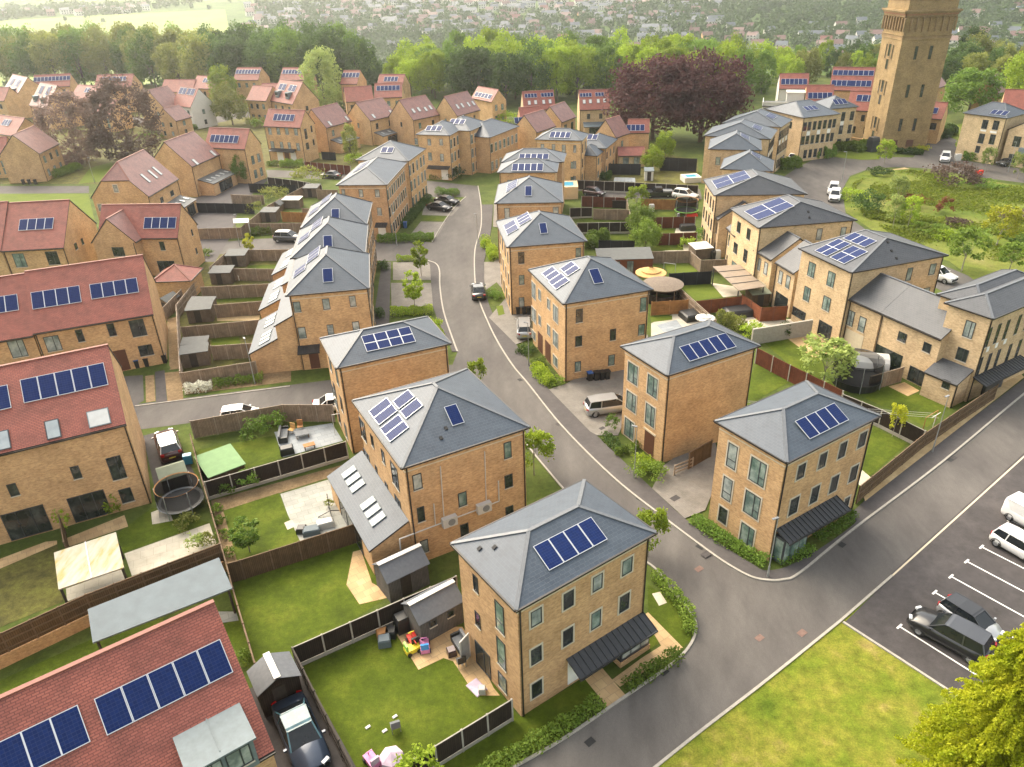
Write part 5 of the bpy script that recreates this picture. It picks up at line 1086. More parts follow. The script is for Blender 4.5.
# ------------------------------------------------------------------ the water tower
def tower():
    r = thing('water_tower', 'tall square brick water tower with arched band below its cornice, rising above the trees', 'tower')
    # near edge at E; left face runs up-left, right face runs right
    pl, pc, pr = at(863.5,141), at(879.5,151.5), at(920.5,146.5)
    y = R_(-1.6); w = 9.4
    r.location = (pc[0], pc[1], 0); r.rotation_euler = (0, 0, y); r.scale = (1, 1, .948); H = 30.0
    d = w; b = MB(); b.box(0, 0, 0, w, d, 24.6, skip='b'); b.build('shaft', 'brick_tower', r)
    m = MB(); m.box(-.15, -.15, 0, w+.15, d+.15, .9); m.build('plinth', 'brick_tower', r)
    m = MB(); m.box(-.12, -.12, 22.7, w+.12, d+.12, 22.9); m.box(-.2, -.2, 23.5, w+.2, d+.2, 23.65); m.build('string_course', 'brick_tower', r)
    m = MB(); m.box(-.10, -.10, 22.9, w+.1, d+.1, 23.5); m.build('frieze', 'brick_tower', r)
    # head: blind arcade on corbels, cornice, parapet
    m = MB(); m.box(-.05, -.05, 24.6, w+.05, d+.05, 30.6, skip='b'); hd = m.build('head', 'brick_tower', r)
    n = 8
    for f in range(4):
        a = MB(); L = w+.5; q = L/n
        for k in range(n+1): a.box(k*q-.13-.25, -.42, 24.3, k*q+.13-.25, -.05, 26.9)
        for k in range(n):
            cx = k*q+q/2-.25; pr_ = q/2-.13; S = 8
            for j in range(S):
                a0, a1 = math.pi*j/S, math.pi*(j+1)/S
                x0, x1 = cx+pr_*math.cos(a0), cx+pr_*math.cos(a1); z0, z1 = 26.6+pr_*math.sin(a0), 26.6+pr_*math.sin(a1)
                a.face([(x1,-.42,z1),(x0,-.42,z0),(x0,-.42,27.4),(x1,-.42,27.4)]); a.face([(x0,-.42,z0),(x1,-.42,z1),(x1,-.05,z1),(x0,-.05,z0)])
        ar = a.build('arcade', 'brick_tower', r); e = MB()
        e.box(-.3, -.46, 27.4, L-.2, -.05, 27.7); rb = e.build('arch_band', 'brick_red', r)
        k = MB(); k.box(-.5, -.62, 27.7, L, -.05, 28.0); k.box(-.7, -.85, 28.0, L+.2, -.05, 28.35); ck = k.build('cornice', 'brick_tower', r)
        M = [Matrix.Identity(4), Matrix.Translation((w,0,0)) @ Matrix.Rotation(math.pi/2,4,'Z'), Matrix.Translation((w,d,0)) @ Matrix.Rotation(math.pi,4,'Z'), Matrix.Translation((0,d,0)) @ Matrix.Rotation(-math.pi/2,4,'Z')][f]
        for o in (ar, rb, ck): o.matrix_local = M
        # windows: two slits per stage on the right face, stacked lights with side slits on the left face
        wn = []
        if f in (0, 2):
            for z in (5.6, 12.6, 20.2):
                for x in (3.2, 6.1): wn.append((x, z, .62, 2.6))
        else:
            for z in (4.5, 12.2, 19.5):
                wn += [(w/2, z+.9, .95, 2.4), (w/2, z-1.9, .95, 2.0), (w/2-1.5, z+.6, .4, 2.8), (w/2+1.5, z+.6, .4, 2.8)]
        for x, z, ww, hh in wn:
            v = MB(); v.box(-ww/2-.1, -.06, -hh/2-.25, ww/2+.1, 0, -hh/2, 0, skip='n'); v.box(-ww/2-.1, -.06, -hh/2, -ww/2, 0, hh/2+.1, 0, skip='n'); v.box(ww/2, -.06, -hh/2, ww/2+.1, 0, hh/2+.1, 0, skip='n'); v.box(-ww/2, -.06, hh/2, ww/2, 0, hh/2+.1, 0, skip='n')
            o = v.build('window', 'brick_tower', r); o.matrix_local = M @ Matrix.Translation((x, -.004, z)); v = MB(); v.face([(-ww/2,-.02,-hh/2),(ww/2,-.02,-hh/2),(ww/2,-.02,hh/2),(-ww/2,-.02,hh/2)]); v.build('pane', 'glass_dark', o)
    for x in (2.6, 5.9): m = MB(); m.box(x-.7, -.12, 0, x+.7, 0, 2.4); m.build('door', 'door_brown', r)
    m = MB(); m.box(-.5, -.5, 30.6, w+.5, d+.5, 30.9); m.build('coping', 'lead', r)
tower()
# ------------------------------------------------------------------ the ground
g = MB(); 
def hz(x, y):          # the plateau, then down beyond the wood and up the far side of the valley
    r = math.hypot(x, y)
    if r < 300: return 0.
    if r < 620: k = (r-300)/320; return -38*(k*k*(3-2*k))
    if r < 2600: k = (r-620); return -38+k*.058+(max(0, r-1500)*.05)
    return 200.
rs = [0, 60, 150, 300, 330, 370, 420, 480, 540, 580, 620, 700, 800, 900, 1000, 1150, 1300, 1500, 1800, 2200, 2600]
na = 72; V = lambda r, k: (r*math.sin(k), r*math.cos(k), hz(0, r))
for i in range(len(rs)-1):
    for k in range(na):
        a0, a1 = 2*math.pi*k/na, 2*math.pi*(k+1)/na
        far = 0 if rs[i+1] <= 300 else 1
        if rs[i] == 0: g.face([V(0,0), V(rs[1],a1), V(rs[1],a0)], far)
        else: g.face([V(rs[i],a0), V(rs[i],a1), V(rs[i+1],a1), V(rs[i+1],a0)][::-1], far)
kind(g.build('ground', ['turf', 'hillmat'], weld=True), 'structure')
_zc = [0]
def patch(name, px, mat, z=.008, world=False, h=0):
    _zc[0] += 1; z += _zc[0]*.00015
    P = [tuple(p[:2]) if world else tuple(at(*p)[:2]) for p in px]; m = MB()
    a = sum(P[i][0]*P[(i+1)%len(P)][1]-P[(i+1)%len(P)][0]*P[i][1] for i in range(len(P)))
    if a < 0: P = P[::-1]
    m.face([(*p, z) for p in P])
    if h:
        for p, q in zip(P, P[1:]+P[:1]): m.face([(*p, z-h), (*q, z-h), (*q, z), (*p, z)])
    return kind(m.build(name, mat), 'structure')
def smooth(P, n=6):
    P = [np.array(p[:2]) for p in P]; out = []
    for i in range(len(P)-1):
        p0, p1, p2, p3 = P[max(i-1,0)], P[i], P[i+1], P[min(i+2,len(P)-1)]
        for k in range(n):
            t = k/n; out.append(.5*((2*p1)+(-p0+p2)*t+(2*p0-5*p1+4*p2-p3)*t*t+(-p0+3*p1-3*p2+p3)*t**3))
    return out+[P[-1]]
def strip(name, P, w, z, mat, h=0, off=0):
    m = MB(); P = [np.array(p[:2]) for p in P]; n = []
    for i in range(len(P)):
        d = P[min(i+1,len(P)-1)]-P[max(i-1,0)]; d = d/np.linalg.norm(d); n.append(np.array([-d[1], d[0]]))
    Lp = [p+q*(off+w/2) for p, q in zip(P, n)]; Rp = [p+q*(off-w/2) for p, q in zip(P, n)]
    for i in range(len(P)-1):
        m.face([(*Rp[i],z),(*Rp[i+1],z),(*Lp[i+1],z),(*Lp[i],z)])
        if h:
            m.face([(*Lp[i],z),(*Lp[i+1],z),(*Lp[i+1],z-h),(*Lp[i],z-h)]); m.face([(*Rp[i],z-h),(*Rp[i+1],z-h),(*Rp[i+1],z),(*Rp[i],z)])
    return kind(m.build(name, mat), 'structure')
W = lambda pts: [at(*p) for p in pts]
# roads
kL = smooth(W([(440,815),(470,792),(512,767),(559.5,740),(622,697.6),(672,662.6),(690,643),(694.7,625),(687,610),(672,592.5),(655,570),(620,545),(575,503),(541,464),(505,420),(472,385),(456,372)]))
kR = smooth(W([(478,186),(481,205),(481,227),(475,250),(475,280),(478.7,299.6),(493.7,334.6),(512,364.7),(528,384),(562,426.5),(612,476.6),(662,516.6),(712,554),(735,569),(752,577.5),(767,580.5),(783,580),(800,573),(850.6,531.6),(943,461.6),(1024,394),(1080,350)]))
kLu = smooth(W([(440,186),(452,196)][:0]+[(457.5,352),(453.7,342),(443.7,312),(440,287),(439.5,271),(436,264),(428,261)]))
kLt = smooth(W([(432,242.5),(442.4,224.5),(455,207),(466,197)]))
kS = smooth(W([(640,780),(700,732),(768,679.5),(840.6,621)]))+W([(892,576),(1024,456.6),(1100,390)])
patch('road', kL+W([(452,366)])+kLu+W([(380,261),(300,252),(250,250),(195,259),(190,245),(255,239),(300,237),(372,237)])+kLt+W([(466,197),(430,197),(345,180),(268,177),(266,170),(345,172),(430,181),(478,186)])+kR+W([(1100,390)])+kS[::-1]+W([(600,815)]), 'asphalt', .006, True)
b = W([(290,385),(130,405)]); d = (b[0]-b[1])/np.linalg.norm(b[0]-b[1]); nrm = np.array([d[1], -d[0], 0]); s0, s1 = b[1]-d*14, b[0]+d*19
patch('road', [s0, s1, s1+nrm*5.2, s0+nrm*5.2], 'asphalt', .010, True)
patch('road', W([(784.6,176),(800,166),(815,159),(826,154.5),(845,156.5),(880,157),(928,157.6),(957,159.6),(1024,169),(1060,174),(1060,190),(1024,183),(977,177),(938,169.4),(910,167.4),(890,167.4),(866,170),(850,176),(842,190),(846,215),(880,240),(950,268),(985,283),(1010,300),(985,310),(940,290),(860,250),(800,205)]), 'asphalt', .006, True)
patch('road', [(926.5,143),(950,136),(961,142),(957,160.5),(912,158.5)], 'asphalt', .010)
patch('car_park', [(840.5,620.5),(890,574.5),(1024,453),(1100,387),(1300,560),(1150,800),(947,690)], 'asphalt_new', .010)
patch('road', [(584,191),(700,189),(702,199),(584,198.5)], 'asphalt', .006); patch('road', [(0,186),(89,186),(89,193),(0,194),(-60,194),(-60,186)], 'footway', .006)
# pavements with their kerbs
pr = smooth(W([(548,389),(582,422.6),(597,436.5),(652,489),(684.7,519),(712,539),(749.7,563),(768,571),(800,561),(854.6,524),(866,500),(1018,384),(1070,342)]))
i0 = min(range(len(kR)), key=lambda i: np.linalg.norm(kR[i]-at(528,384)[:2]))
pu = smooth(W([(484,262),(484,281),(486,294),(494,316),(516,345),(529.6,363),(548,389)]))
i1 = min(range(len(kR)), key=lambda i: np.linalg.norm(kR[i]-at(475,262)[:2]))
patch('pavement', kR[i1:]+pr[::-1]+pu[::-1], 'footway', .075, True, .075)
patch('pavement', kLu+W([(430,264.5),(431,282),(433,306),(438,322),(448,340),(452,352)]), 'footway', .075, True, .075)
strip('kerb', kL[10:], .16, .10, 'concrete', .1, -.08); strip('kerb', kR, .16, .10, 'concrete', .1, 0); strip('kerb', kLu, .18, .10, 'concrete', .1, 0); strip('kerb', kLt, .15, .10, 'concrete', .1)
strip('kerb', kS[:-2], .16, .09, 'concrete', .09); strip('kerb', W([(843,622.5),(947,690),(1010,735)]), .16, .09, 'concrete', .09)
strip('road_marking', W([(842,620),(892,576),(1024,456.6),(1100,390)]), .12, .016, 'stone_band'); 
strip('kerb', W([(135,406.5),(290,386.5)]), .12, .08, 'concrete', .08)
# bay markings, each a line with a short cross bar
dn = at(963,666)-at(899.4,626); dn = dn/np.linalg.norm(dn); cr = np.array([-dn[1], dn[0], 0])
b0 = at(899.4,626.5); st = (at(951,576.5)-b0)/3
for k in range(10):
    p = b0+st*k; m = MB()
    a, c = p, p+dn*4.9
    for q0, q1, w_ in ((a, c, .11), (p-cr*.28, p+cr*.28, .13)):
        d_ = (q1-q0)/np.linalg.norm(q1-q0); s_ = np.array([-d_[1], d_[0], 0])*w_/2; z = .018 if w_ > .12 else .015
        m.face([(*(q0-s_)[:2], z), (*(q1-s_)[:2], z), (*(q1+s_)[:2], z), (*(q0+s_)[:2], z)][::1])
    kind(m.build('bay_marking', 'white_paint'), 'structure')
# ironwork and repairs in the tarmac
for i, (px, w_, mt) in enumerate([((706,555),.7,'asphalt_new'),((675,499),.75,'asphalt_new'),((559,424),.6,'asphalt_new'),((602,429),.55,'asphalt_new'),((551,382),.6,'asphalt_new'),((951.5,458),.9,'asphalt_new'),((759.5,638),.55,'patch_red'),((699,569),.6,'patch_red'),((802,633),.6,'patch_red')]):
    if mt == 'patch_red' and mt not in MATS: plain('patch_red', (.16,.10,.082), .9, .2, 5)
    c = at(*px); m = MB(); a = R_(35); z = .022 if i not in (3,4,1,0) else .09
    m.face([(c[0]+w_/2*(math.cos(a)*x-math.sin(a)*y), c[1]+w_/2*(math.sin(a)*x+math.cos(a)*y), z) for x, y in ((-1,-.7),(1,-.7),(1,.7),(-1,.7))]); kind(m.build('manhole_cover' if mt != 'patch_red' else 'road_patch', mt), 'structure')
# big verge in front
patch('verge', W([(600,830),(652,767)])[:0]+kS[:-2]+W([(843,624),(947,691),(1060,770),(1000,900),(700,900)]), 'lawn_dry', .012, True)
# brick drives
for P in ([(549,390),(590,432),(597,436),(618,436),(625,420),(648,365),(648,335),(640,340),(566,384.5)], [(652,489),(684.7,519),(705,511),(722,470),(712,430),(664,466)], [(489,318),(516,345),(529,340),(531,320),(528,296),(508,296)],
          [(393,262),(430,262),(432,280),(393,280)], [(391,283),(431,283),(433.5,306.5),(391.5,306.5)], [(421,221.5),(446,222),(437,237),(411,234)], [(424,206),(460,207),(452,216),(422,215)], [(478,262),(484,262),(496,262),(497,282),(486,290),(484,281)]):
    patch('driveway', P, 'setts', .082 if P[0][0] > 470 and P[0][0] != 478 else .012)
patch('path', [(382,262),(391,262),(389,330),(372,330)], 'footway', .012)
for P in ([(422,216),(449,216),(445,221.5),(421,221)],): patch('lawn', P, 'lawn_rich', .016)
# house 1: front and back
patch('lawn', [(519,717),(585,678.5),(604,690),(560,736),(512,764),(470,788),(440,806),(400,790),(443,767),(512,724)], 'lawn_rich', .012); patch('lawn', [(648,585),(668,598),(690,617),(691,640),(682,648),(648,613)], 'lawn_rich', .012); patch('lawn', [(640,642),(650,620),(664,640),(645,653)], 'lawn_rich', .014)
patch('path', [(584.6,679),(602,668),(627,697),(608,708)], 'slab_tan', .020); patch('path', [(612,680),(642,658),(661,646),(643,616),(648,612.5),(683,648),(672,655),(620,687)], 'slab_tan', .024); patch('path', [(652,594),(660,592),(667,603),(659,606)], 'slab_pale', .024)
patch('lawn', [(300,668),(380,633),(455,636),(520,718),(443,768),(400,800),(372,825)], 'lawn_rich', .012)
t = T(370, 580, 6.39)
patch('patio', [t(170,350),t(260,300),t(590,300),t(640,380),t(790,690),t(830,740),t(700,740),t(650,700),t(530,520),t(470,500),t(310,575)], 'slab_tan', .020)
# house 2
patch('lawn', [(226,572),(360,543),(372,556),(384,600),(300,655),(252,680),(238,620)], 'lawn_rich', .012); patch('patio', [(359.5,604.5),(346.5,585),(353,552),(361,550),(372,583),(384,590),(392,597)], 'slab_tan', .020)
t = T(190, 390, 4.512)
patch('lawn', [t(150,545),t(400,465),t(440,560),t(500,690),t(215,780)], 'lawn_rich', .012); patch('patio', [t(408,470),t(640,400),t(720,560),t(720,620),t(500,690),t(440,560)], 'slab_grey', .014); patch('patio', [t(425,600),t(460,585),t(478,615),t(440,632)], 'slab_pale', .02)
patch('flower_bed', [t(100,520),t(150,545),t(220,790),t(160,790)], 'soil_bed' if 'soil_bed' in MATS else 'bare_soil', .010); patch('flower_bed', [t(95,500),t(720,330),t(725,365),t(150,545),t(100,530)], 'bare_soil', .010)
patch('lawn', [t(30,270),t(385,205),t(415,310),t(80,400),t(40,380)], 'lawn_rich', .012); patch('patio', [t(380,190),t(640,150),t(690,230),t(420,305)], 'slab_blue', .014)
# left gardens
t = T(0, 500, 3.938)
patch('lawn', [t(465,130),t(600,30),t(720,60),t(830,90),t(480,210)], 'lawn_rich', .012); patch('patio', [t(490,212),t(825,92),t(855,180),t(520,300)], 'slab_pale', .016); patch('patio', [t(595,50),t(660,25),t(682,82),t(600,97)], 'slab_pale', .018); patch('patio', [t(265,150),t(490,60),t(505,105),t(270,185)], 'slab_tan', .016)
patch('lawn', [t(-120,330),t(-20,260),t(225,165),t(250,400),t(-20,510),t(-150,560)], 'lawn_worn', .012); patch('patio', [t(-20,240),t(180,165),t(225,160),t(225,175),t(-20,280)], 'slab_tan', .014); patch('patio', [t(260,350),t(480,270),t(500,310),t(265,400)], 'slab_pale', .014)
patch('lawn', [t(-40,730),t(380,540),t(640,440),t(650,520),t(0,830)], 'lawn_rich', .012); patch('lawn', [t(870,490),t(945,470),t(1005,640),t(965,660)], 'lawn_rich', .012); patch('path', [t(860,440),t(930,440),t(940,475),t(870,485)], 'slab_grey', .014)
patch('driveway', [(246,690),(302,668),(356,767),(375,810),(300,840),(255,760)], 'asphalt_new', .012); patch('driveway', [(143,436),(172,428),(198,480),(196,495),(156,494)], 'asphalt_new', .014)
t = T(0, 240, 4.794); patch('driveway', [t(590,655),t(685,648),t(690,770),t(640,800)], 'asphalt', .014); t = T(130, 230, 4.037)
patch('gravel', [t(140,577),t(207,570),t(216,685),t(152,692)], 'bare_soil', .014); patch('path', [t(100,572),t(140,567),t(150,690),t(105,697)], 'asphalt_new', .012); patch('gravel', [t(62,590),t(98,585),t(103,690),t(65,697)], 'bare_soil', .015); patch('gravel', [t(150,360),t(188,350),t(203,560),t(160,565)], 'bare_soil', .012); patch('lawn', [t(5,560),t(150,530),t(165,560),t(8,592)], 'turf', .012)
patch('garden', [t(200,260),t(330,100),t(650,80),t(560,330),t(510,560),t(200,600)], 'lawn_worn', .006)
for P in ([(475,143),(610,140),(595,158),(475,155)], [(350,275),(550,262),(540,285),(352,292)], [(330,440),(440,432),(450,465),(328,475)]): patch('lawn', [t(*p) for p in P], 'lawn_rich', .012)
patch('path', [t(350,352),t(525,345),t(522,365),t(352,368)], 'sand_path', .012); patch('verge', [t(215,615),t(330,590),t(650,570),t(650,612),t(225,665)], 'bare_soil', .012)
# far left street and verge
t = T(0, 170, 5.9); patch('verge', [t(-80,140),t(520,140),t(560,300),t(400,190),t(-80,190)], 'astro', .012); patch('verge', [(78,184),(90,168),(112,162),(115,180)], 'astro', .012)
# right gardens
t = T(740, 320, 4.65)
patch('lawn', [t(80,205),t(115,210),t(228,290),t(50,385),t(-20,380)], 'lawn_rich', .012); patch('lawn', [t(590,485),t(778,575),t(580,745),t(515,700)], 'lawn_rich', .012); patch('lawn', [t(110,105),t(215,85),t(345,165),t(480,260),t(560,330),t(470,340),t(300,270)], 'lawn_rich', .012)
patch('lawn', [t(520,335),t(610,295),t(700,305),t(790,352),t(860,335),t(1000,385),t(870,500)], 'lawn_rich', .012); patch('patio', [t(222,88),t(335,60),t(470,150),t(340,175)], 'slab_tan', .014); patch('patio', [t(690,310),t(765,290),t(835,330),t(780,355)], 'slab_tan', .016); patch('patio', [t(530,720),t(570,700),t(610,735),t(560,780)], 'slab_pale', .016)
patch('verge', [(865,502),(862,494),(985,398),(1018,372),(1024,378)], 'sand_path', .085)
t = T(630, 225, 5.69)
patch('lawn', [t(200,222),t(372,205),t(398,265),t(215,277)], 'astro', .012); patch('lawn', [t(290,347),t(460,335),t(528,410),t(375,432)], 'astro', .012); patch('patio', [t(460,330),t(600,350),t(640,400),t(530,412)], 'slab_pale', .014); patch('patio', [t(480,490),t(640,470),t(760,545),t(1000,530),t(1000,560),t(700,600),t(520,540)], 'slab_pale', .012)
patch('lawn', [t(115,525),t(240,515),t(240,540),t(120,555)], 'astro', .014); patch('patio', [t(120,560),t(240,510),t(330,480),t(460,520),t(300,610),t(120,640)], 'slab_pale', .012); patch('patio', [t(150,570),t(265,540),t(305,590),t(190,612)], 'slab_blue', .016)
t = T(570, 140, 6.39)
for P in ([(390,455),(500,470),(690,455),(690,490),(395,495)], [(60,497),(380,500),(385,525),(60,525)], [(240,610),(395,612),(400,640),(245,640)], [(540,563),(660,563),(665,592),(545,592)], [(530,670),(720,665),(725,705),(535,708)], [(90,410),(260,415),(260,440),(90,440)]): patch('lawn', [t(*p) for p in P], 'lawn_rich', .012)
for P in ([(680,555),(800,545),(805,590),(670,595)], [(600,690),(760,660),(800,760),(620,760)]): patch('patio', [t(*p) for p in P], 'slab_pale', .011)
patch('garden', [(574,182),(698,186),(698,160),(640,150),(600,160)], 'lawn_worn', .006)
# the park
patch('park_grass', W([(842,192),(850,178),(866,171.5),(910,169),(977,179),(1060,192),(1100,260),(1060,330),(1000,300),(950,262),(880,236),(846,212)]), 'meadow', .012, True)
t = T(840, 140, 5.11)
PATHS = [smooth(W([t(*p) for p in [(345,145),(260,160),(195,182),(130,225),(115,255),(130,290),(180,330),(250,372)]])), smooth(W([t(*p) for p in [(180,420),(300,445),(450,440),(560,460),(640,485),(760,492),(860,540),(960,580)]]))]
strip('path', smooth(W([t(*p) for p in [(345,145),(260,160),(195,182),(130,225),(115,255),(130,290),(180,330),(250,372)]])), 1.5, .020, 'sand_path'); strip('path', smooth(W([t(*p) for p in [(180,420),(300,445),(450,440),(560,460),(640,485),(760,492),(860,540),(960,580)]])), 1.5, .020, 'sand_path')
patch('verge', W([(822,156),(845,158.5),(862,160),(880,159.5),(875,150),(850,147),(830,149)]), 'astro', .03, True); patch('verge', [(962,143),(1000,152),(995,160),(960,158)], 'astro', .03); patch('verge', [(945,128),(985,118),(980,145),(960,142),(948,136)], 'meadow', .02)
patch('field', [(-500,1250),(-330,1250),(-110,960),(-170,780),(-330,720),(-560,800)], 'field', 0, True) if False else None
patch('garden', [(-90,88),(130,84),(420,96),(420,150),(345,170),(268,168),(200,205),(95,184),(0,184),(-90,184)], 'lawn_worn', .004)
patch('road', [(-60,120),(20,112),(120,116),(190,122),(240,112),(340,104),(342,108),(240,118),(190,129),(120,122),(20,118),(-60,127)], 'footway', .009)
patch('road', [(250,178),(190,200),(150,212),(196,238),(200,262),(215,262),(230,238),(240,205),(268,180)], 'footway', .007)
i2 = min(range(len(kR)), key=lambda i: np.linalg.norm(kR[i]-at(481,205)[:2]))
patch('pavement', kR[i2:i1+1]+smooth(W([(484,262),(487,250),(491.5,227),(493,205)])), 'footway', .075, True, .075)
for P in ([(497,283),(508,296),(505,262),(500,250),(494,262)], [(493,227),(500,228),(500,205),(494,203)]): patch('driveway', P, 'setts', .05)

# gullies along the kerbs
for px, a in (((842,545),38),((950,460),38),((640,499),-45),((700,547),-48),((520,380),-60),((477,290),80),((590,742),38),((664,672),38),((444,320),75),((476,260),85)):
    c = at(*px); k = R_(a); P_ = [(c[0]+.28*x*math.cos(k)-.2*y*math.sin(k), c[1]+.28*x*math.sin(k)+.2*y*math.cos(k)) for x, y in ((-1,-1),(1,-1),(1,1),(-1,1))]; patch('drain_grate', P_, 'rubber', .011, True)
# ------------------------------------------------------------------ trees
tree_proto('b1', 15, 6.0, 'leaf_mid', 5200, .36, ncl=70, seed=3, base=.06, trunk_r=.3); tree_proto('b2', 15, 5.2, 'leaf_mid', 4800, .36, ncl=60, seed=5, base=.05, trunk_r=.3, cl=.4)
tree_proto('b3', 15, 5.0, 'leaf_mid', 4600, .36, ncl=64, seed=8, base=.08, trunk_r=.3, kindc='column', cl=.3); tree_proto('b4', 15, 6.6, 'leaf_mid', 5600, .38, ncl=80, seed=11, base=.10, trunk_r=.35, cl=.3)
rt = random.Random(11)
def prof(tab, x):
    for (a, b), (c, d) in zip(tab, tab[1:]):
        if x <= c: return b+(d-b)*max(0, (x-a))/(c-a)
    return tab[-1][1]
TOP = [(-80,28),(0,24),(90,20),(130,18),(150,16),(170,24),(188,30),(205,24),(230,24),(300,22),(345,24),(370,32),(385,58),(400,46),(440,40),(500,36),(560,36),(620,38),(700,38),(750,42),(800,46),(850,46),(930,48),(960,34),(1000,44),(1100,40)]
BAS = [(-80,88),(130,84),(200,95),(350,92),(420,98),(510,106),(620,96),(700,106),(770,90),(830,82),(1100,92)]
KL = {'leaf_mid': 'mid-green', 'leaf_dark': 'dark green', 'leaf_lime': 'bright lime-green', 'leaf_olive': 'olive-tinged', 'leaf_pale': 'pale green'}
n = 0; slots = []
for row, dy in enumerate((0, 11, 23, 37)):
    x = -75+row*11
    while x < 1100:
        b = at(x+rt.uniform(-5,5), prof(BAS, x)); d = np.array([b[0], b[1]]); u = d/np.linalg.norm(d); p = d+u*(dy+rt.uniform(-3,3)); R0 = np.linalg.norm(p)
        # height that reaches the tree line seen against the valley
        ty = prof(TOP, x)+ (2-row)*4.5+rt.uniform(-4,5); q = ray(x, ty); hgt = CH+q[2]/math.hypot(q[0],q[1])*R0
        hgt = max(8.5, min(20, hgt))
        if 372 < x < 396 and row > 0: hgt *= .72
        slots.append((x, row, p, hgt)); x += {0: 24, 1: 26, 2: 27, 3: 28}[row]*rt.uniform(.85, 1.15)
for x, row, p, hgt in slots:
    if x < 215: mt = rt.choice(['leaf_olive','leaf_olive','leaf_mid'])
    elif x < 385: mt = rt.choice(['leaf_dark','leaf_dark','leaf_mid'])
    elif x < 620: mt = rt.choice(['leaf_lime','leaf_mid','leaf_mid','leaf_lime']) if row else rt.choice(['leaf_lime','leaf_dark','leaf_mid'])
    elif x < 790: mt = rt.choice(['leaf_lime','leaf_lime','leaf_mid'])
    elif x < 930: mt = rt.choice(['leaf_mid','leaf_olive','leaf_lime','leaf_dark'])
    else: mt = rt.choice(['leaf_olive','leaf_dark','leaf_olive'])
    part = 'left of the tower' if x < 900 else 'right of the tower'
    tree(rt.choice(['b1','b2','b3','b4']), 'woodland_tree', KL[mt]+' broadleaved tree in the wood between the houses and the valley', 'tree', (p[0], p[1], -.3), hgt, KL[mt]+' trees of the wood', mt, rt.uniform(.72, .95))
# single trees
tree_proto('beech', 18, 10, 'leaf_purple', 11000, .40, ncl=150, seed=21, base=.04, trunk_r=.5, cl=.27)
def base(px): q = at(*px); return (q[0], q[1], 0)
tree('beech', 'copper_beech', 'great copper beech with dark purple crown, the left half of the dark pair', 'tree', base((652,140)), 18.6, None, None, 1.0); tree('beech', 'copper_beech', 'great copper beech with dark purple crown, the right half of the dark pair', 'tree', base((700,142)), 19.4, None, None, .9)
tree_proto('plum', 14, 5.4, 'leaf_plum', 9500, .25, ncl=150, seed=31, base=.0, trunk_r=.3, kindc='column', cl=.22)
tree('plum', 'purple_leaved_tree', 'thin-crowned purple-leaved tree, left and smaller of the hazy pair', 'tree', base((80,163)), 15, None, None, 1.1); tree('plum', 'purple_leaved_tree', 'thin-crowned purple-leaved tree, right and taller of the hazy pair', 'tree', base((134,161)), 17.5, None, None, 1.05)
tree_proto('cone', 14, 6.0, 'leaf_pale', 6000, .34, ncl=120, seed=41, base=.02, trunk_r=.25, kindc='column', cl=.26)
tree('cone', 'light_green_tree', 'tall light-green pointed tree standing alone before the dark wood', 'tree', base((326,110)), 16.5, None, 'leaf_pale', .82)
tree('b1', 'bushy_tree', 'rounded yellow-olive tree beside the white-gabled house', 'tree', base((233,125)), 10.5, None, 'leaf_olive', 1.05); tree('b2', 'bushy_tree', 'bright green tree with horizontal tiers behind the rounded olive tree', 'tree', base((226,106)), 12, None, 'leaf_lime', .95)
tree('b4', 'round_tree', 'large round dark-green tree to the right of the tower', 'tree', base((966,121)), 12.5, None, 'leaf_mid', 1.1); tree('b4', 'yellow_green_tree', 'yellow-green tree cut by the right photo edge above the red roof', 'tree', base((1022,106)), 14, None, 'leaf_lime', .9)
tree('b3', 'slim_tree', 'thin olive tree in the garden before the two-rooflight gable', 'tree', base((352,160)), 7.5, None, 'leaf_olive', .62); tree('b1', 'slim_tree', 'small green tree beside the house with the glazed grey lean-to', 'tree', base((243,183)), 5.5, None, 'leaf_mid', .8)
tree_proto('s1', 5, 1.25, 'leaf_mid', 1500, .17, ncl=30, seed=51, base=.34, trunk_r=.06, kindc='column', cl=.36, bark='bark_pale'); tree_proto('s2', 4.5, 1.5, 'leaf_lime', 1300, .15, ncl=34, seed=53, base=.22, trunk_r=.05, cl=.34, bark='bark_pale'); tree_proto('s3', 5, 1.8, 'leaf_pale', 1500, .16, ncl=44, seed=55, base=.15, trunk_r=.06, cl=.25, bark='bark_pale')
tree('s1', 'street_tree', 'slim young street tree above the lower yellow-green hedge', 'tree', base((415,309)), 4.8, None, 'leaf_lime', .95); tree('s1', 'street_tree', 'slim young street tree at the corner by the upper hedge', 'tree', base((421.5,276)), 4.9, None, 'leaf_lime', .85)
tree('s2', 'street_tree', 'loose lime-green young tree on the grass between road and pipe-clad wall', 'tree', base((534,475)), 4.8, None, 'leaf_lime', .9); tree('s2', 'street_tree', 'lime-green young tree rising behind the corner of the front roof', 'tree', base((648,556)), 4.4, None, 'leaf_lime', .8); tree('s2', 'street_tree', 'lime-green young tree peeping over the blank-walled house beside the kerb', 'tree', base((437,352)), 4.2, None, 'leaf_lime', .7); tree('s2', 'street_tree', 'lime-green young tree at the back edge of the pyramid roof', 'tree', base((477,393)), 4, None, 'leaf_lime', .7)
tree('s1', 'garden_tree', 'young feathery tree on the lawn beside the grey patio', 'tree', base((250,552)), 2.9, None, 'leaf_mid', 1.3); tree('s3', 'apple_tree', 'spreading pale green tree beside the trampoline', 'tree', base((823,383)), 5, None, 'leaf_pale', 1.5); tree('s2', 'sapling', 'thin yellowish sapling in front of the dark fence', 'tree', base((892,437)), 3.6, None, 'leaf_yellow', .55)
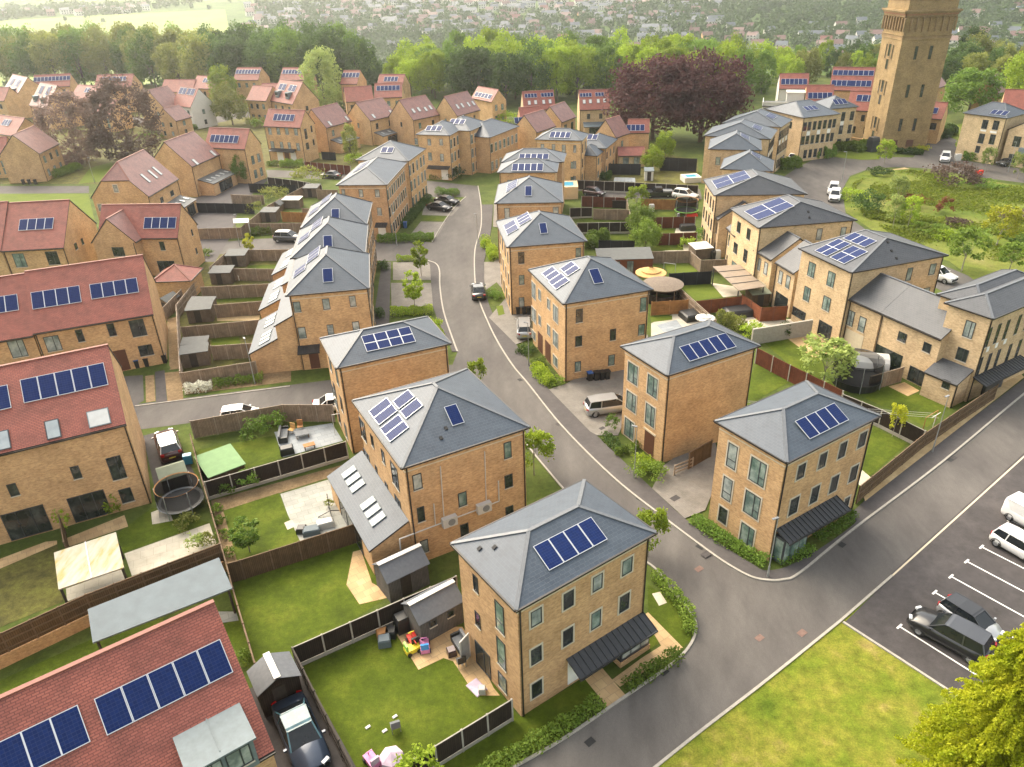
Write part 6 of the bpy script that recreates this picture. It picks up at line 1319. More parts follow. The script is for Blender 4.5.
tree('s2', 'garden_tree', 'bright lime tree beside the parked dark red car', 'tree', base((636,212)), 4.8, None, 'leaf_lime', 1.1); tree('b1', 'garden_tree', 'round green tree between the red fences and the black fence, nearer one', 'tree', base((645,250)), 4.6, None, 'leaf_shrub', 1.1); tree('b2', 'garden_tree', 'round green tree between the red fences and the black fence, farther one', 'tree', base((640,236)), 5, None, 'leaf_shrub', 1.1)
tree('b1', 'garden_tree', 'lime-green bushy tree below the copper beech, nearest the red outbuilding', 'tree', base((652,172)), 5, None, 'leaf_lime', 1.0); tree('b2', 'garden_tree', 'taller lime-green tree below the copper beech, behind the bushy one', 'tree', base((664,158)), 5.5, None, 'leaf_lime', 1.0)
tree('s1', 'weeping_sapling', 'yellowish sapling in the planting beside the grey parked car', 'tree', base((251,255)), 3.2, None, 'leaf_yellow', .9)
t = T(840, 140, 5.11)
for i, (x, y, hh, mt, k, lab) in enumerate([(620,670,6,'leaf_shrub',1.15,'spreading park tree on mown grass behind the nearest pale roof'),(860,680,4.2,'leaf_shrub',1.3,'low lime park tree right of the spreading one'),(800,540,6,'leaf_yellow',1.1,'tall yellowish park tree beside the sandy path'),(270,440,5,'leaf_pale',.8,'slender park sapling at the bend of the lower path'),(345,450,5.2,'leaf_lime',.8,'lime park sapling right of the slender one'),(285,330,5,'leaf_pale',.9,'pale park sapling inside the curving path'),(225,125,5,'leaf_lime',1,'young lime tree on the verge before the tower'),(905,200,5,'leaf_pale',.9,'slender sapling near the grey car at the right edge'),(740,160,4.6,'leaf_pale',.8,'slender sapling beside the orange marker on the verge'),]):
    tree('s3', 'park_tree', lab, 'tree', base(t(x, y)), hh, None, mt, k)
bush('round_shrub', 'round dark-green clipped shrub at the start of the lower park path', base(t(135,370)), 2.2, 3.6, 'leaf_dark', .16, 1500); bush('maroon_shrub', 'wide maroon-leaved shrub in the park near the road', base(t(565,225)), 4.2, 4.0, 'leaf_plum', .24, 1500); bush('rust_shrub', 'small rust-red shrub in the middle of the park', base(t(535,375)), 1.3, 2.6, 'leaf_rust', .16, 500); bush('rust_shrub', 'brownish twiggy shrub inside the curving park path', base(t(350,330)), 2.6, 2.2, 'leaf_rust', .18, 600)
for i, (x, y, rx, hh, mt, lab) in enumerate([(590,430,2.2,.9,'leaf_plum','bed of greyish lavender in the park'),(450,470,3.4,1.4,'leaf_shrub','green shrub mass beside the sandy crossing'),(540,500,2.6,1.2,'leaf_lime','lime shrub mass below the sandy crossing'),(890,410,3,2.2,'leaf_plum','pinkish shrub near the right of the meadow'),(720,240,4.5,1.2,'leaf_mid','dark green shrub strip right of the maroon shrub'),(60,300,3.2,1.8,'leaf_lime','lime shrub bank beside the road'),(200,175,3,1.4,'leaf_dark','dark shrubs at the top of the curving path'),(930,545,2.5,1.6,'leaf_mid','green shrub at the right end of the lower path'),]):
    bush('park_shrub', lab, base(t(x, y)), rx*.8, hh*.85, mt, .17, 700)
# conifer in the near corner: fronds in drooping tiers
rng = np.random.default_rng(77); P = []
for k in range(1000):
    z = rng.random()**.85; a = rng.random()*6.283; L = (1-z)**.72*4.0*(.5+.6*rng.random())+.3; m_ = int(40+L*50); s = np.sqrt(rng.random(m_))
    r_ = s*L; wv = (rng.random(m_)-.5)*.5*(1-s*.6)*(.4+L*.25); zz = 12.6*z+.4+.3*math.sin(k)+s*1.0*(.5+.5*rng.random())-s*s*1.1+rng.normal(size=m_)*.05
    P.append(np.stack([r_*math.cos(a)-wv*math.sin(a), r_*math.sin(a)+wv*math.cos(a), zz], 1))
P = np.concatenate(P); r = thing('conifer', 'bright yellow-green conifer filling the lower right corner beside the parked cars', 'tree', tuple(at(972, 806)[:2])+(0,))
link('crown', leaves_mesh('crown', leaf_cloud(P, .075, rng, .3), 'leaf_conifer'), r); m = MB(); m.tube((0,0,-.1), (0,0,12.4), .24, .04, 8)
for k in range(26): z = 1.5+k*.4; a = k*2.4; L = (1-z/13)*2.6; m.tube((0,0,z), (L*math.cos(a), L*math.sin(a), z+.5), .05, .015, 5)
m.build('trunk', 'bark', r)
# near shrub below the first lawn
tree('s2', 'garden_bush', 'bright lime bush among pink toys at the bottom of the near lawn', 'shrub', base((420,792)), 2.9, None, 'leaf_lime', 1.25)
# ------------------------------------------------------------------ hedges and beds
H = lambda lab, px, w, h, mt='leaf_shrub', lf=.09, nm='hedge': hedge(nm, lab, 'hedge' if nm == 'hedge' else 'shrub', [at(*p) for p in px], w, h, mt, lf)
H('clipped hedge along the kerb below the front house, left of its path', [(430,812),(470,785),(512,760),(560,732),(600,705)], 1.1, .9); H('clipped hedge along the kerb right of the front house path', [(625,690),(652,673),(680,656)], 1.0, .9); H('curved hedge at the road corner beside the front house', [(655,577),(672,596),(687,614),(690,636)], 1.0, .9)
H('low green hedge under the tall windows of the corner house', [(693,521),(720,540),(745,554),(767,566)], 1.3, .8, 'leaf_mid'); H('low hedge in front of the glass bay of the corner house', [(776,564),(800,556),(812,550)], 1.0, .8, 'leaf_mid'); H('low hedge under the canopy of the corner house near the board fence', [(815,542),(835,530),(853,516)], 1.0, .8, 'leaf_mid')
bush('flower_shrub', 'bright green shrub beside the rail fence of the blank-flanked house', base((648,478)), 1.5, 1.3, 'leaf_shrub', .1, 900); bush('flower_shrub', 'second bright shrub nearer the front door of the blank-flanked house', base((641,468)), 1.0, 1.1, 'leaf_lime', .1, 600)
for i, p in enumerate([(618,455),(624,452.5),(632,450),(637,447.5)]): bush('ball_shrub', ['small clipped ball shrub farthest from the front path, in the drive-side bed','small clipped ball shrub, second from the drive in the front bed','small clipped ball shrub, third from the drive in the front bed','small clipped ball shrub nearest the front door of the blank-flanked house'][i], base(p), .38, .75, 'leaf_shrub', .07, 260)
bush('flower_shrub', 'tall thin shrub beside the silver hatchback', base((612,430)), .6, 1.7, 'leaf_mid', .09, 420); H('dark mixed planting between the silver car and the flat path', [(603,435),(613,444),(622,455)], 1.2, .5, 'leaf_dark', .1, 'flower_bed_plants')
t = T(500, 310, 5.9)
H('dark mixed bed left of the doors of the skewed-panel house', [t(110,240),t(150,250),t(200,262)], 1.9, .7, 'leaf_dark', .1, 'flower_bed_plants'); H('rounded green hedge between the two front paths of the skewed-panel house', [t(185,330),t(265,318)], 1.1, .9); H('big soft yellow-green shrubs along the pavement before the skewed-panel house', [t(215,350),t(240,390),t(275,430),t(300,450)], 1.7, 1.1, 'leaf_lime')
bush('flower_shrub', 'green shrub at the drive corner of the skewed-panel house', base(t(335,440)), .8, .9, 'leaf_shrub', .09, 420)
t = T(370, 230, 4.512)
H('yellow-green hedge behind the blank-walled roof', [t(95,385),t(200,380),t(285,372)], 1.5, 1.1, 'leaf_lime'); H('small upper yellow-green hedge by the corner street tree', [t(120,138),t(215,135)], 1.5, .8, 'leaf_lime'); H('dark clipped hedge before the stepped terrace, farther one', [t(45,180),t(75,170)], 2.2, 1.3, 'leaf_dark'); H('dark clipped hedge before the stepped terrace, nearer one', [t(25,395),t(55,385)], 2.0, 1.2, 'leaf_dark'); H('green hedge along the side street end of the long terrace', [t(35,52),t(120,52),t(290,42)], 2.2, 1.2, 'leaf_mid')
H('clump of lime shrubs beside the small-windowed house, upper', [t(520,60),t(525,90)], 1.6, 1.4, 'leaf_lime'); H('clump of lime shrubs beside the small-windowed house, lower', [t(545,95),t(560,140)], 1.7, 1.4, 'leaf_lime'); H('shrub bed under the windows opposite the dark car on the road', [t(545,290),t(575,310),t(590,315)], 1.4, .9, 'leaf_mid')
patch('lawn', [t(570,348),t(598,342),t(608,382),t(580,390)], 'astro', .09)
t = T(320, 120, 5.48)
H('round-topped hedge behind the two parked black cars', [t(640,405),t(760,415)], 2.2, 1.2, 'leaf_mid'); H('dark hedge along the front of the long terrace', [t(455,590),t(520,510),t(590,430)], 2.0, 1.0, 'leaf_dark'); H('hedge at the street end of the three-windowed terrace gable', [t(600,325),t(720,325)], 1.4, .9, 'leaf_mid'); bush('street_shrub', 'rounded dark shrub at the corner of the pale door gable', base(t(745,325)), 1.7, 2.2, 'leaf_dark', .16, 700); H('dark hedge by the drive across the street', [T(360,60,5.9)(720,655),T(360,60,5.9)(790,640)], 1.8, 1.3, 'leaf_dark')
t = T(240, 60, 5.9)
H('left green hedge under the canopy of the eight-windowed red-roofed house', [t(165,625),t(225,625)], 1.8, 1.2, 'leaf_shrub'); H('right green hedge under the canopy of the eight-windowed red-roofed house', [t(240,630),t(375,630)], 1.8, 1.6, 'leaf_shrub'); bush('lime_shrub', 'lime shrub beside the dark fence near the terrace roof', base(t(675,610)), 2, 2.2, 'leaf_lime', .17, 700); bush('lime_shrub', 'yellow-olive rounded shrub behind the dark posts fence', base(t(400,720)), 3.2, 3, 'leaf_olive', .19, 1000); bush('lime_shrub', 'green shrub by the verge left of the eight-windowed house', base(t(95,395)), 2.6, 3, 'leaf_olive', .18, 800)
t = T(225, 165, 7.67); bush('garden_shrub', 'olive shrubs climbing the diagonal garden fence, upper', base(t(400,250)), 2.6, 2.4, 'leaf_olive', .16, 900); bush('garden_shrub', 'olive shrubs climbing the diagonal garden fence, lower', base(t(240,360)), 1.8, 1.8, 'leaf_olive', .15, 600); H('green planting along the fence behind the grey parked car', [t(190,540),t(280,530),t(390,520)], 1.8, 1.3, 'leaf_shrub')
t = T(0, 60, 5.9); H('dark clipped hedge beside the bright verge near the purple trees', [t(300,700),t(400,670),t(470,640)], 2.4, 1.6, 'leaf_shrub'); bush('verge_shrub', 'shrub by the porch of the tan gable at the verge', base(t(225,695)), 1.6, 2, 'leaf_shrub', .15, 500)
t = T(130, 230, 4.037); H('white-flowering shrubs along the lane', [t(225,655),t(285,650),t(335,640)], 1.4, 1.1, 'leaf_white', .09); H('green planting along the lane right of the white flowers', [t(340,635),t(430,620),t(540,608)], 1.4, .9, 'leaf_shrub'); bush('garden_shrub', 'round shrub on the bend beside the cross-gabled red roof', base(t(308,105)), 1.1, 1.1, 'leaf_shrub', .12, 400)
t = T(190, 390, 4.512); bush('garden_shrub', 'climbing green shrub on the rail fence, left one', base(t(290,222)), 1.1, 2.0, 'leaf_mid', .11, 700); bush('garden_shrub', 'climbing green shrub on the rail fence, right one', base(t(380,180)), 1.1, 2.0, 'leaf_mid', .11, 700); bush('garden_shrub', 'leafy shrub against the dark fence above the grey patio', base(t(270,440)), .9, 1.6, 'leaf_mid', .1, 500); bush('garden_shrub', 'small shrub against the dark fence near its end', base(t(170,475)), .6, 1.2, 'leaf_mid', .09, 300)
for i, p in enumerate([(120,545),(140,600),(150,665),(172,745)]): bush('border_plant', ['topmost','second','third','lowest'][i]+' leafy plant in the border along the side fence', base(t(*p)), .5, .6, 'leaf_shrub', .09, 220)
t = T(0, 500, 3.938); bush('garden_shrub', 'olive shrub beside the trampoline', base(t(745,110)), .9, 1.2, 'leaf_olive', .1, 500); bush('potted_shrub', 'feathery shrub at the end of the pale paving, left one', base(t(775,190)), .7, 1.4, 'leaf_pale', .09, 350); bush('potted_shrub', 'yellowing shrub at the end of the pale paving, right one', base(t(820,180)), .7, 1.0, 'leaf_olive', .09, 350); bush('potted_shrub', 'potted palm-like plant left of the open garden doors', base(t(255,105)), .5, 1.9, 'leaf_lime', .12, 220); bush('potted_shrub', 'potted palm-like plant right of the open garden doors', base(t(450,55)), .5, 1.9, 'leaf_lime', .12, 220); bush('garden_shrub', 'small shrub at the foot of the drive fence', base(t(958,640)), .6, .9, 'leaf_shrub', .09, 250)
t = T(630, 225, 5.69); H('mixed shrubs along the pale garden wall', [t(505,545),t(570,575),t(640,605)], 1.5, 1.6, 'leaf_olive', .12); bush('lime_shrub', 'bright lime shrub behind the pale garden wall', base(t(695,625)), 1.4, 1.5, 'leaf_lime', .12, 700); bush('column_shrub', 'upright dark shrub against the pale garden wall', base(t(870,640)), .7, 1.9, 'leaf_dark', .1, 450)
t = T(570, 140, 6.39); H('green shrubs beside the pyramid-roofed brick corner', [t(130,700),t(150,640),t(240,630)], 2, 1.6, 'leaf_shrub', .14); bush('garden_shrub', 'shrub against the pale house wall by the red fence', base(t(840,640)), 1.4, 2.2, 'leaf_mid', .14, 600); bush('garden_shrub', 'yellow-green shrub at the patio below the red fences', base(t(745,690)), 1.1, 1.8, 'leaf_lime', .13, 500); bush('garden_shrub', 'maroon shrub beside the red-tiled outbuilding', base(t(430,135)), 3, 2.4, 'leaf_purple', .18, 700); H('dark planting behind the posts fence', [t(160,245),t(260,250)], 3, 1.5, 'leaf_dark', .17)
t = T(690, 60, 5.39); H('dark hedge before the fourth house of the upper row', [t(480,585),t(530,580),t(590,575)], 2.6, 2, 'leaf_shrub', .17); H('hedge between the white and black cars of the upper row', [t(635,525),t(700,530),t(755,515)], 3.2, 2.4, 'leaf_mid', .18); H('wide green bed at the foot of the tower', [t(780,475),t(860,490),t(960,480)], 4.5, 1.8, 'leaf_shrub', .18)
t = T(890, 60, 5.478); H('dark hedge before the white-panelled house', [t(395,545),t(480,550),t(540,550)], 2.6, 1.8, 'leaf_mid', .17); H('shrubs between the drive and the right foot of the tower', [t(215,440),t(280,425),t(340,405)], 3, 2.2, 'leaf_dark', .17); H('low hedge at the tower base behind the yellow shrub', [t(20,510),t(120,515),t(180,520)], 1.8, 1.2, 'leaf_dark', .16); bush('yellow_shrub', 'vivid yellow shrub at the corner of the tower plot', base(t(165,495)), 1.9, 1.3, 'leaf_yellow', .15, 500); bush('lime_shrub', 'lime shrub at the gate of the white-panelled house', base(t(400,500)), 1.7, 2.4, 'leaf_lime', .16, 500)

# long meadow grass in the park
rng = np.random.default_rng(19); PG = np.array([at(*p)[:2] for p in [(852,186),(870,174),(912,171),(977,182),(1040,192),(1060,250),(1010,262),(960,258),(900,240),(862,215)]])
lo, hi = PG.min(0), PG.max(0); Q = lo+(hi-lo)*rng.random((90000, 2)); ins = np.zeros(len(Q), bool)
for (x0, y0), (x1, y1) in zip(PG, np.roll(PG, -1, 0)):
    c = (y0 > Q[:,1]) != (y1 > Q[:,1]); ins ^= c & (Q[:,0] < (x1-x0)*(Q[:,1]-y0)/(y1-y0+1e-9)+x0)
Q = Q[ins]; pp = np.array([q for L_ in PATHS for q in L_]); Q = Q[np.min(np.linalg.norm(Q[:,None]-pp[None], axis=2), axis=1) > 1.15]; cl = np.sin(Q[:,0]*.35+np.sin(Q[:,1]*.21)*2)+np.sin(Q[:,1]*.29+Q[:,0]*.11)+rng.normal(size=len(Q))*.5; Q = Q[cl > -.1]; cl = cl[cl > -.1]
P = np.concatenate([Q, (rng.random((len(Q),1))*.35*(.3+np.clip(cl,0,2))[:,None]+.03)], 1)
kind(link('meadow_grass', leaves_mesh('meadow_grass', leaf_cloud(P, .22, rng, .6), 'leaf_meadow')), 'stuff')

for i, (x, y, rx, hh, mt, lab) in enumerate([(20,108,3,3,'leaf_shrub','rounded bush between the far-left hazy gables'),(64,122,3,3,'leaf_olive','bush at the foot of the smaller purple tree, street side'),(112,106,3,3.4,'leaf_olive','bush behind the two purple trees'),(150,140,3,2.6,'leaf_shrub','bush between the taller purple tree and the two-rooflight gable'),(207,120,2.6,4,'leaf_lime','lime bush against the white gable wall'),(214,110,3,4,'leaf_shrub','bush beneath the tiered bright green tree'),(258,112,3,3.4,'leaf_olive','bush beside the peach-walled house'),(262,128,2.6,3,'leaf_shrub','bush by the left end of the eight-windowed red-roofed house'),(340,112,2.6,3,'leaf_dark','dark bush under the tall light-green tree'),(420,104,3,3.4,'leaf_dark','dark bush behind the third brown-tiled gable'),(508,124,3,3,'leaf_lime','lime bush right of the orange-red roof'),(598,122,2.4,2.6,'leaf_lime','small lime bush right of the blue glazed porch')]):
    bush('garden_bush', lab, base((x, y)), rx, hh, mt, .2, 800)
H('hedge along the far-left street, in front of the hazy gables', [(-20,112),(30,106),(60,108)], 2.2, 1.8, 'leaf_shrub', .18); H('hedge along the far-left street right of the purple trees', [(168,128),(196,130)], 2.2, 1.6, 'leaf_shrub', .18)
# ------------------------------------------------------------------ fences
def F(lab, px, style='grey', h=1.8, top=True, side=1, z=0, **k):
    r = fence(lab, [at(*p, h if top else 0) for p in px] if not z else [at(*p, h+z) for p in px], style, h, side=side, **k)
    if z: r.location.z = z
    return r
t = T(256, 575, 4.0)
F('dark panelled fence with pale posts between the two big lawns', [t(145,290), t(590,95), t(800,5)], 'dark'); F('dark fence with pale top rail between the blue car and the near lawn', [t(145,290), t(385,767), t(450,890)], 'darkwood', side=-1)
F('dark panelled fence with pale posts at the front corner of the near lawn', [t(1022,498), t(715,685), t(560,780)], 'dark')
t = T(190, 390, 4.512)
F('brown boarded fence between grey patio garden and the big lawn', [t(738,605), t(225,767), t(164,783)], 'brown', side=-1); F('dark panelled fence with pale posts above the grey patio', [t(702,232), t(65,415)], 'dark'); F('weathered post-and-board fence along the lane', [t(640,66), t(415,66), t(0,140)], 'rails', 1.9, side=-1)
F('long brown side fence with pale top, from lane to the bottom lawn', [t(0,200), t(45,372), t(160,770), T(0,500,3.938)(915,345), T(0,500,3.938)(1003,640)], 'brown', side=-1)
t = T(0, 500, 3.938)
F('brown boarded fence above the sandy brick wall behind the long shelter', [t(862,172), t(335,372), t(0,525), t(-120,580)], 'brown', 1.6, z=.9); 
def wall(name, lab, px, w, h, mat, top=True):
    P = [at(*p, h if top else 0) for p in px]; m = MB()
    for a, b in zip(P, P[1:]): m.beam((a[0], a[1], h/2), (b[0], b[1], h/2), w, h)
    c = P[0]; m.v = [(v[0]-c[0], v[1]-c[1], v[2]) for v in m.v]; return tag(m.build(name, mat, loc=(c[0], c[1], 0)), lab, 'wall')
a = [at(*t(862,172), 2.5), at(*t(335,372), 2.5), at(*t(-120,580), 2.5)]
m = MB()
for p, q in zip(a, a[1:]): m.beam((p[0], p[1], .45), (q[0], q[1], .45), .24, .9)
tag(m.build('garden_wall', 'brick'), 'sandy brick retaining wall under the brown boarded fence', 'wall')
F('short brown divider fence between open garden doors and bifold glazing', [t(230,60), t(250,165)], 'brown', side=-1)
t = T(130, 230, 4.037)
F('weathered rail-backed fence running up beside the sandy strip', [t(200,570), t(185,302), t(272,195)], 'rails', side=-1); F('weathered rail-backed fence beside the topmost garden shed', [t(320,150), t(385,92)], 'rails', side=-1)
for lab, px in (('topmost boarded fence between the narrow back gardens, by the grey parked car', [(470,80),(640,78)]), ('second boarded fence down between the narrow back gardens, above the white railing', [(415,155),(600,158)]), ('third boarded fence down between the narrow back gardens', [(285,230),(560,217)]), ('fourth boarded fence down between the narrow back gardens, beside twin sheds', [(340,302),(542,286)]), ('fifth boarded fence down between the narrow back gardens, below the sandy path', [(205,392),(520,362)]), ('sixth boarded fence down between the narrow back gardens', [(325,468),(505,456)]), ('lowest boarded fence of the narrow back gardens, above the white flowers', [(200,577),(505,530)])): F(lab, [t(*p) for p in px], 'grey', group=None)
F('small boarded fence beside the playhouse behind the red-roofed end house', [t(132,312), t(205,240)], 'grey'); F('dark boarded fence behind the tiled garage', [t(90,215), t(240,208)], 'darkwood')
t = T(225, 165, 7.67)
F('black boarded fence of the garden with the white canopy', [t(-220,290), t(-10,292), t(212,300)], 'black'); F('pale boarded fence below the glazed grey lean-to garden', [t(48,225), t(290,232)], 'grey'); F('diagonal rail-backed fence under the olive shrubs', [t(600,165), t(330,308), t(120,478)], 'rails', side=-1); F('boarded fence behind the grey parked car', [t(180,448), t(600,445)], 'grey'); F('new orange-brown fence in the back gardens', [t(430,358), t(640,365)], 'orange'); F('black posts fence beside the tall red-roofed house', [t(180,140), t(540,152)], 'black'); F('boarded fence below the small white shed', [t(590,330), t(660,335)], 'grey'); F('brown fence at the back corner of the long terrace', [t(700,190), t(860,190)], 'grey')
t = T(80, 130, 4.511); F('weathered fence along the small parking court', [t(525,445), t(722,440)], 'grey'); F('weathered fence above the black fence, by the small tree', [t(680,290), t(812,300)], 'grey')
t = T(240, 60, 5.9); F('plum-brown fence across the street from the terrace roof', [t(378,600), t(650,625)], 'red', 1.9); F('dark fence with posts in front of the street by the rounded shrub', [t(160,690), t(340,712), t(480,738)], 'dark', 1.9); F('blue-black fence under the first two-rooflight gable', [t(480,540), t(560,545)], 'black')
t = T(570, 140, 6.39)
F('long dark fence with pale posts behind the parked pickup', [t(28,255), t(820,290)], 'dark', 2.0); F('red-brown fence in front of the dark red car', [t(75,360), t(362,370)], 'red'); F('orange-brown fence in front of the white SUV', [t(455,375), t(810,385)], 'orange'); F('dark fence behind the skewed-panel roofs, upper stub', [t(0,435), t(142,430)], 'dark'); F('weathered fence right of the dark stub', [t(150,440), t(382,445)], 'grey'); F('dark fence with pale posts between two narrow lawns', [t(45,530), t(392,525)], 'dark'); F('black boarded fence beside the round green trees', [t(185,640), t(412,642)], 'black')
F('upper plain red-brown fence before the pale houses', [t(520,495), t(802,490)], 'red'); F('lower plain red-brown fence before the pale houses', [t(550,600), t(812,592)], 'red'); F('weathered boarded fence below the lower red-brown fence', [t(510,712), t(775,708)], 'grey'); F('tall black boarded fence below the copper beeches', [t(580,112), t(812,118)], 'black', 2.6); F('black fence under the low slate roofs', [t(190,150), t(452,152)], 'black', 2.2); F('narrow pale fence running down beside the lime tree', [t(362,372), t(395,520)], 'grey')
t = T(630, 225, 5.69)
F('smooth black fence behind the square artificial lawn', [t(225,275), t(465,262)], 'black'); F('red lying-board fence in front of the artificial lawn', [t(380,432), t(635,405)], 'redlie'); F('orange lying-board fence behind the small patio', [t(125,437), t(332,424)], 'orange'); F('pale posts fence running between the two patios', [t(270,345), t(490,540)], 'grey', side=-1); F('red lying-board fence boxing in the small shed', [t(640,395), t(750,470), t(897,460)], 'redlie'); F('weathered fence round the white-roofed store', [t(345,150), t(405,200), t(552,195)], 'grey')
wall('garden_wall', 'pale rendered garden wall below the black covered table', [t(700,592), t(1040,538)], .25, 1.9, 'concrete')
t = T(740, 320, 4.65)
F('red panelled fence with pale posts behind the corner house', [t(80,130), t(235,210), t(480,330)], 'red'); F('dark panelled fence with pale posts between two lawns at the right', [t(480,345), t(662,418), t(862,515)], 'dark'); F('long brown boarded fence along the roadside verge', [t(1200,300), t(1024,415), t(870,520), t(560,772)], 'brown', 1.7); F('weathered fence beside the big trampoline', [t(610,262), t(762,218)], 'grey', 1.7)
rail_fence('low wooden rails beside the drive of the corner house', [at(*p) for p in ((674,476),(692,468))], 1.1, 'wood_grey'); F('boarded fence between the blank flank and the corner house drive', [(690,452),(712,440)], 'brown')
# ------------------------------------------------------------------ sheds, shelters, garden things
def fit_rect(a, b, z=0): p, q = at(*a, z), at(*b, z); return p, math.atan2(*(q-p)[[1,0]]), float(np.linalg.norm((q-p)[:2]))
def shed(lab, a, b, d, h=1.9, roof='pent', wallm='b_shed', roofm='felt_grey', rise=.4, cap=False, wins=0, name='garden_shed', world=None, cat='shed', door=True, z=0):
    """a, b: picture points of the foot of the long near wall (left, right); d: depth away from us"""
    if world: p, an, w = world
    else: p, an, w = fit_rect(a, b)
    r = thing(name, lab, cat, (p[0], p[1], z), an); m = MB(); o = .12
    m.box(0, 0, 0, w, d, h, skip='tb')
    if roof == 'apex':      # ridge along the long wall
        for x, fl in ((0, 1), (w, 0)): q = [(x,0,h),(x,d,h),(x,d/2,h+rise)]; m.face(q[::-1] if fl else q)
        R2 = MB(); s = rise/(d/2)
        for sg in (0, 1):
            e, k = (-o, h-o*s) if not sg else (d+o, h-o*s); R2.face([(-o,e,k),(w+o,e,k),(w+o,d/2,h+rise),(-o,d/2,h+rise)] if not sg else [(w+o,e,k),(-o,e,k),(-o,d/2,h+rise),(w+o,d/2,h+rise)])
        for v in list(R2.f): R2.face([(p_[0],p_[1],p_[2]-.05) for p_ in [R2.v[i] for i in v]][::-1])
    elif roof == 'gablefront':
        for y, fl in ((0, 0), (d, 1)): q = [(0,y,h),(w,y,h),(w/2,y,h+rise)]; m.face(q[::-1] if fl else q)
        R2 = MB(); s = rise/(w/2)
        R2.face([(-o,d+o,h-o*s),(-o,-o,h-o*s),(w/2,-o,h+rise),(w/2,d+o,h+rise)]); R2.face([(w+o,-o,h-o*s),(w+o,d+o,h-o*s),(w/2,d+o,h+rise),(w/2,-o,h+rise)])
        for v in list(R2.f): R2.face([(p_[0],p_[1],p_[2]-.05) for p_ in [R2.v[i] for i in v]][::-1])
    else:
        for x in (0, w): m.face([(x,0,h),(x,d,h),(x,d,h+rise)])
        m.face([(0,d,h),(w,d,h),(w,d,h+rise),(0,d,h+rise)])
        R2 = MB(); R2.face([(-o,-o,h+.01),(w+o,-o,h+.01),(w+o,d+o,h+rise+.04),(-o,d+o,h+rise+.04)]); R2.face([(-o,-o,h-.06),(-o,d+o,h+rise-.03),(w+o,d+o,h+rise-.03),(w+o,-o,h-.06)])
        for q in ([(-o,-o,h-.06),(w+o,-o,h-.06),(w+o,-o,h+.01),(-o,-o,h+.01)], [(-o,d+o,h+rise-.03),(-o,-o,h-.06),(-o,-o,h+.01),(-o,d+o,h+rise+.04)], [(w+o,-o,h-.06),(w+o,d+o,h+rise-.03),(w+o,d+o,h+rise+.04),(w+o,-o,h+.01)]): R2.face(q)
    m.build('wall', wallm, r); rf = R2.build('roof', roofm, r)
    if cap:
        c = MB(); c.beam((-o,d/2,h+rise+.03),(w+o,d/2,h+rise+.03),.34,.05) if roof == 'apex' else c.beam((w/2,-o,h+rise+.03),(w/2,d+o,h+rise+.03),.38,.05); c.build('ridge_cap', 'white_plastic', rf)
    for k in range(wins): fm, pm = win_meshes(.5, .5, 'plain'); q = link('window', fm, r, (w*(k+.7)/(wins+.4), -.004, h*.68)); link('pane', pm['glass_dark'], q)
    if door and not wins: q = MB(); q.box(w*.3, -.03, .05, w*.3+.75, 0, h-.15); q.build('door', 'wood_dark', r)
    return r
shed('long grey shed with two windows and white ridge, beside the front house', (422.5,645.5), (464,622), 2.1, 2.0, 'apex', 'b_shedgrey', 'ridge', .75, True, 2); shed('long grey shed with white ridge behind the dark fence, by the air conditioners', (391,603.5), (430,584), 2.1, 2.0, 'apex', 'b_shedgrey', 'ridge', .75, True, 0)
t = T(240, 640, 5.12)
p, q = at(*t(40,180), 2.1), at(*t(95,275), 2.1); e = at(*t(300,175), 2.1); an = math.atan2(*(e-q)[[1,0]])
shed('dark brown shed with grey roof and white ridge, in front of the blue car', None, None, float(np.linalg.norm((p-q)[:2]))*1.15, 2.1, 'gablefront', 'b_dark', 'ridge', .6, True, 0, world=((q[0], q[1]), an, float(np.linalg.norm((e-q)[:2]))))
def canopy_roof(name, lab, quad, z, mat, posts='wood_dark', th=.1, cat='shelter', bars=0, zs=None):
    P = [at(*q, (zs[i] if zs else z)) for i, q in enumerate(quad)]; c = sum(P)/4; r = thing(name, lab, cat, (c[0], c[1], 0)); L = [Vector(p)-Vector((c[0],c[1],0)) for p in P]
    n = (L[1]-L[0]).cross(L[2]-L[0]); L = L if n.z > 0 else L[::-1]
    m = MB(); m.face(L); m.face([v-Vector((0,0,th)) for v in L[::-1]])
    for a, b in zip(L, L[1:]+L[:1]): m.face([a-Vector((0,0,th)), b-Vector((0,0,th)), b, a])
    rf = m.build('roof', mat, r)
    for v in L: k = v*.94; q = MB(); q.box(k.x-.06, k.y-.06, 0, k.x+.06, k.y+.06, v.z-th); q.build('post', posts, r)
    for k in range(bars):
        f = (k+1)/(bars+1); q = MB(); q.beam(L[0].lerp(L[1], f)+Vector((0,0,.03)), L[3].lerp(L[2], f)+Vector((0,0,.03)), .07, .06); q.build('glazing_bar', 'white_plastic' if posts == 'wood_dark' else 'frame_dark', rf)
    return r
t = T(0, 500, 3.938)
canopy_roof('garden_shelter', 'long blue-grey felt roofed shelter behind the nearest red roof', [t(345,430), t(365,562), t(915,347), t(862,226)], 2.3, 'felt_blue', zs=(2.5,2.2,2.2,2.5)); canopy_roof('garden_pergola', 'pergola with stained pale polycarbonate roof and white centre bar', [t(212,207), t(456,126), t(488,265), t(230,352)], 2.4, 'poly_sheet', bars=1)
t = T(190, 390, 4.512)
p = [at(*t(*q), 1.25) for q in ((85,390),(243,330),(205,247),(50,295))]; an = math.atan2(*(p[1]-p[0])[[1,0]])
shed('low store with flat bright green felt roof on the upper lawn', None, None, float(np.linalg.norm((p[3]-p[0])[:2])), 1.2, 'pent', 'b_brown', 'felt_green', .06, world=((p[0][0], p[0][1]), an, float(np.linalg.norm((p[1]-p[0])[:2]))), door=False)
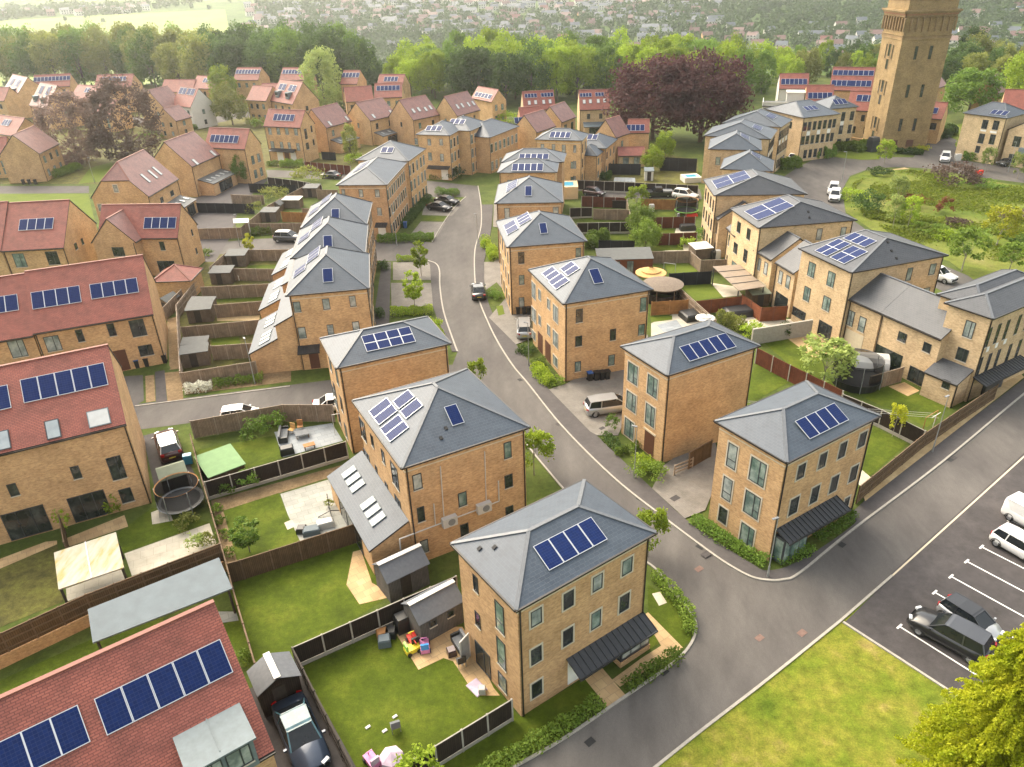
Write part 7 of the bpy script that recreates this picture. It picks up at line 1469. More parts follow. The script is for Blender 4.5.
t = T(130, 230, 4.037)
for lab, a, b, d in (('topmost grey pent-roofed shed in the back gardens', (395,150), (470,148), 2.0), ('grey pent-roofed shed below the topmost one, left of the white railing', (330,222), (412,220), 2.0), ('rear one of the upper twin sheds in the back gardens', (250,345), (343,345), 1.2), ('front one of the upper twin sheds in the back gardens', (238,378), (336,370), 1.5), ('rear one of the lower twin sheds in the back gardens', (222,520), (322,512), 1.2), ('front one of the lower twin sheds, lowest in the back gardens', (218,560), (325,545), 1.5)): shed(lab, t(*a), t(*b), d, 1.75, 'pent', 'b_shed', 'felt_grey', .25)
shed('pale playhouse with pitched roof behind the red-roofed end house', t(118,330), t(160,335), 2.2, 1.5, 'gablefront', 'b_shed', 'felt_grey', .5)
m = MB()
for k in range(26): m.box(k*.21, -.015, 0, k*.21+.12, .015, .8)
m.box(0, -.03, .55, 26*.21, .03, .63); m.box(0, -.03, .2, 26*.21, .03, .28); a = at(*t(440,205)); tag(m.build('picket_fence', 'white_paint', loc=(a[0], a[1], 0), rz=R(6)), 'low white picket railing across a narrow back garden', 'fence')
t = T(225, 165, 7.67)
shed('pent-roofed shed above the fence with the grey car', t(285,440), t(400,440), 2.0, 1.8, 'pent', 'b_shed', 'felt_grey', .25); shed('white-roofed store in the middle of the back gardens', t(445,335), t(575,335), 2.0, 1.6, 'pent', 'b_shed', 'render_white', .1, door=False); shed('pent-roofed shed nearest the long terrace roof', t(610,250), t(715,250), 2.0, 1.8, 'pent', 'b_shed', 'felt_grey', .25); shed('little pale apex hut beside the orange-brown fence', t(370,362), t(430,362), 1.6, 1.3, 'gablefront', 'b_shed', 'felt_grey', .5)
canopy_roof('garden_canopy', 'small white canopy on thin posts in a back garden', [t(60,412), t(180,408), t(182,440), t(66,445)], 2.3, 'render_white', 'white_plastic', .06)
t = T(510, 240, 4.794)
shed('long red-brown garden building with white doors behind the skewed-panel house', (598,276), (652,274.5), 3.4, 2.3, 'pent', 'b_redlie', 'felt_grey', .35, name='garden_room', cat='outbuilding', door=False); g_ = [o for o in COL.objects if o.get('category') == 'outbuilding'][-1]
fm, pm = win_meshes(.9, 1.9, 'wide')
for k in (.45, .78): q = link('door', MB().mesh('d0', 'white_paint') if False else fm, g_, (5.5*k, -.004, 1.05)); link('pane', pm['glass_pale'], q)
t = T(630, 225, 5.69)
canopy_roof('glazed_pergola', 'tan sheet-roofed pergola against the low slate link house', [t(470,235), t(618,372), t(770,350), t(622,224)], 2.6, 'pergola_sheet', 'frame_dark', .08, bars=3)
shed('small shed with olive felt roof inside the red lying-board fence', t(690,470), t(790,462), 2.2, 1.7, 'pent', 'b_brown', 'felt_olive', .2); shed('white-roofed garden store against the weathered fence', t(370,200), t(465,190), 2.4, 1.6, 'pent', 'b_shed', 'render_white', .08, door=False)
# straw parasol, thatched bar, hot tub gazebo
def parasol(name, lab, c, r_, z, mat, drop=.55, n=14):
    r = thing(name, lab, 'parasol', (c[0], c[1], 0)); m = MB()
    for k, (a, b, q) in enumerate(((r_, z-drop, 0), (r_*.62, z-drop*.45, 1), (r_*.3, z-drop*.12, 2))):
        m.lathe([(a, b-.12), (a*1.0, b), (a*.45, b+drop*.42)], n)
    m.lathe([(r_*.18, z-.06), (0, z+.1)], n); m.build('shade', mat, r); m = MB(); m.tube((0,0,0), (0,0,z-.1), .045, n=8); m.build('pole', 'wood_brown', r); return r
parasol('straw_parasol', 'thatched straw parasol beside the red-brown garden building', at(*t(120,255), 2.4), 2.0, 2.6, 'straw')
c = at(*t(188,330), 2.3); r = thing('garden_gazebo', 'round gazebo with weathered brown-grey roof and dark sides below the straw parasol', 'gazebo', (c[0], c[1], 0)); m = MB(); m.lathe([(2.5, 2.05), (2.55, 2.2), (1.4, 2.45), (0, 2.6)], 24); m.build('roof', 'gazebo_roof', r); m = MB(); m.lathe([(2.0, 0), (2.05, 1.0), (2.05, 1.15), (1.8, 1.15)], 24); m.build('tub', 'b_dark', r)
for k in range(6): a = k*math.pi/3; m = MB(); m.box(2.15*math.cos(a)-.06, 2.15*math.sin(a)-.06, 0, 2.15*math.cos(a)+.06, 2.15*math.sin(a)+.06, 2.1); m.build('post', 'wood_brown', r)
parasol('garden_parasol', 'white table parasol on the small patio', at(*t(430,515), 2.0), 1.1, 2.1, 'render_white', .35)
# padded rectangular and round covers
def cover(name, lab, c, w, d, h, rz, mat='black_plastic', cat='table'):
    m = MB(); k = .82
    B = [(-w/2,-d/2),(w/2,-d/2),(w/2,d/2),(-w/2,d/2)]
    for p, q in zip(B, B[1:]+B[:1]): m.face([(*p,0),(*q,0),(q[0]*.97,q[1]*.97,h*.8),(p[0]*.97,p[1]*.97,h*.8)]); m.face([(p[0]*.97,p[1]*.97,h*.8),(q[0]*.97,q[1]*.97,h*.8),(q[0]*k,q[1]*k,h),(p[0]*k,p[1]*k,h)])
    m.face([(p[0]*k,p[1]*k,h) for p in B]); return tag(m.build(name, mat, loc=(c[0], c[1], 0), rz=rz), lab, cat)
cover('covered_table', 'long low table under a black cover behind the pale garden wall', at(*t(630,510)), 4.2, 2.0, .9, R(10)); cover('covered_table', 'square patio table under a black cover beside the white parasol', at(*t(350,530)), 2.4, 2.2, .8, R(15))
def sofa(lab, c, rz, w=1.8, mat='cushion_grey', name='garden_sofa'):
    r = thing(name, lab, 'sofa', (c[0], c[1], 0), rz); m = MB(); m.box(-w/2, -.38, .05, w/2, .38, .25); m.build('base', 'black_plastic', r); m = MB(); m.box(-w/2+.1, -.36, .25, w/2-.1, .25, .43); m.build('seat', mat, r); m = MB(); m.box(-w/2, .22, .25, w/2, .4, .8); m.build('backrest', mat, r)
    for s_ in (-1, 1): m = MB(); m.box(s_*w/2-.06, -.38, .25, s_*w/2+.06, .4, .62); m.build('armrest', 'black_plastic', r)
    return r
def table(lab, c, rz, w=1.2, d=.8, h=.72, mat='wood_orange', name='garden_table'):
    r = thing(name, lab, 'table', (c[0], c[1], 0), rz); m = MB(); m.box(-w/2, -d/2, h-.05, w/2, d/2, h); m.build('tabletop', mat, r)
    for x in (-1, 1):
        for y in (-1, 1): m = MB(); m.box(x*(w/2-.08)-.035, y*(d/2-.08)-.035, 0, x*(w/2-.08)+.035, y*(d/2-.08)+.035, h-.05); m.build('leg', 'wood_brown', r)
    return r
def chair(lab, c, rz, mat='black_plastic', fold=False, name='garden_chair'):
    r = thing(name, lab, 'chair', (c[0], c[1], 0), rz); m = MB(); m.box(-.26, -.26, .4, .26, .24, .46); m.build('seat', mat, r); m = MB(); m.box(-.26, .22, .46, .26, .29, .98); m.build('backrest', mat, r)
    for x in (-.23, .23):
        for y in (-.22, .22): m = MB(); m.tube((x, y, 0), (x, y, .4), .02, n=5); m.build('leg', 'steel', r)
    return r
t = T(190, 390, 4.512)
sofa('grey garden sofa at the left edge of the blue-grey patio', at(*t(425,215)), R(100), 2.0); table('low dark table on the blue-grey patio', at(*t(508,210)), R(20), 1.2, .9, .45, 'cushion_grey'); chair('tan garden chair at the top of the blue-grey patio', at(*t(500,180)), R(10), 'wood_orange'); table('small slatted table on the blue-grey patio', at(*t(540,262)), R(25), 1.0, .6, .4, 'wood_orange'); chair('tan armchair beside the grey garden sofa', at(*t(462,195)), R(-20), 'straw')
cover('covered_barbecue', 'dark covered barbecue at the front corner of the blue-grey patio', at(*t(440,285)), 1.2, .8, .7, R(20), 'black_plastic', 'barbecue'); m = MB(); m.beam((0,0,0),(0,0,2.1),.05,.05); m.beam((0,0,2.1),(1.1,.3,2.1),.05,.05); m.beam((1.1,.3,0),(1.1,.3,2.1),.05,.05); a = at(*t(655,200)); tag(m.build('swing_frame', 'white_plastic', loc=(a[0], a[1], 0)), 'white tubular frame at the right end of the blue-grey patio', 'frame')
cover('patio_box', 'white storage box on the grey slab patio', at(*t(612,615)), 1.3, .7, .55, R(20), 'white_plastic', 'box'); cover('covered_lounger', 'blue-grey covered lounger beside the brown fence on the grey slab patio', at(*t(550,645)), 1.3, .8, .5, R(15), 'felt_blue', 'lounger'); cover('plant_tub', 'dark round tub at the corner of the grey slab patio', at(*t(505,640)), .7, .7, .5, R(0), 'black_plastic', 'tub')
m = MB()
for k in range(4): a = k*math.pi/2+.4; m.beam((0,0,.35),(1.0*math.cos(a),1.0*math.sin(a),.05),.06,.05)
m.tube((0,0,0),(0,0,2.0),.03,n=6); a = at(*t(635,560)); tag(m.build('dryer_frame', 'black_plastic', loc=(a[0], a[1], 0)), 'folded dark parasol stand with cross feet on the grey slab patio', 'stand'); bush('potted_shrub', 'small round potted shrub on the grey slab patio', at(*t(630,525)), .35, .7, 'leaf_olive', .07, 200)
# toys and clutter behind the front house
t = T(370, 580, 6.39)
def ride_on(lab, c, rz, m1, m2, m3):
    r = thing('ride_on_toy', lab, 'toy', (c[0], c[1], 0), rz); m = MB(); m.box(-.28, -.5, .12, .28, .45, .42); m.build('body', m1, r); m = MB(); m.box(-.25, -.48, .42, .25, -.35, .85); m.build('backrest', m2, r); m = MB(); m.beam((0,.3,.4),(0,.2,.75),.05,.05); m.beam((-.2,.2,.75),(.2,.2,.75),.05,.05); m.build('handlebar', m3, r)
    for x in (-.3, .3):
        for y in (-.33, .3): m = MB(); m.tube((x-.05, y, .14), (x+.05, y, .14), .14, n=10); m.build('wheel', 'black_plastic', r)
ride_on('red and black ride-on toy on the tan patio', at(*t(278,400)), R(30), 'toy_red', 'black_plastic', 'toy_yellow'); ride_on('yellow and green ride-on toy on the tan patio', at(*t(275,455)), R(-60), 'toy_yellow', 'toy_green', 'toy_red'); ride_on('blue and pink toy pushchair on the tan patio', at(*t(352,440)), R(10), 'pink', 'toy_blue', 'pink')
sofa('black garden sofa with striped cushion by the open garden door', at(*t(585,430)), R(-62), 1.5, 'cushion_grey'); chair('black garden chair beside the open garden door', at(*t(585,545)), R(200)); cover('storage_cube', 'small dark plum storage cube on the tan patio', at(*t(522,475)), .55, .55, .5, R(20), 'paint_plum', 'box'); cover('white_bucket', 'small white bucket on the tan patio under the tall windows', at(*t(717,718)), .42, .42, .45, 0, 'white_plastic', 'bucket'); cover('doormat_box', 'mauve mat folded on the tan patio below the tall windows', at(*t(682,690)), 1.1, .8, .1, R(-50), 'mauve', 'mat')
cover('covered_barbecue', 'tall black covered barbecue between the dark fence and the long grey shed', at(*t(215,310)), 1.0, .9, 1.2, R(30), 'black_plastic', 'barbecue'); cover('rubbish_sack', 'pale blue sack against the dark fence', at(*t(95,410)), .8, .7, .6, R(10), 'felt_blue', 'sack'); cover('cardboard_box', 'tan box behind the pale blue sack', at(*t(85,365)), .8, .6, .6, R(20), 'wood_orange', 'box'); cover('plant_tub', 'dark plant tub between box and covered barbecue', at(*t(135,355)), .7, .7, .6, 0, 'black_plastic', 'tub')
t = T(256, 575, 4.0)
chair('small dark folding chair lying alone on the near lawn', at(*t(560,620)), R(200), 'cushion_grey'); 
def playtent():
    c = at(*t(545,748)); r = thing('play_tent', 'pink and mauve fabric play tent half behind the lime bush', 'toy', (c[0], c[1], 0), .4); m = MB(); n = 7
    for k in range(n): a0, a1 = k*2*math.pi/n, (k+1)*2*math.pi/n; m.face([(.75*math.cos(a0),.75*math.sin(a0),0),(.75*math.cos(a1),.75*math.sin(a1),0),(.65*math.cos(a1),.65*math.sin(a1),.5),(.65*math.cos(a0),.65*math.sin(a0),.5)], k % 2); m.face([(.65*math.cos(a0),.65*math.sin(a0),.5),(.65*math.cos(a1),.65*math.sin(a1),.5),(0,0,.85)], 2 if k % 2 else 0)
    m.build('canvas', ['mauve', 'pink', 'mauve'], r)
playtent(); ride_on('small pink pushchair toy left of the play tent', at(*t(465,752)), R(40), 'pink', 'mauve', 'pink')
for i, (x, y, lab) in enumerate([(448,610,'white scrap of paper on the near lawn, left one of three'),(515,625,'white scrap of paper on the near lawn, beside the folding chair'),(556,568,'small white ball on the near lawn above the folding chair')]): cover('lawn_scrap', lab, at(*t(x, y)), .3, .18, .08, R(40), 'white_plastic', 'scrap')
# trampolines
def trampoline(lab, c, r_, h, net, pad='panel_grey', bed='black_plastic', wallh=0):
    r = thing('trampoline', lab, 'trampoline', (c[0], c[1], 0)); m = MB(); m.lathe([(r_-.25, h), (0, h+.001)], 24); m.build('bed', 'wood_black', r); m = MB(); m.lathe([(r_, h-.06), (r_+.05, h+.03), (r_-.25, h+.035)], 24); m.build('pad', pad, r)
    if net: m = MB(); m.lathe([(r_*.98, h+.03), (r_*1.0, h+net*.5), (r_*.95, h+net)], 24); m.build('net', 'net', r)
    if wallh: m = MB(); m.lathe([(r_*.95, 0), (r_, h-.06)], 24); m.build('skirt', 'black_plastic', r)
    for k in range(6):
        a = k*math.pi/3+.3; m = MB(); m.tube((r_*math.cos(a), r_*math.sin(a), 0), (r_*math.cos(a), r_*math.sin(a), h), .04, n=6)
        if net: m.tube((r_*1.02*math.cos(a), r_*1.02*math.sin(a), h), (r_*.97*math.cos(a), r_*.97*math.sin(a), h+net+.05), .035, n=6)
        m.build('leg', 'steel', r)
    if net: m = MB(); m.lathe([(r_*.95, h+net), (r_*.96, h+net+.06), (r_*.92, h+net)], 24); m.build('hoop', 'wood_orange' if 'orange' in lab else 'black_plastic', r)
    return r
nt_ = NT('net'); nt_.b.inputs['Base Color'].default_value = (.012,.012,.013,1); nt_.rough(.8, .1); nt_.b.inputs['Alpha'].default_value = .7
trampoline('round trampoline with grey pad, dark net and orange hoop beside the parked car', at(183,507), 1.75, .7, 1.5); trampoline('big dark netted trampoline beside the spreading pale tree', at(855,383), 2.3, .8, 1.9, 'black_plastic', wallh=1); trampoline('netted trampoline with green pad by the orange-brown fence', at(686,214), 1.9, .7, 1.7, 'toy_green')
c = at(868,372); r = thing('dome_tent', 'silvery arched cover behind the big dark trampoline', 'cover', (c[0], c[1], 0), R(-15)); m = MB(); n = 9
for k in range(n): a0, a1 = math.pi*k/n, math.pi*(k+1)/n; m.face([(-1.6,1.3*math.cos(a0),2.1*math.sin(a0)**.7),(1.6,1.3*math.cos(a0),2.1*math.sin(a0)**.7),(1.6,1.3*math.cos(a1),2.1*math.sin(a1)**.7),(-1.6,1.3*math.cos(a1),2.1*math.sin(a1)**.7)])
m.build('sheet', 'white_plastic', r); m = MB(); m.face([(1.6,1.3*math.cos(math.pi*k/n),2.1*math.sin(math.pi*k/n)**.7) for k in range(n+1)]); m.build('end_panel', 'toy_green', r)
shed('small olive apex shed between the parked dark car and the trampoline', (166,497), (191,489), 2.0, 1.7, 'apex', 'b_dark', 'felt_olive', .5, door=False)
m = MB(); m.box(-.35, -.25, 0, .35, .25, .9); a = at(189,463); tag(m.build('water_tank', 'hydro_blue', loc=(a[0], a[1], 0), rz=.3), 'small blue and white tank beside the parked dark car', 'tank')
m = MB(); m.tube((0,0,0),(0,0,2.3),.03,n=6); m.beam((-.7,0,2.25),(.7,0,2.25),.05,.05); a = at(930,437); tag(m.build('clothes_post', 'white_plastic', loc=(a[0], a[1], 0), rz=.6), 'white clothes-line post on the lawn by the roadside fence', 'post'); m = MB()
for y in (-.4, 0, .4): m.tube((0, y, 0), (-15, y*.4+5, .35), .012, n=4)
b = at(930,437); tag(m.build('clothes_line', 'white_plastic', loc=(b[0], b[1], 2.2), rz=R(8)), 'washing lines strung across the lawn by the big trampoline', 'line')
m = MB(); m.beam((0,0,0),(0,0,1.2),.05,.05); m.beam((0,0,1.2),(1.6,.2,1.2),.05,.05); m.beam((1.6,.2,0),(1.6,.2,1.2),.05,.05); a = at(663.5,271); tag(m.build('goal_frame', 'white_plastic', loc=(a[0], a[1], 0), rz=-.6), 'small white goal frame beside the straw parasol', 'goal')
m = MB(); m.beam((0,0,0),(0,0,1.2),.05,.05); m.beam((0,0,1.2),(2.0,.2,1.2),.05,.05); m.beam((2.0,.2,0),(2.0,.2,1.2),.05,.05); a = at(923,429); tag(m.build('goal_frame', 'wood_orange', loc=(a[0], a[1], 0), rz=.5), 'small wooden goal frame against the roadside fence', 'goal')
# pools and small white things in the upper gardens
def tub(lab, c, w, d, h, rz, rim='render_white', name='hot_tub'):
    r = thing(name, lab, 'hot tub', (c[0], c[1], 0), rz); m = MB(); m.box(-w/2, -d/2, 0, w/2, d/2, h); m.build('surround', rim, r); m = MB(); m.face([(-w*.32,-d*.3,h+.01),(w*.32,-d*.3,h+.01),(w*.32,d*.3,h+.01),(-w*.32,d*.3,h+.01)]); m.build('water', 'hydro_blue', r)
t = T(570, 140, 6.39)
tub('square white-edged tub with blue water at the end of the pale row', at(*t(770,262)), 3.2, 3.0, 1.0, R(5)); tub('tan-edged raised pool with blue cover behind the one-panel hip roof', at(566,196), 4.2, 4.5, 2.2, R(-3), 'render_tan', 'raised_pool')
canopy_roof('cold_frame', 'row of pale glazed frames beside the posts fence', [t(278,262), t(418,268), t(415,242), t(285,238)], .9, 'skylight_glass', 'white_plastic', .06, 'cold frame', 5); cover('garden_pillar', 'white garden statue on the upper lawn by the orange-brown fence', at(*t(520,455)), .9, .6, 1.2, 0, 'white_plastic', 'statue'); cover('rubbish_heap', 'pinkish play mat and box beside the green trampoline', at(*t(775,485)), 2.0, .8, .4, 0, 'toy_red', 'mat'); shed('white and blue playhouse below the copper beech gardens', t(475,262), t(530,262), 2.0, 1.9, 'pent', 'render_white', 'felt_blue', .2); shed('dark low shed behind the red-brown fence by the lime tree', t(270,435), t(365,438), 2.0, 1.3, 'pent', 'b_dark', 'wood_dark', .3, door=False)
cover('covered_furniture', 'dark covered furniture on the patio between the red-brown fences', at(*t(750,575)), 2.4, 1.3, .9, 0, 'black_plastic', 'furniture'); cover('white_post_box', 'tall pale post by the upper red-brown fence', at(*t(688,535)), .4, .4, 1.7, 0, 'panel_grey', 'post'); cover('water_butt', 'dark water butt beside the white-roofed store', at(*T(630,225,5.69)(472,192)), .7, .7, 1.2, 0, 'black_plastic', 'butt'); cover('propane_bottle', 'white upright tank beside the dark water butt', at(*T(630,225,5.69)(497,192)), .7, .7, 1.3, 0, 'white_plastic', 'tank')
# bins
def bin_(lab, c, rz, mat='black_plastic', lid=None, group=None):
    if 'bin' not in CARS:
        pass
    r = thing('wheelie_bin', lab, 'bin', (c[0], c[1], 0), rz, group); m = MB(); B = [(-.24,-.27),(.24,-.27),(.24,.27),(-.24,.27)]
    for p, q in zip(B, B[1:]+B[:1]): m.face([(p[0]*.82,p[1]*.82,.03),(q[0]*.82,q[1]*.82,.03),(*q,.95),(*p,.95)])
    m.face([(p[0]*.82,p[1]*.82,.03) for p in B[::-1]]); m.build('body', mat, r); m = MB(); m.box(-.27,-.32,.95,.27,.30,1.03); m.build('lid', lid or mat, r)
    for x in (-.22, .22): m = MB(); m.tube((x-.04,.26,.12),(x+.04,.26,.12),.12,n=10); m.build('wheel', 'rubber', r)
t = T(500, 310, 5.9)
for i, (x, y, ld) in enumerate([(530,418,'blue_plastic'),(568,415,None),(600,412,None),(632,408,None)]): bin_(['blue-lidded wheelie bin by the skewed-panel house','second bin from the blue-lidded one, against the skewed-panel house','third bin from the blue-lidded one, against the skewed-panel house','last bin in the row, farthest from the blue-lidded one'][i], at(*t(x,y)), R(17), 'black_plastic', ld, 'bins beside the skewed-panel house')
for i, x in enumerate((518,524,529)): bin_(['left','middle','right'][i]+' one of three black bins beside the small green bank of grass', at(x,314.5), R(7), 'black_plastic', None, 'bins at the drive up the road')
t = T(0, 240, 4.794)
for i, (x, y, ld) in enumerate([(662,612,'blue_plastic'),(707,605,None),(752,593,None),(793,588,None)]): bin_(['blue-lidded bin near the brown front door','dark bin next to the blue-lidded one at the brown front door','third bin along from the brown front door','bin at the house corner, farthest from the brown front door'][i], at(*t(x,y)), R(20), 'black_plastic', ld, 'bins by the brown front door')
bin_('blue bin at the front of the long hedge-fronted terrace', at(405.5,228), R(84), 'blue_plastic'); 
for i, x in enumerate((24,30,36)): bin_(['left','middle','right'][i]+' one of three black bins in front of the hazy gable by the verge', at(x,184.5), R(5), 'black_plastic', None, 'bins by the verge gable')
# lamp posts
def lamp(lab, foot, h=5.2, arm=.5, rz=0):
    c = at(*foot); r = thing('lamp_post', lab, 'lamp post', (c[0], c[1], 0), rz); m = MB(); m.tube((0,0,0),(0,0,1.0),.07,.06,8); m.tube((0,0,1.0),(0,0,h),.042,.03,8); m.build('pole', 'steel', r); m = MB(); m.box(-.02,-.08,h-.03,arm+.05,.08,h+.04); m.build('lamp_head', 'panel_grey', r)
lamp('lamp post at the kerb corner of the corner house', (767.5,577), 5.2, .4, R(200)); lamp('lamp post before the front door of the blank-flanked house', (634,478), 5, .4, R(150)); lamp('lamp post before the skewed-panel house doors', (528.8,366), 5, .4, R(150)); lamp('lamp post behind the roadside fence at the right', (932,452.5), 5.6, .4, R(210)); lamp('lamp post by the lane among the back gardens', (255,384), 5.2, .4, R(120)); lamp('lamp post at the T-junction by the long terrace', (397,246), 5.2, .4, R(270)); lamp('lamp post on the verge by the purple-leaved pair', (95,183), 5.2, .4, 0); lamp('lamp post at the park road bend', (841.5,182), 5.5, .5, R(180)); lamp('thin lamp post near the grey parked car', (240,246), 5, .3, 0); lamp('lamp post beside the low upper hedge and street tree', (478,246), 5, .3, R(180)); lamp('lamp post near the grey car at the right photo edge', (1008,172), 5.5, .4, R(180))
m = MB(); m.box(-.9,-.25,0,.9,.25,1.0); a = at(978,176); tag(m.build('works_barrier', 'toy_red', loc=(a[0], a[1], 0), rz=.4), 'small orange-red barrier on the park verge', 'barrier'); m = MB(); m.box(-.6,-.3,0,.6,.3,1.3); a = at(957,160.5); tag(m.build('gate_pillar', 'render_white', loc=(a[0], a[1], 0)), 'pale pillar at the corner of the tower drive', 'pillar')
wall('plot_wall', 'low pale wall round the tower plot', [(880,149.5),(920,147),(926,143.5)], .3, .9, 'brick_pale', False); wall('plot_wall', 'brick wall left of the tower behind the green bed', [(836,142.5),(872,148)], .3, 1.6, 'brick', False)
cover('utility_box', 'dark utility cabinet at the left foot of the tower', at(871.5,151.5), 2.0, 1.6, 3.0, R(20), 'frame_dark', 'cabinet')
# ------------------------------------------------------------------ cars
car_proto('hatch_black', 'saloon', 'paint_black'); car_proto('suv_black', 'suv', 'paint_black', 'paint_gunmetal_and_sheen'); car_proto('suv_white', 'suv', 'paint_white'); car_proto('hatch_silver', 'mpv', 'paint_silver'); car_proto('small_silver', 'small', 'paint_silver', 'paint_black'); car_proto('small_white', 'small', 'paint_white'); car_proto('van_white', 'van', 'paint_white'); car_proto('navy', 'saloon', 'paint_navy', 'car_glass_sky'); car_proto('maroon', 'suv', 'paint_maroon', 'paint_white'); car_proto('grey', 'suv', 'paint_gunmetal_and_sheen', 'paint_grey'); car_proto('plum', 'hatch', 'paint_plum'); car_proto('sal_white', 'saloon', 'paint_white'); car_proto('sal_grey', 'saloon', 'paint_grey')  # black SUV's roof: its silvery sheen is put in as a lighter colour
t = T(370, 230, 4.512)
car('hatch_black', t(488,270), t(470,160), 'dark car driving away along the curved road'); car('hatch_silver', (608,405), (660,398), 'silver hatchback on the brick drive between two brick houses'); car('hatch_silver', (524.5,327), (524,310), 'silver car mostly hidden on the drive of the skewed-panel house')
t = T(880, 490, 4.264)
car('suv_black', t(300,610), t(180,545), 'black SUV nearest the conifer in the car park'); car('small_silver', t(385,548), t(480,610), 'silver small car with dark roof beside the black SUV'); car('small_white', t(600,235), t(700,292), 'silver-white hatchback on a bay at the right photo edge'); car('van_white', t(668,130), t(768,185), 'white van cut by the right photo edge in the car park', k=.88)
t = T(240, 640, 5.12)
car('navy', t(310,475), t(370,620), 'dark blue car with glass roof in the narrow drive beside the near lawn', k=1.1); car('maroon', (168,444), (160,420), 'dark red car with white roof beside the red-roofed house', k=1.05)
t = T(320, 120, 5.48)
car('hatch_black', t(655,472), t(735,482), 'black car on the terrace drive, nearer of two'); car('hatch_black', t(695,438), t(770,446), 'black car on the terrace drive, farther of two by the round hedge'); car('grey', (288.5,237), (310,237.5), 'dark grey car with pale roof parked behind the stepped terrace'); car('hatch_black', (330.5,174.5), (310,173), 'black car parked on the cross street by the lime shrub')
t = T(570, 140, 6.39)
car('plum', t(155,330), t(260,345), 'dark plum car behind the red-brown fence'); car('suv_white', t(738,350), t(840,365), 'white SUV behind the orange-brown fence')
def pickup(lab, c, rz):
    r = bpy.data.objects.new('pickup_truck', None); COL.objects.link(r); tag(r, lab, 'pickup'); r.location = (c[0], c[1], .02); r.rotation_euler = (0, 0, rz); m = MB(); m.box(-.9,-2.5,.4,.9,2.5,.95); m.box(-.88,.6,.95,.88,2.35,1.1); m.build('body', 'paint_black', r); m = MB(); 
    B = [(-.82,-.7,.95),(.82,-.7,.95),(.82,1.2,1.0),(-.82,1.2,1.0)]; Tt = [(-.68,-.55,1.7),(.68,-.55,1.7),(.68,.6,1.7),(-.68,.6,1.7)]
    for i in range(4): m.face([B[i],B[(i+1)%4],Tt[(i+1)%4],Tt[i]])
    m.build('side_windows', 'car_glass', r); m = MB(); m.box(-.7,-.57,1.69,.7,.62,1.75); m.build('roof', 'paint_black', r); m = MB(); m.box(-.8,-2.45,.95,.8,-.75,1.18); m.build('load_cover', 'panel_grey', r)
    for x in (-.78,.78):
        for y in (-1.6,1.55): w_ = link('wheel', TYRE, r, (x, y, .36), 0 if x > 0 else math.pi); link('rim', RIM, w_)
pickup('black pickup truck with open grey bed behind the posts fence', at(*t(565,338), .7), R(88))
car('suv_white', (833.5,189), (830,205), 'white car parked at the park kerb, farther of two'); car('suv_white', (835,195.5), (831,212), 'white car parked at the park kerb, nearer of two'); car('sal_white', (794,156.5), (800,152), 'white car by the dark hedge of the upper row'); car('hatch_black', (825,147.5), (820,143), 'black car in the shade of the pyramid-roofed house'); car('suv_white', (945.5,157.3), (944,165), 'white car coming down the street before the tower'); car('sal_grey', (1007.5,161.5), (985,165), 'grey car parked under the balcony at the right'); car('suv_white', (938,274), (955,279), 'white car at the back corner of the eight-panel pale house')
car('small_white', (238,407), (262,404), 'white car on the lane, only its roof above the post-and-board fence', zc=1.47); car('sal_white', (336,398), (354,395.5), 'white car nosing out behind the blank-walled house on the lane', zc=1.2)
for k_, (r_, L_) in list(CARS.items()):
    if k_ not in _used:
        for c_ in list(r_.children): bpy.data.objects.remove(c_)
        bpy.data.objects.remove(r_)
# ------------------------------------------------------------------ across the valley: houses, trees, fields
rv = random.Random(5); hm = []
def far_house(w, d, h, rise, wall_, roof_):
    m = MB(); m.box(0,0,-1,w,d,h,0,skip='bt'); 
    for x, fl in ((0,1),(w,0)): q = [(x,0,h),(x,d,h),(x,d/2,h+rise)]; m.face(q[::-1] if fl else q)
    m.face([(-.3,-.3,h-.1),(w+.3,-.3,h-.1),(w+.3,d/2,h+rise+.05),(-.3,d/2,h+rise+.05)],1); m.face([(w+.3,d+.3,h-.1),(-.3,d+.3,h-.1),(-.3,d/2,h+rise+.05),(w+.3,d/2,h+rise+.05)],1)
    for k in range(int(w/3)): 
        for z in (1.0, 3.4): m.box(1+k*3, -.06, z, 2.2+k*3, 0, z+1.3, 2, skip='n')
    return m
kinds = [('render_white','slate',9,7,5.2,2.6),('render_white','brown_tile',10,8,5,3),('brick','brown_tile',9,7,5,2.8),('render_white','slate',16,8,5.4,2.6),('render_tan','slate',8,7,5,3),('render_white','red_tile',9,8,4.6,3)]
protos = [far_house(w_,d_,h_,ri,wl,rf_).mesh('distant_house', [wl,rf_,'glass_dark']) for wl,rf_,w_,d_,h_,ri in kinds]
LB = ['small white-walled house with grey roof on the far hillside','small white-walled house with brown roof on the far hillside','small brick house with brown roof on the far hillside','long white terrace with grey roof on the far hillside','small tan-walled house with grey roof on the far hillside','small white-walled house with red roof on the far hillside']
cand = []
for ring in range(26):
    R0 = 575+ring*27
    th = -52+rv.uniform(0,1)
    while th < 54:
        a = math.radians(th); x, y = R0*math.sin(a)+rv.uniform(-3,3), R0*math.cos(a)+rv.uniform(-5,5)
        th += math.degrees(rv.choice((14,16,19,26,40))/R0)
        f = math.sin(x*.011+y*.004)*.5+math.sin(x*.0043-y*.009+2)*.5
        if th < -16 and R0 < 1130+45*math.sin(th*.6)+(th+34)*9: continue    # the open field
        if f+rv.uniform(-.45,.45) > (.52 if th < 8 else .28): continue
        cand.append((R0, x, y, a))
cand.sort(); big = MB(); matsb = ['render_white','slate','brown_tile','glass_dark']
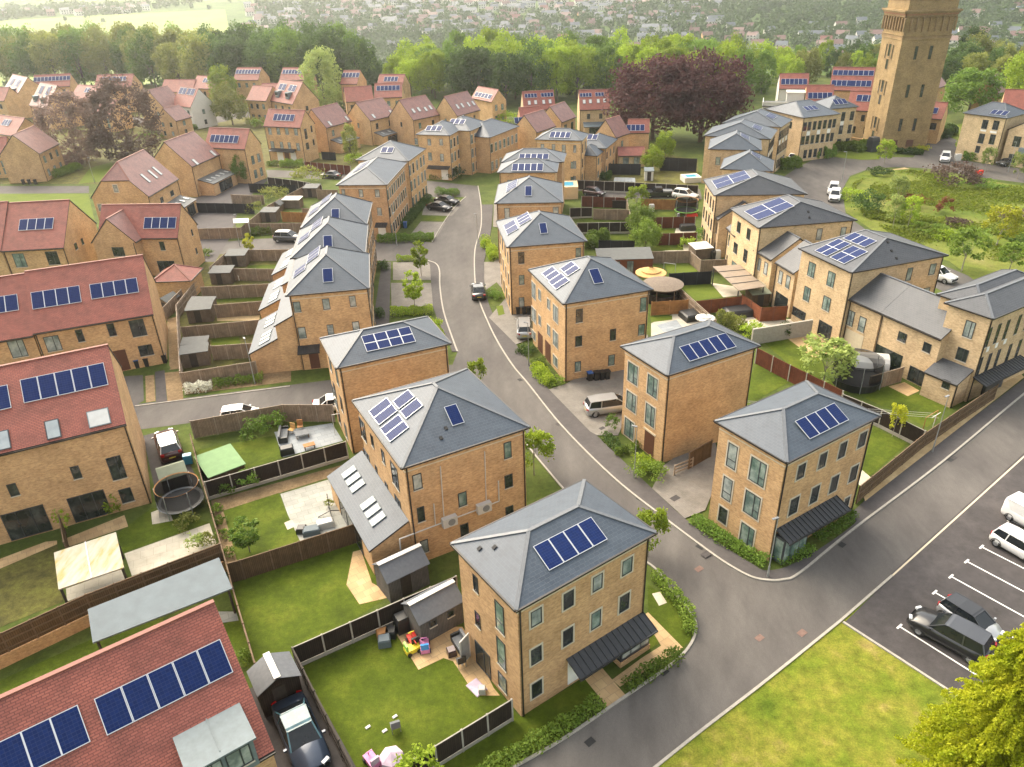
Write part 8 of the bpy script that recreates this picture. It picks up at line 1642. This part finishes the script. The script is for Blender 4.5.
for i, (R0, x, y, a) in enumerate(cand):
    k = rv.choices(range(6), (5,3,2,2,1,2))[0]; z = hz(x, y); rz = -a+rv.uniform(-.35,.35)
    if i % max(1, len(cand)//290) == 0 and i//max(1, len(cand)//290) < 290: tag(link('distant_house', protos[k], None, (x, y, z), rz), LB[k], 'house', LB[k].replace('house','houses').replace('terrace','terraces'))
    else:
        wl,rf_,w_,d_,h_,ri = kinds[k]; fm = far_house(w_,d_,h_,ri,0,0); M = Matrix.Translation((x,y,z)) @ Matrix.Rotation(rz,4,'Z'); n0 = len(big.v); big.v += [tuple(M @ Vector(v)) for v in fm.v]; big.f += [tuple(j+n0 for j in f) for f in fm.f]; big.uv += fm.uv
        mp_ = {0: 0 if wl != 'brick' else 2, 1: 1 if rf_ == 'slate' else 2, 2: 3}; big.m += [mp_[q] for q in fm.m]
kind(big.build('distant_town', matsb), 'stuff')
rng = np.random.default_rng(9); N = 14000; th = np.radians(rng.uniform(-56,58,N)); R0 = 430+(1320-430)*rng.random(N)**.8
x, y = R0*np.sin(th), R0*np.cos(th); f = np.sin(x*.011+y*.004)*.5+np.sin(x*.0043-y*.009+2)*.5
keep = ~((th < np.radians(-16)) & (R0 < 1130+45*np.sin(np.degrees(th)*.6)+(np.degrees(th)+34)*9) & (R0 > 540) & (rng.random(N) < .98)); keep &= (f+rng.uniform(-.6,.6,N) > -.6); x, y = x[keep], y[keep]
V = []
for xi, yi in zip(x, y):
    h = rng.uniform(5,11); r_ = h*rng.uniform(.4,.6); n = 34; v = rng.normal(size=(n,3)); v /= np.linalg.norm(v,axis=1)[:,None]; V.append(v*np.array([r_,r_,h*.5])*(.6+.4*rng.random((n,1)))+np.array([xi,yi,hz(xi,yi)+h*.5]))
kind(link('distant_wood', leaves_mesh('distant_wood', leaf_cloud(np.concatenate(V), 1.7, rng, .5), 'leaf_far')), 'stuff')
m = MB(); A = [math.radians(-60+k*2) for k in range(23)]
for i in range(len(A)-1):
    for r0, r1 in ((575,680),(680,800),(800,930),(930,1060),(1060,1180)):
        q = [(r0,A[i]),(r0,A[i+1]),(r1,A[i+1]),(r1,A[i])]; k1 = min(1, max(0, (-16-math.degrees(A[i+1]))/6))
        if k1 <= 0: continue
        m.face([(r_*math.sin(a), r_*math.cos(a), hz(0,r_)+1.2) for r_, a in q][::-1])
kind(m.build('field', 'field'), 'structure')
# the air between: one box of even haze round camera and scene
m = MB(); m.box(-1500,-120,-60,1500,1480,60); vm = bpy.data.materials.new('haze_air'); vm.use_nodes = True; vt = vm.node_tree; vt.nodes.remove(vt.nodes['Principled BSDF']); pv = vt.nodes.new('ShaderNodeVolumePrincipled'); pv.inputs['Color'].default_value = (.93,.96,1,1); pv.inputs['Density'].default_value = .0002; pv.inputs['Anisotropy'].default_value = .72; vt.links.new(pv.outputs[0], vt.nodes['Material Output'].inputs['Volume']); MATS['haze_air'] = vm
hzo = kind(m.build('haze', 'haze_air'), 'stuff')
# ------------------------------------------------------------------ light and air
w = bpy.data.worlds.new('World'); SC.world = w; w.use_nodes = True; nt = w.node_tree; bg = nt.nodes['Background']
st = nt.nodes.new('ShaderNodeTexSky'); st.sky_type = 'NISHITA'; st.sun_disc = False
SEL, SAZ = R(44), R(-38)          # the sun stands behind and to the left; azimuth measured from +Y
st.sun_elevation = SEL; st.sun_rotation = SAZ; st.dust_density = 4; st.air_density = 1.2; st.ozone_density = .6; st.altitude = 100
hs = nt.nodes.new('ShaderNodeHueSaturation'); hs.inputs['Saturation'].default_value = .45; nt.links.new(st.outputs[0], hs.inputs['Color'])
wm = nt.nodes.new('ShaderNodeMix'); wm.data_type = 'RGBA'; wm.blend_type = 'MULTIPLY'; wm.inputs[0].default_value = 1; wm.inputs[7].default_value = (1.07, 1.0, .88, 1); nt.links.new(hs.outputs[0], wm.inputs[6]); nt.links.new(wm.outputs[2], bg.inputs['Color']); bg.inputs['Strength'].default_value = .15
sl = bpy.data.lights.new('sun', 'SUN'); sl.energy = 1.15; sl.angle = R(60); sl.color = (1, .88, .68); so = bpy.data.objects.new('sun', sl); COL.objects.link(so)
D = Vector((math.sin(SAZ)*math.cos(SEL), math.cos(SAZ)*math.cos(SEL), math.sin(SEL))); so.rotation_euler = D.to_track_quat('Z', 'Y').to_euler()
vs = SC.view_settings; vs.view_transform = 'Standard'; vs.look = 'None'; vs.gamma = 1; vs.exposure = 1.74; vs.use_curve_mapping = False
SC.render.engine = 'CYCLES'; SC.cycles.max_bounces = 5; SC.cycles.diffuse_bounces = 3; SC.cycles.glossy_bounces = 2; SC.cycles.transparent_max_bounces = 6; SC.cycles.volume_bounces = 1; SC.cycles.use_denoising = True
SC.cycles.use_adaptive_sampling = True; SC.cycles.caustics_reflective = False; SC.cycles.caustics_refractive = False
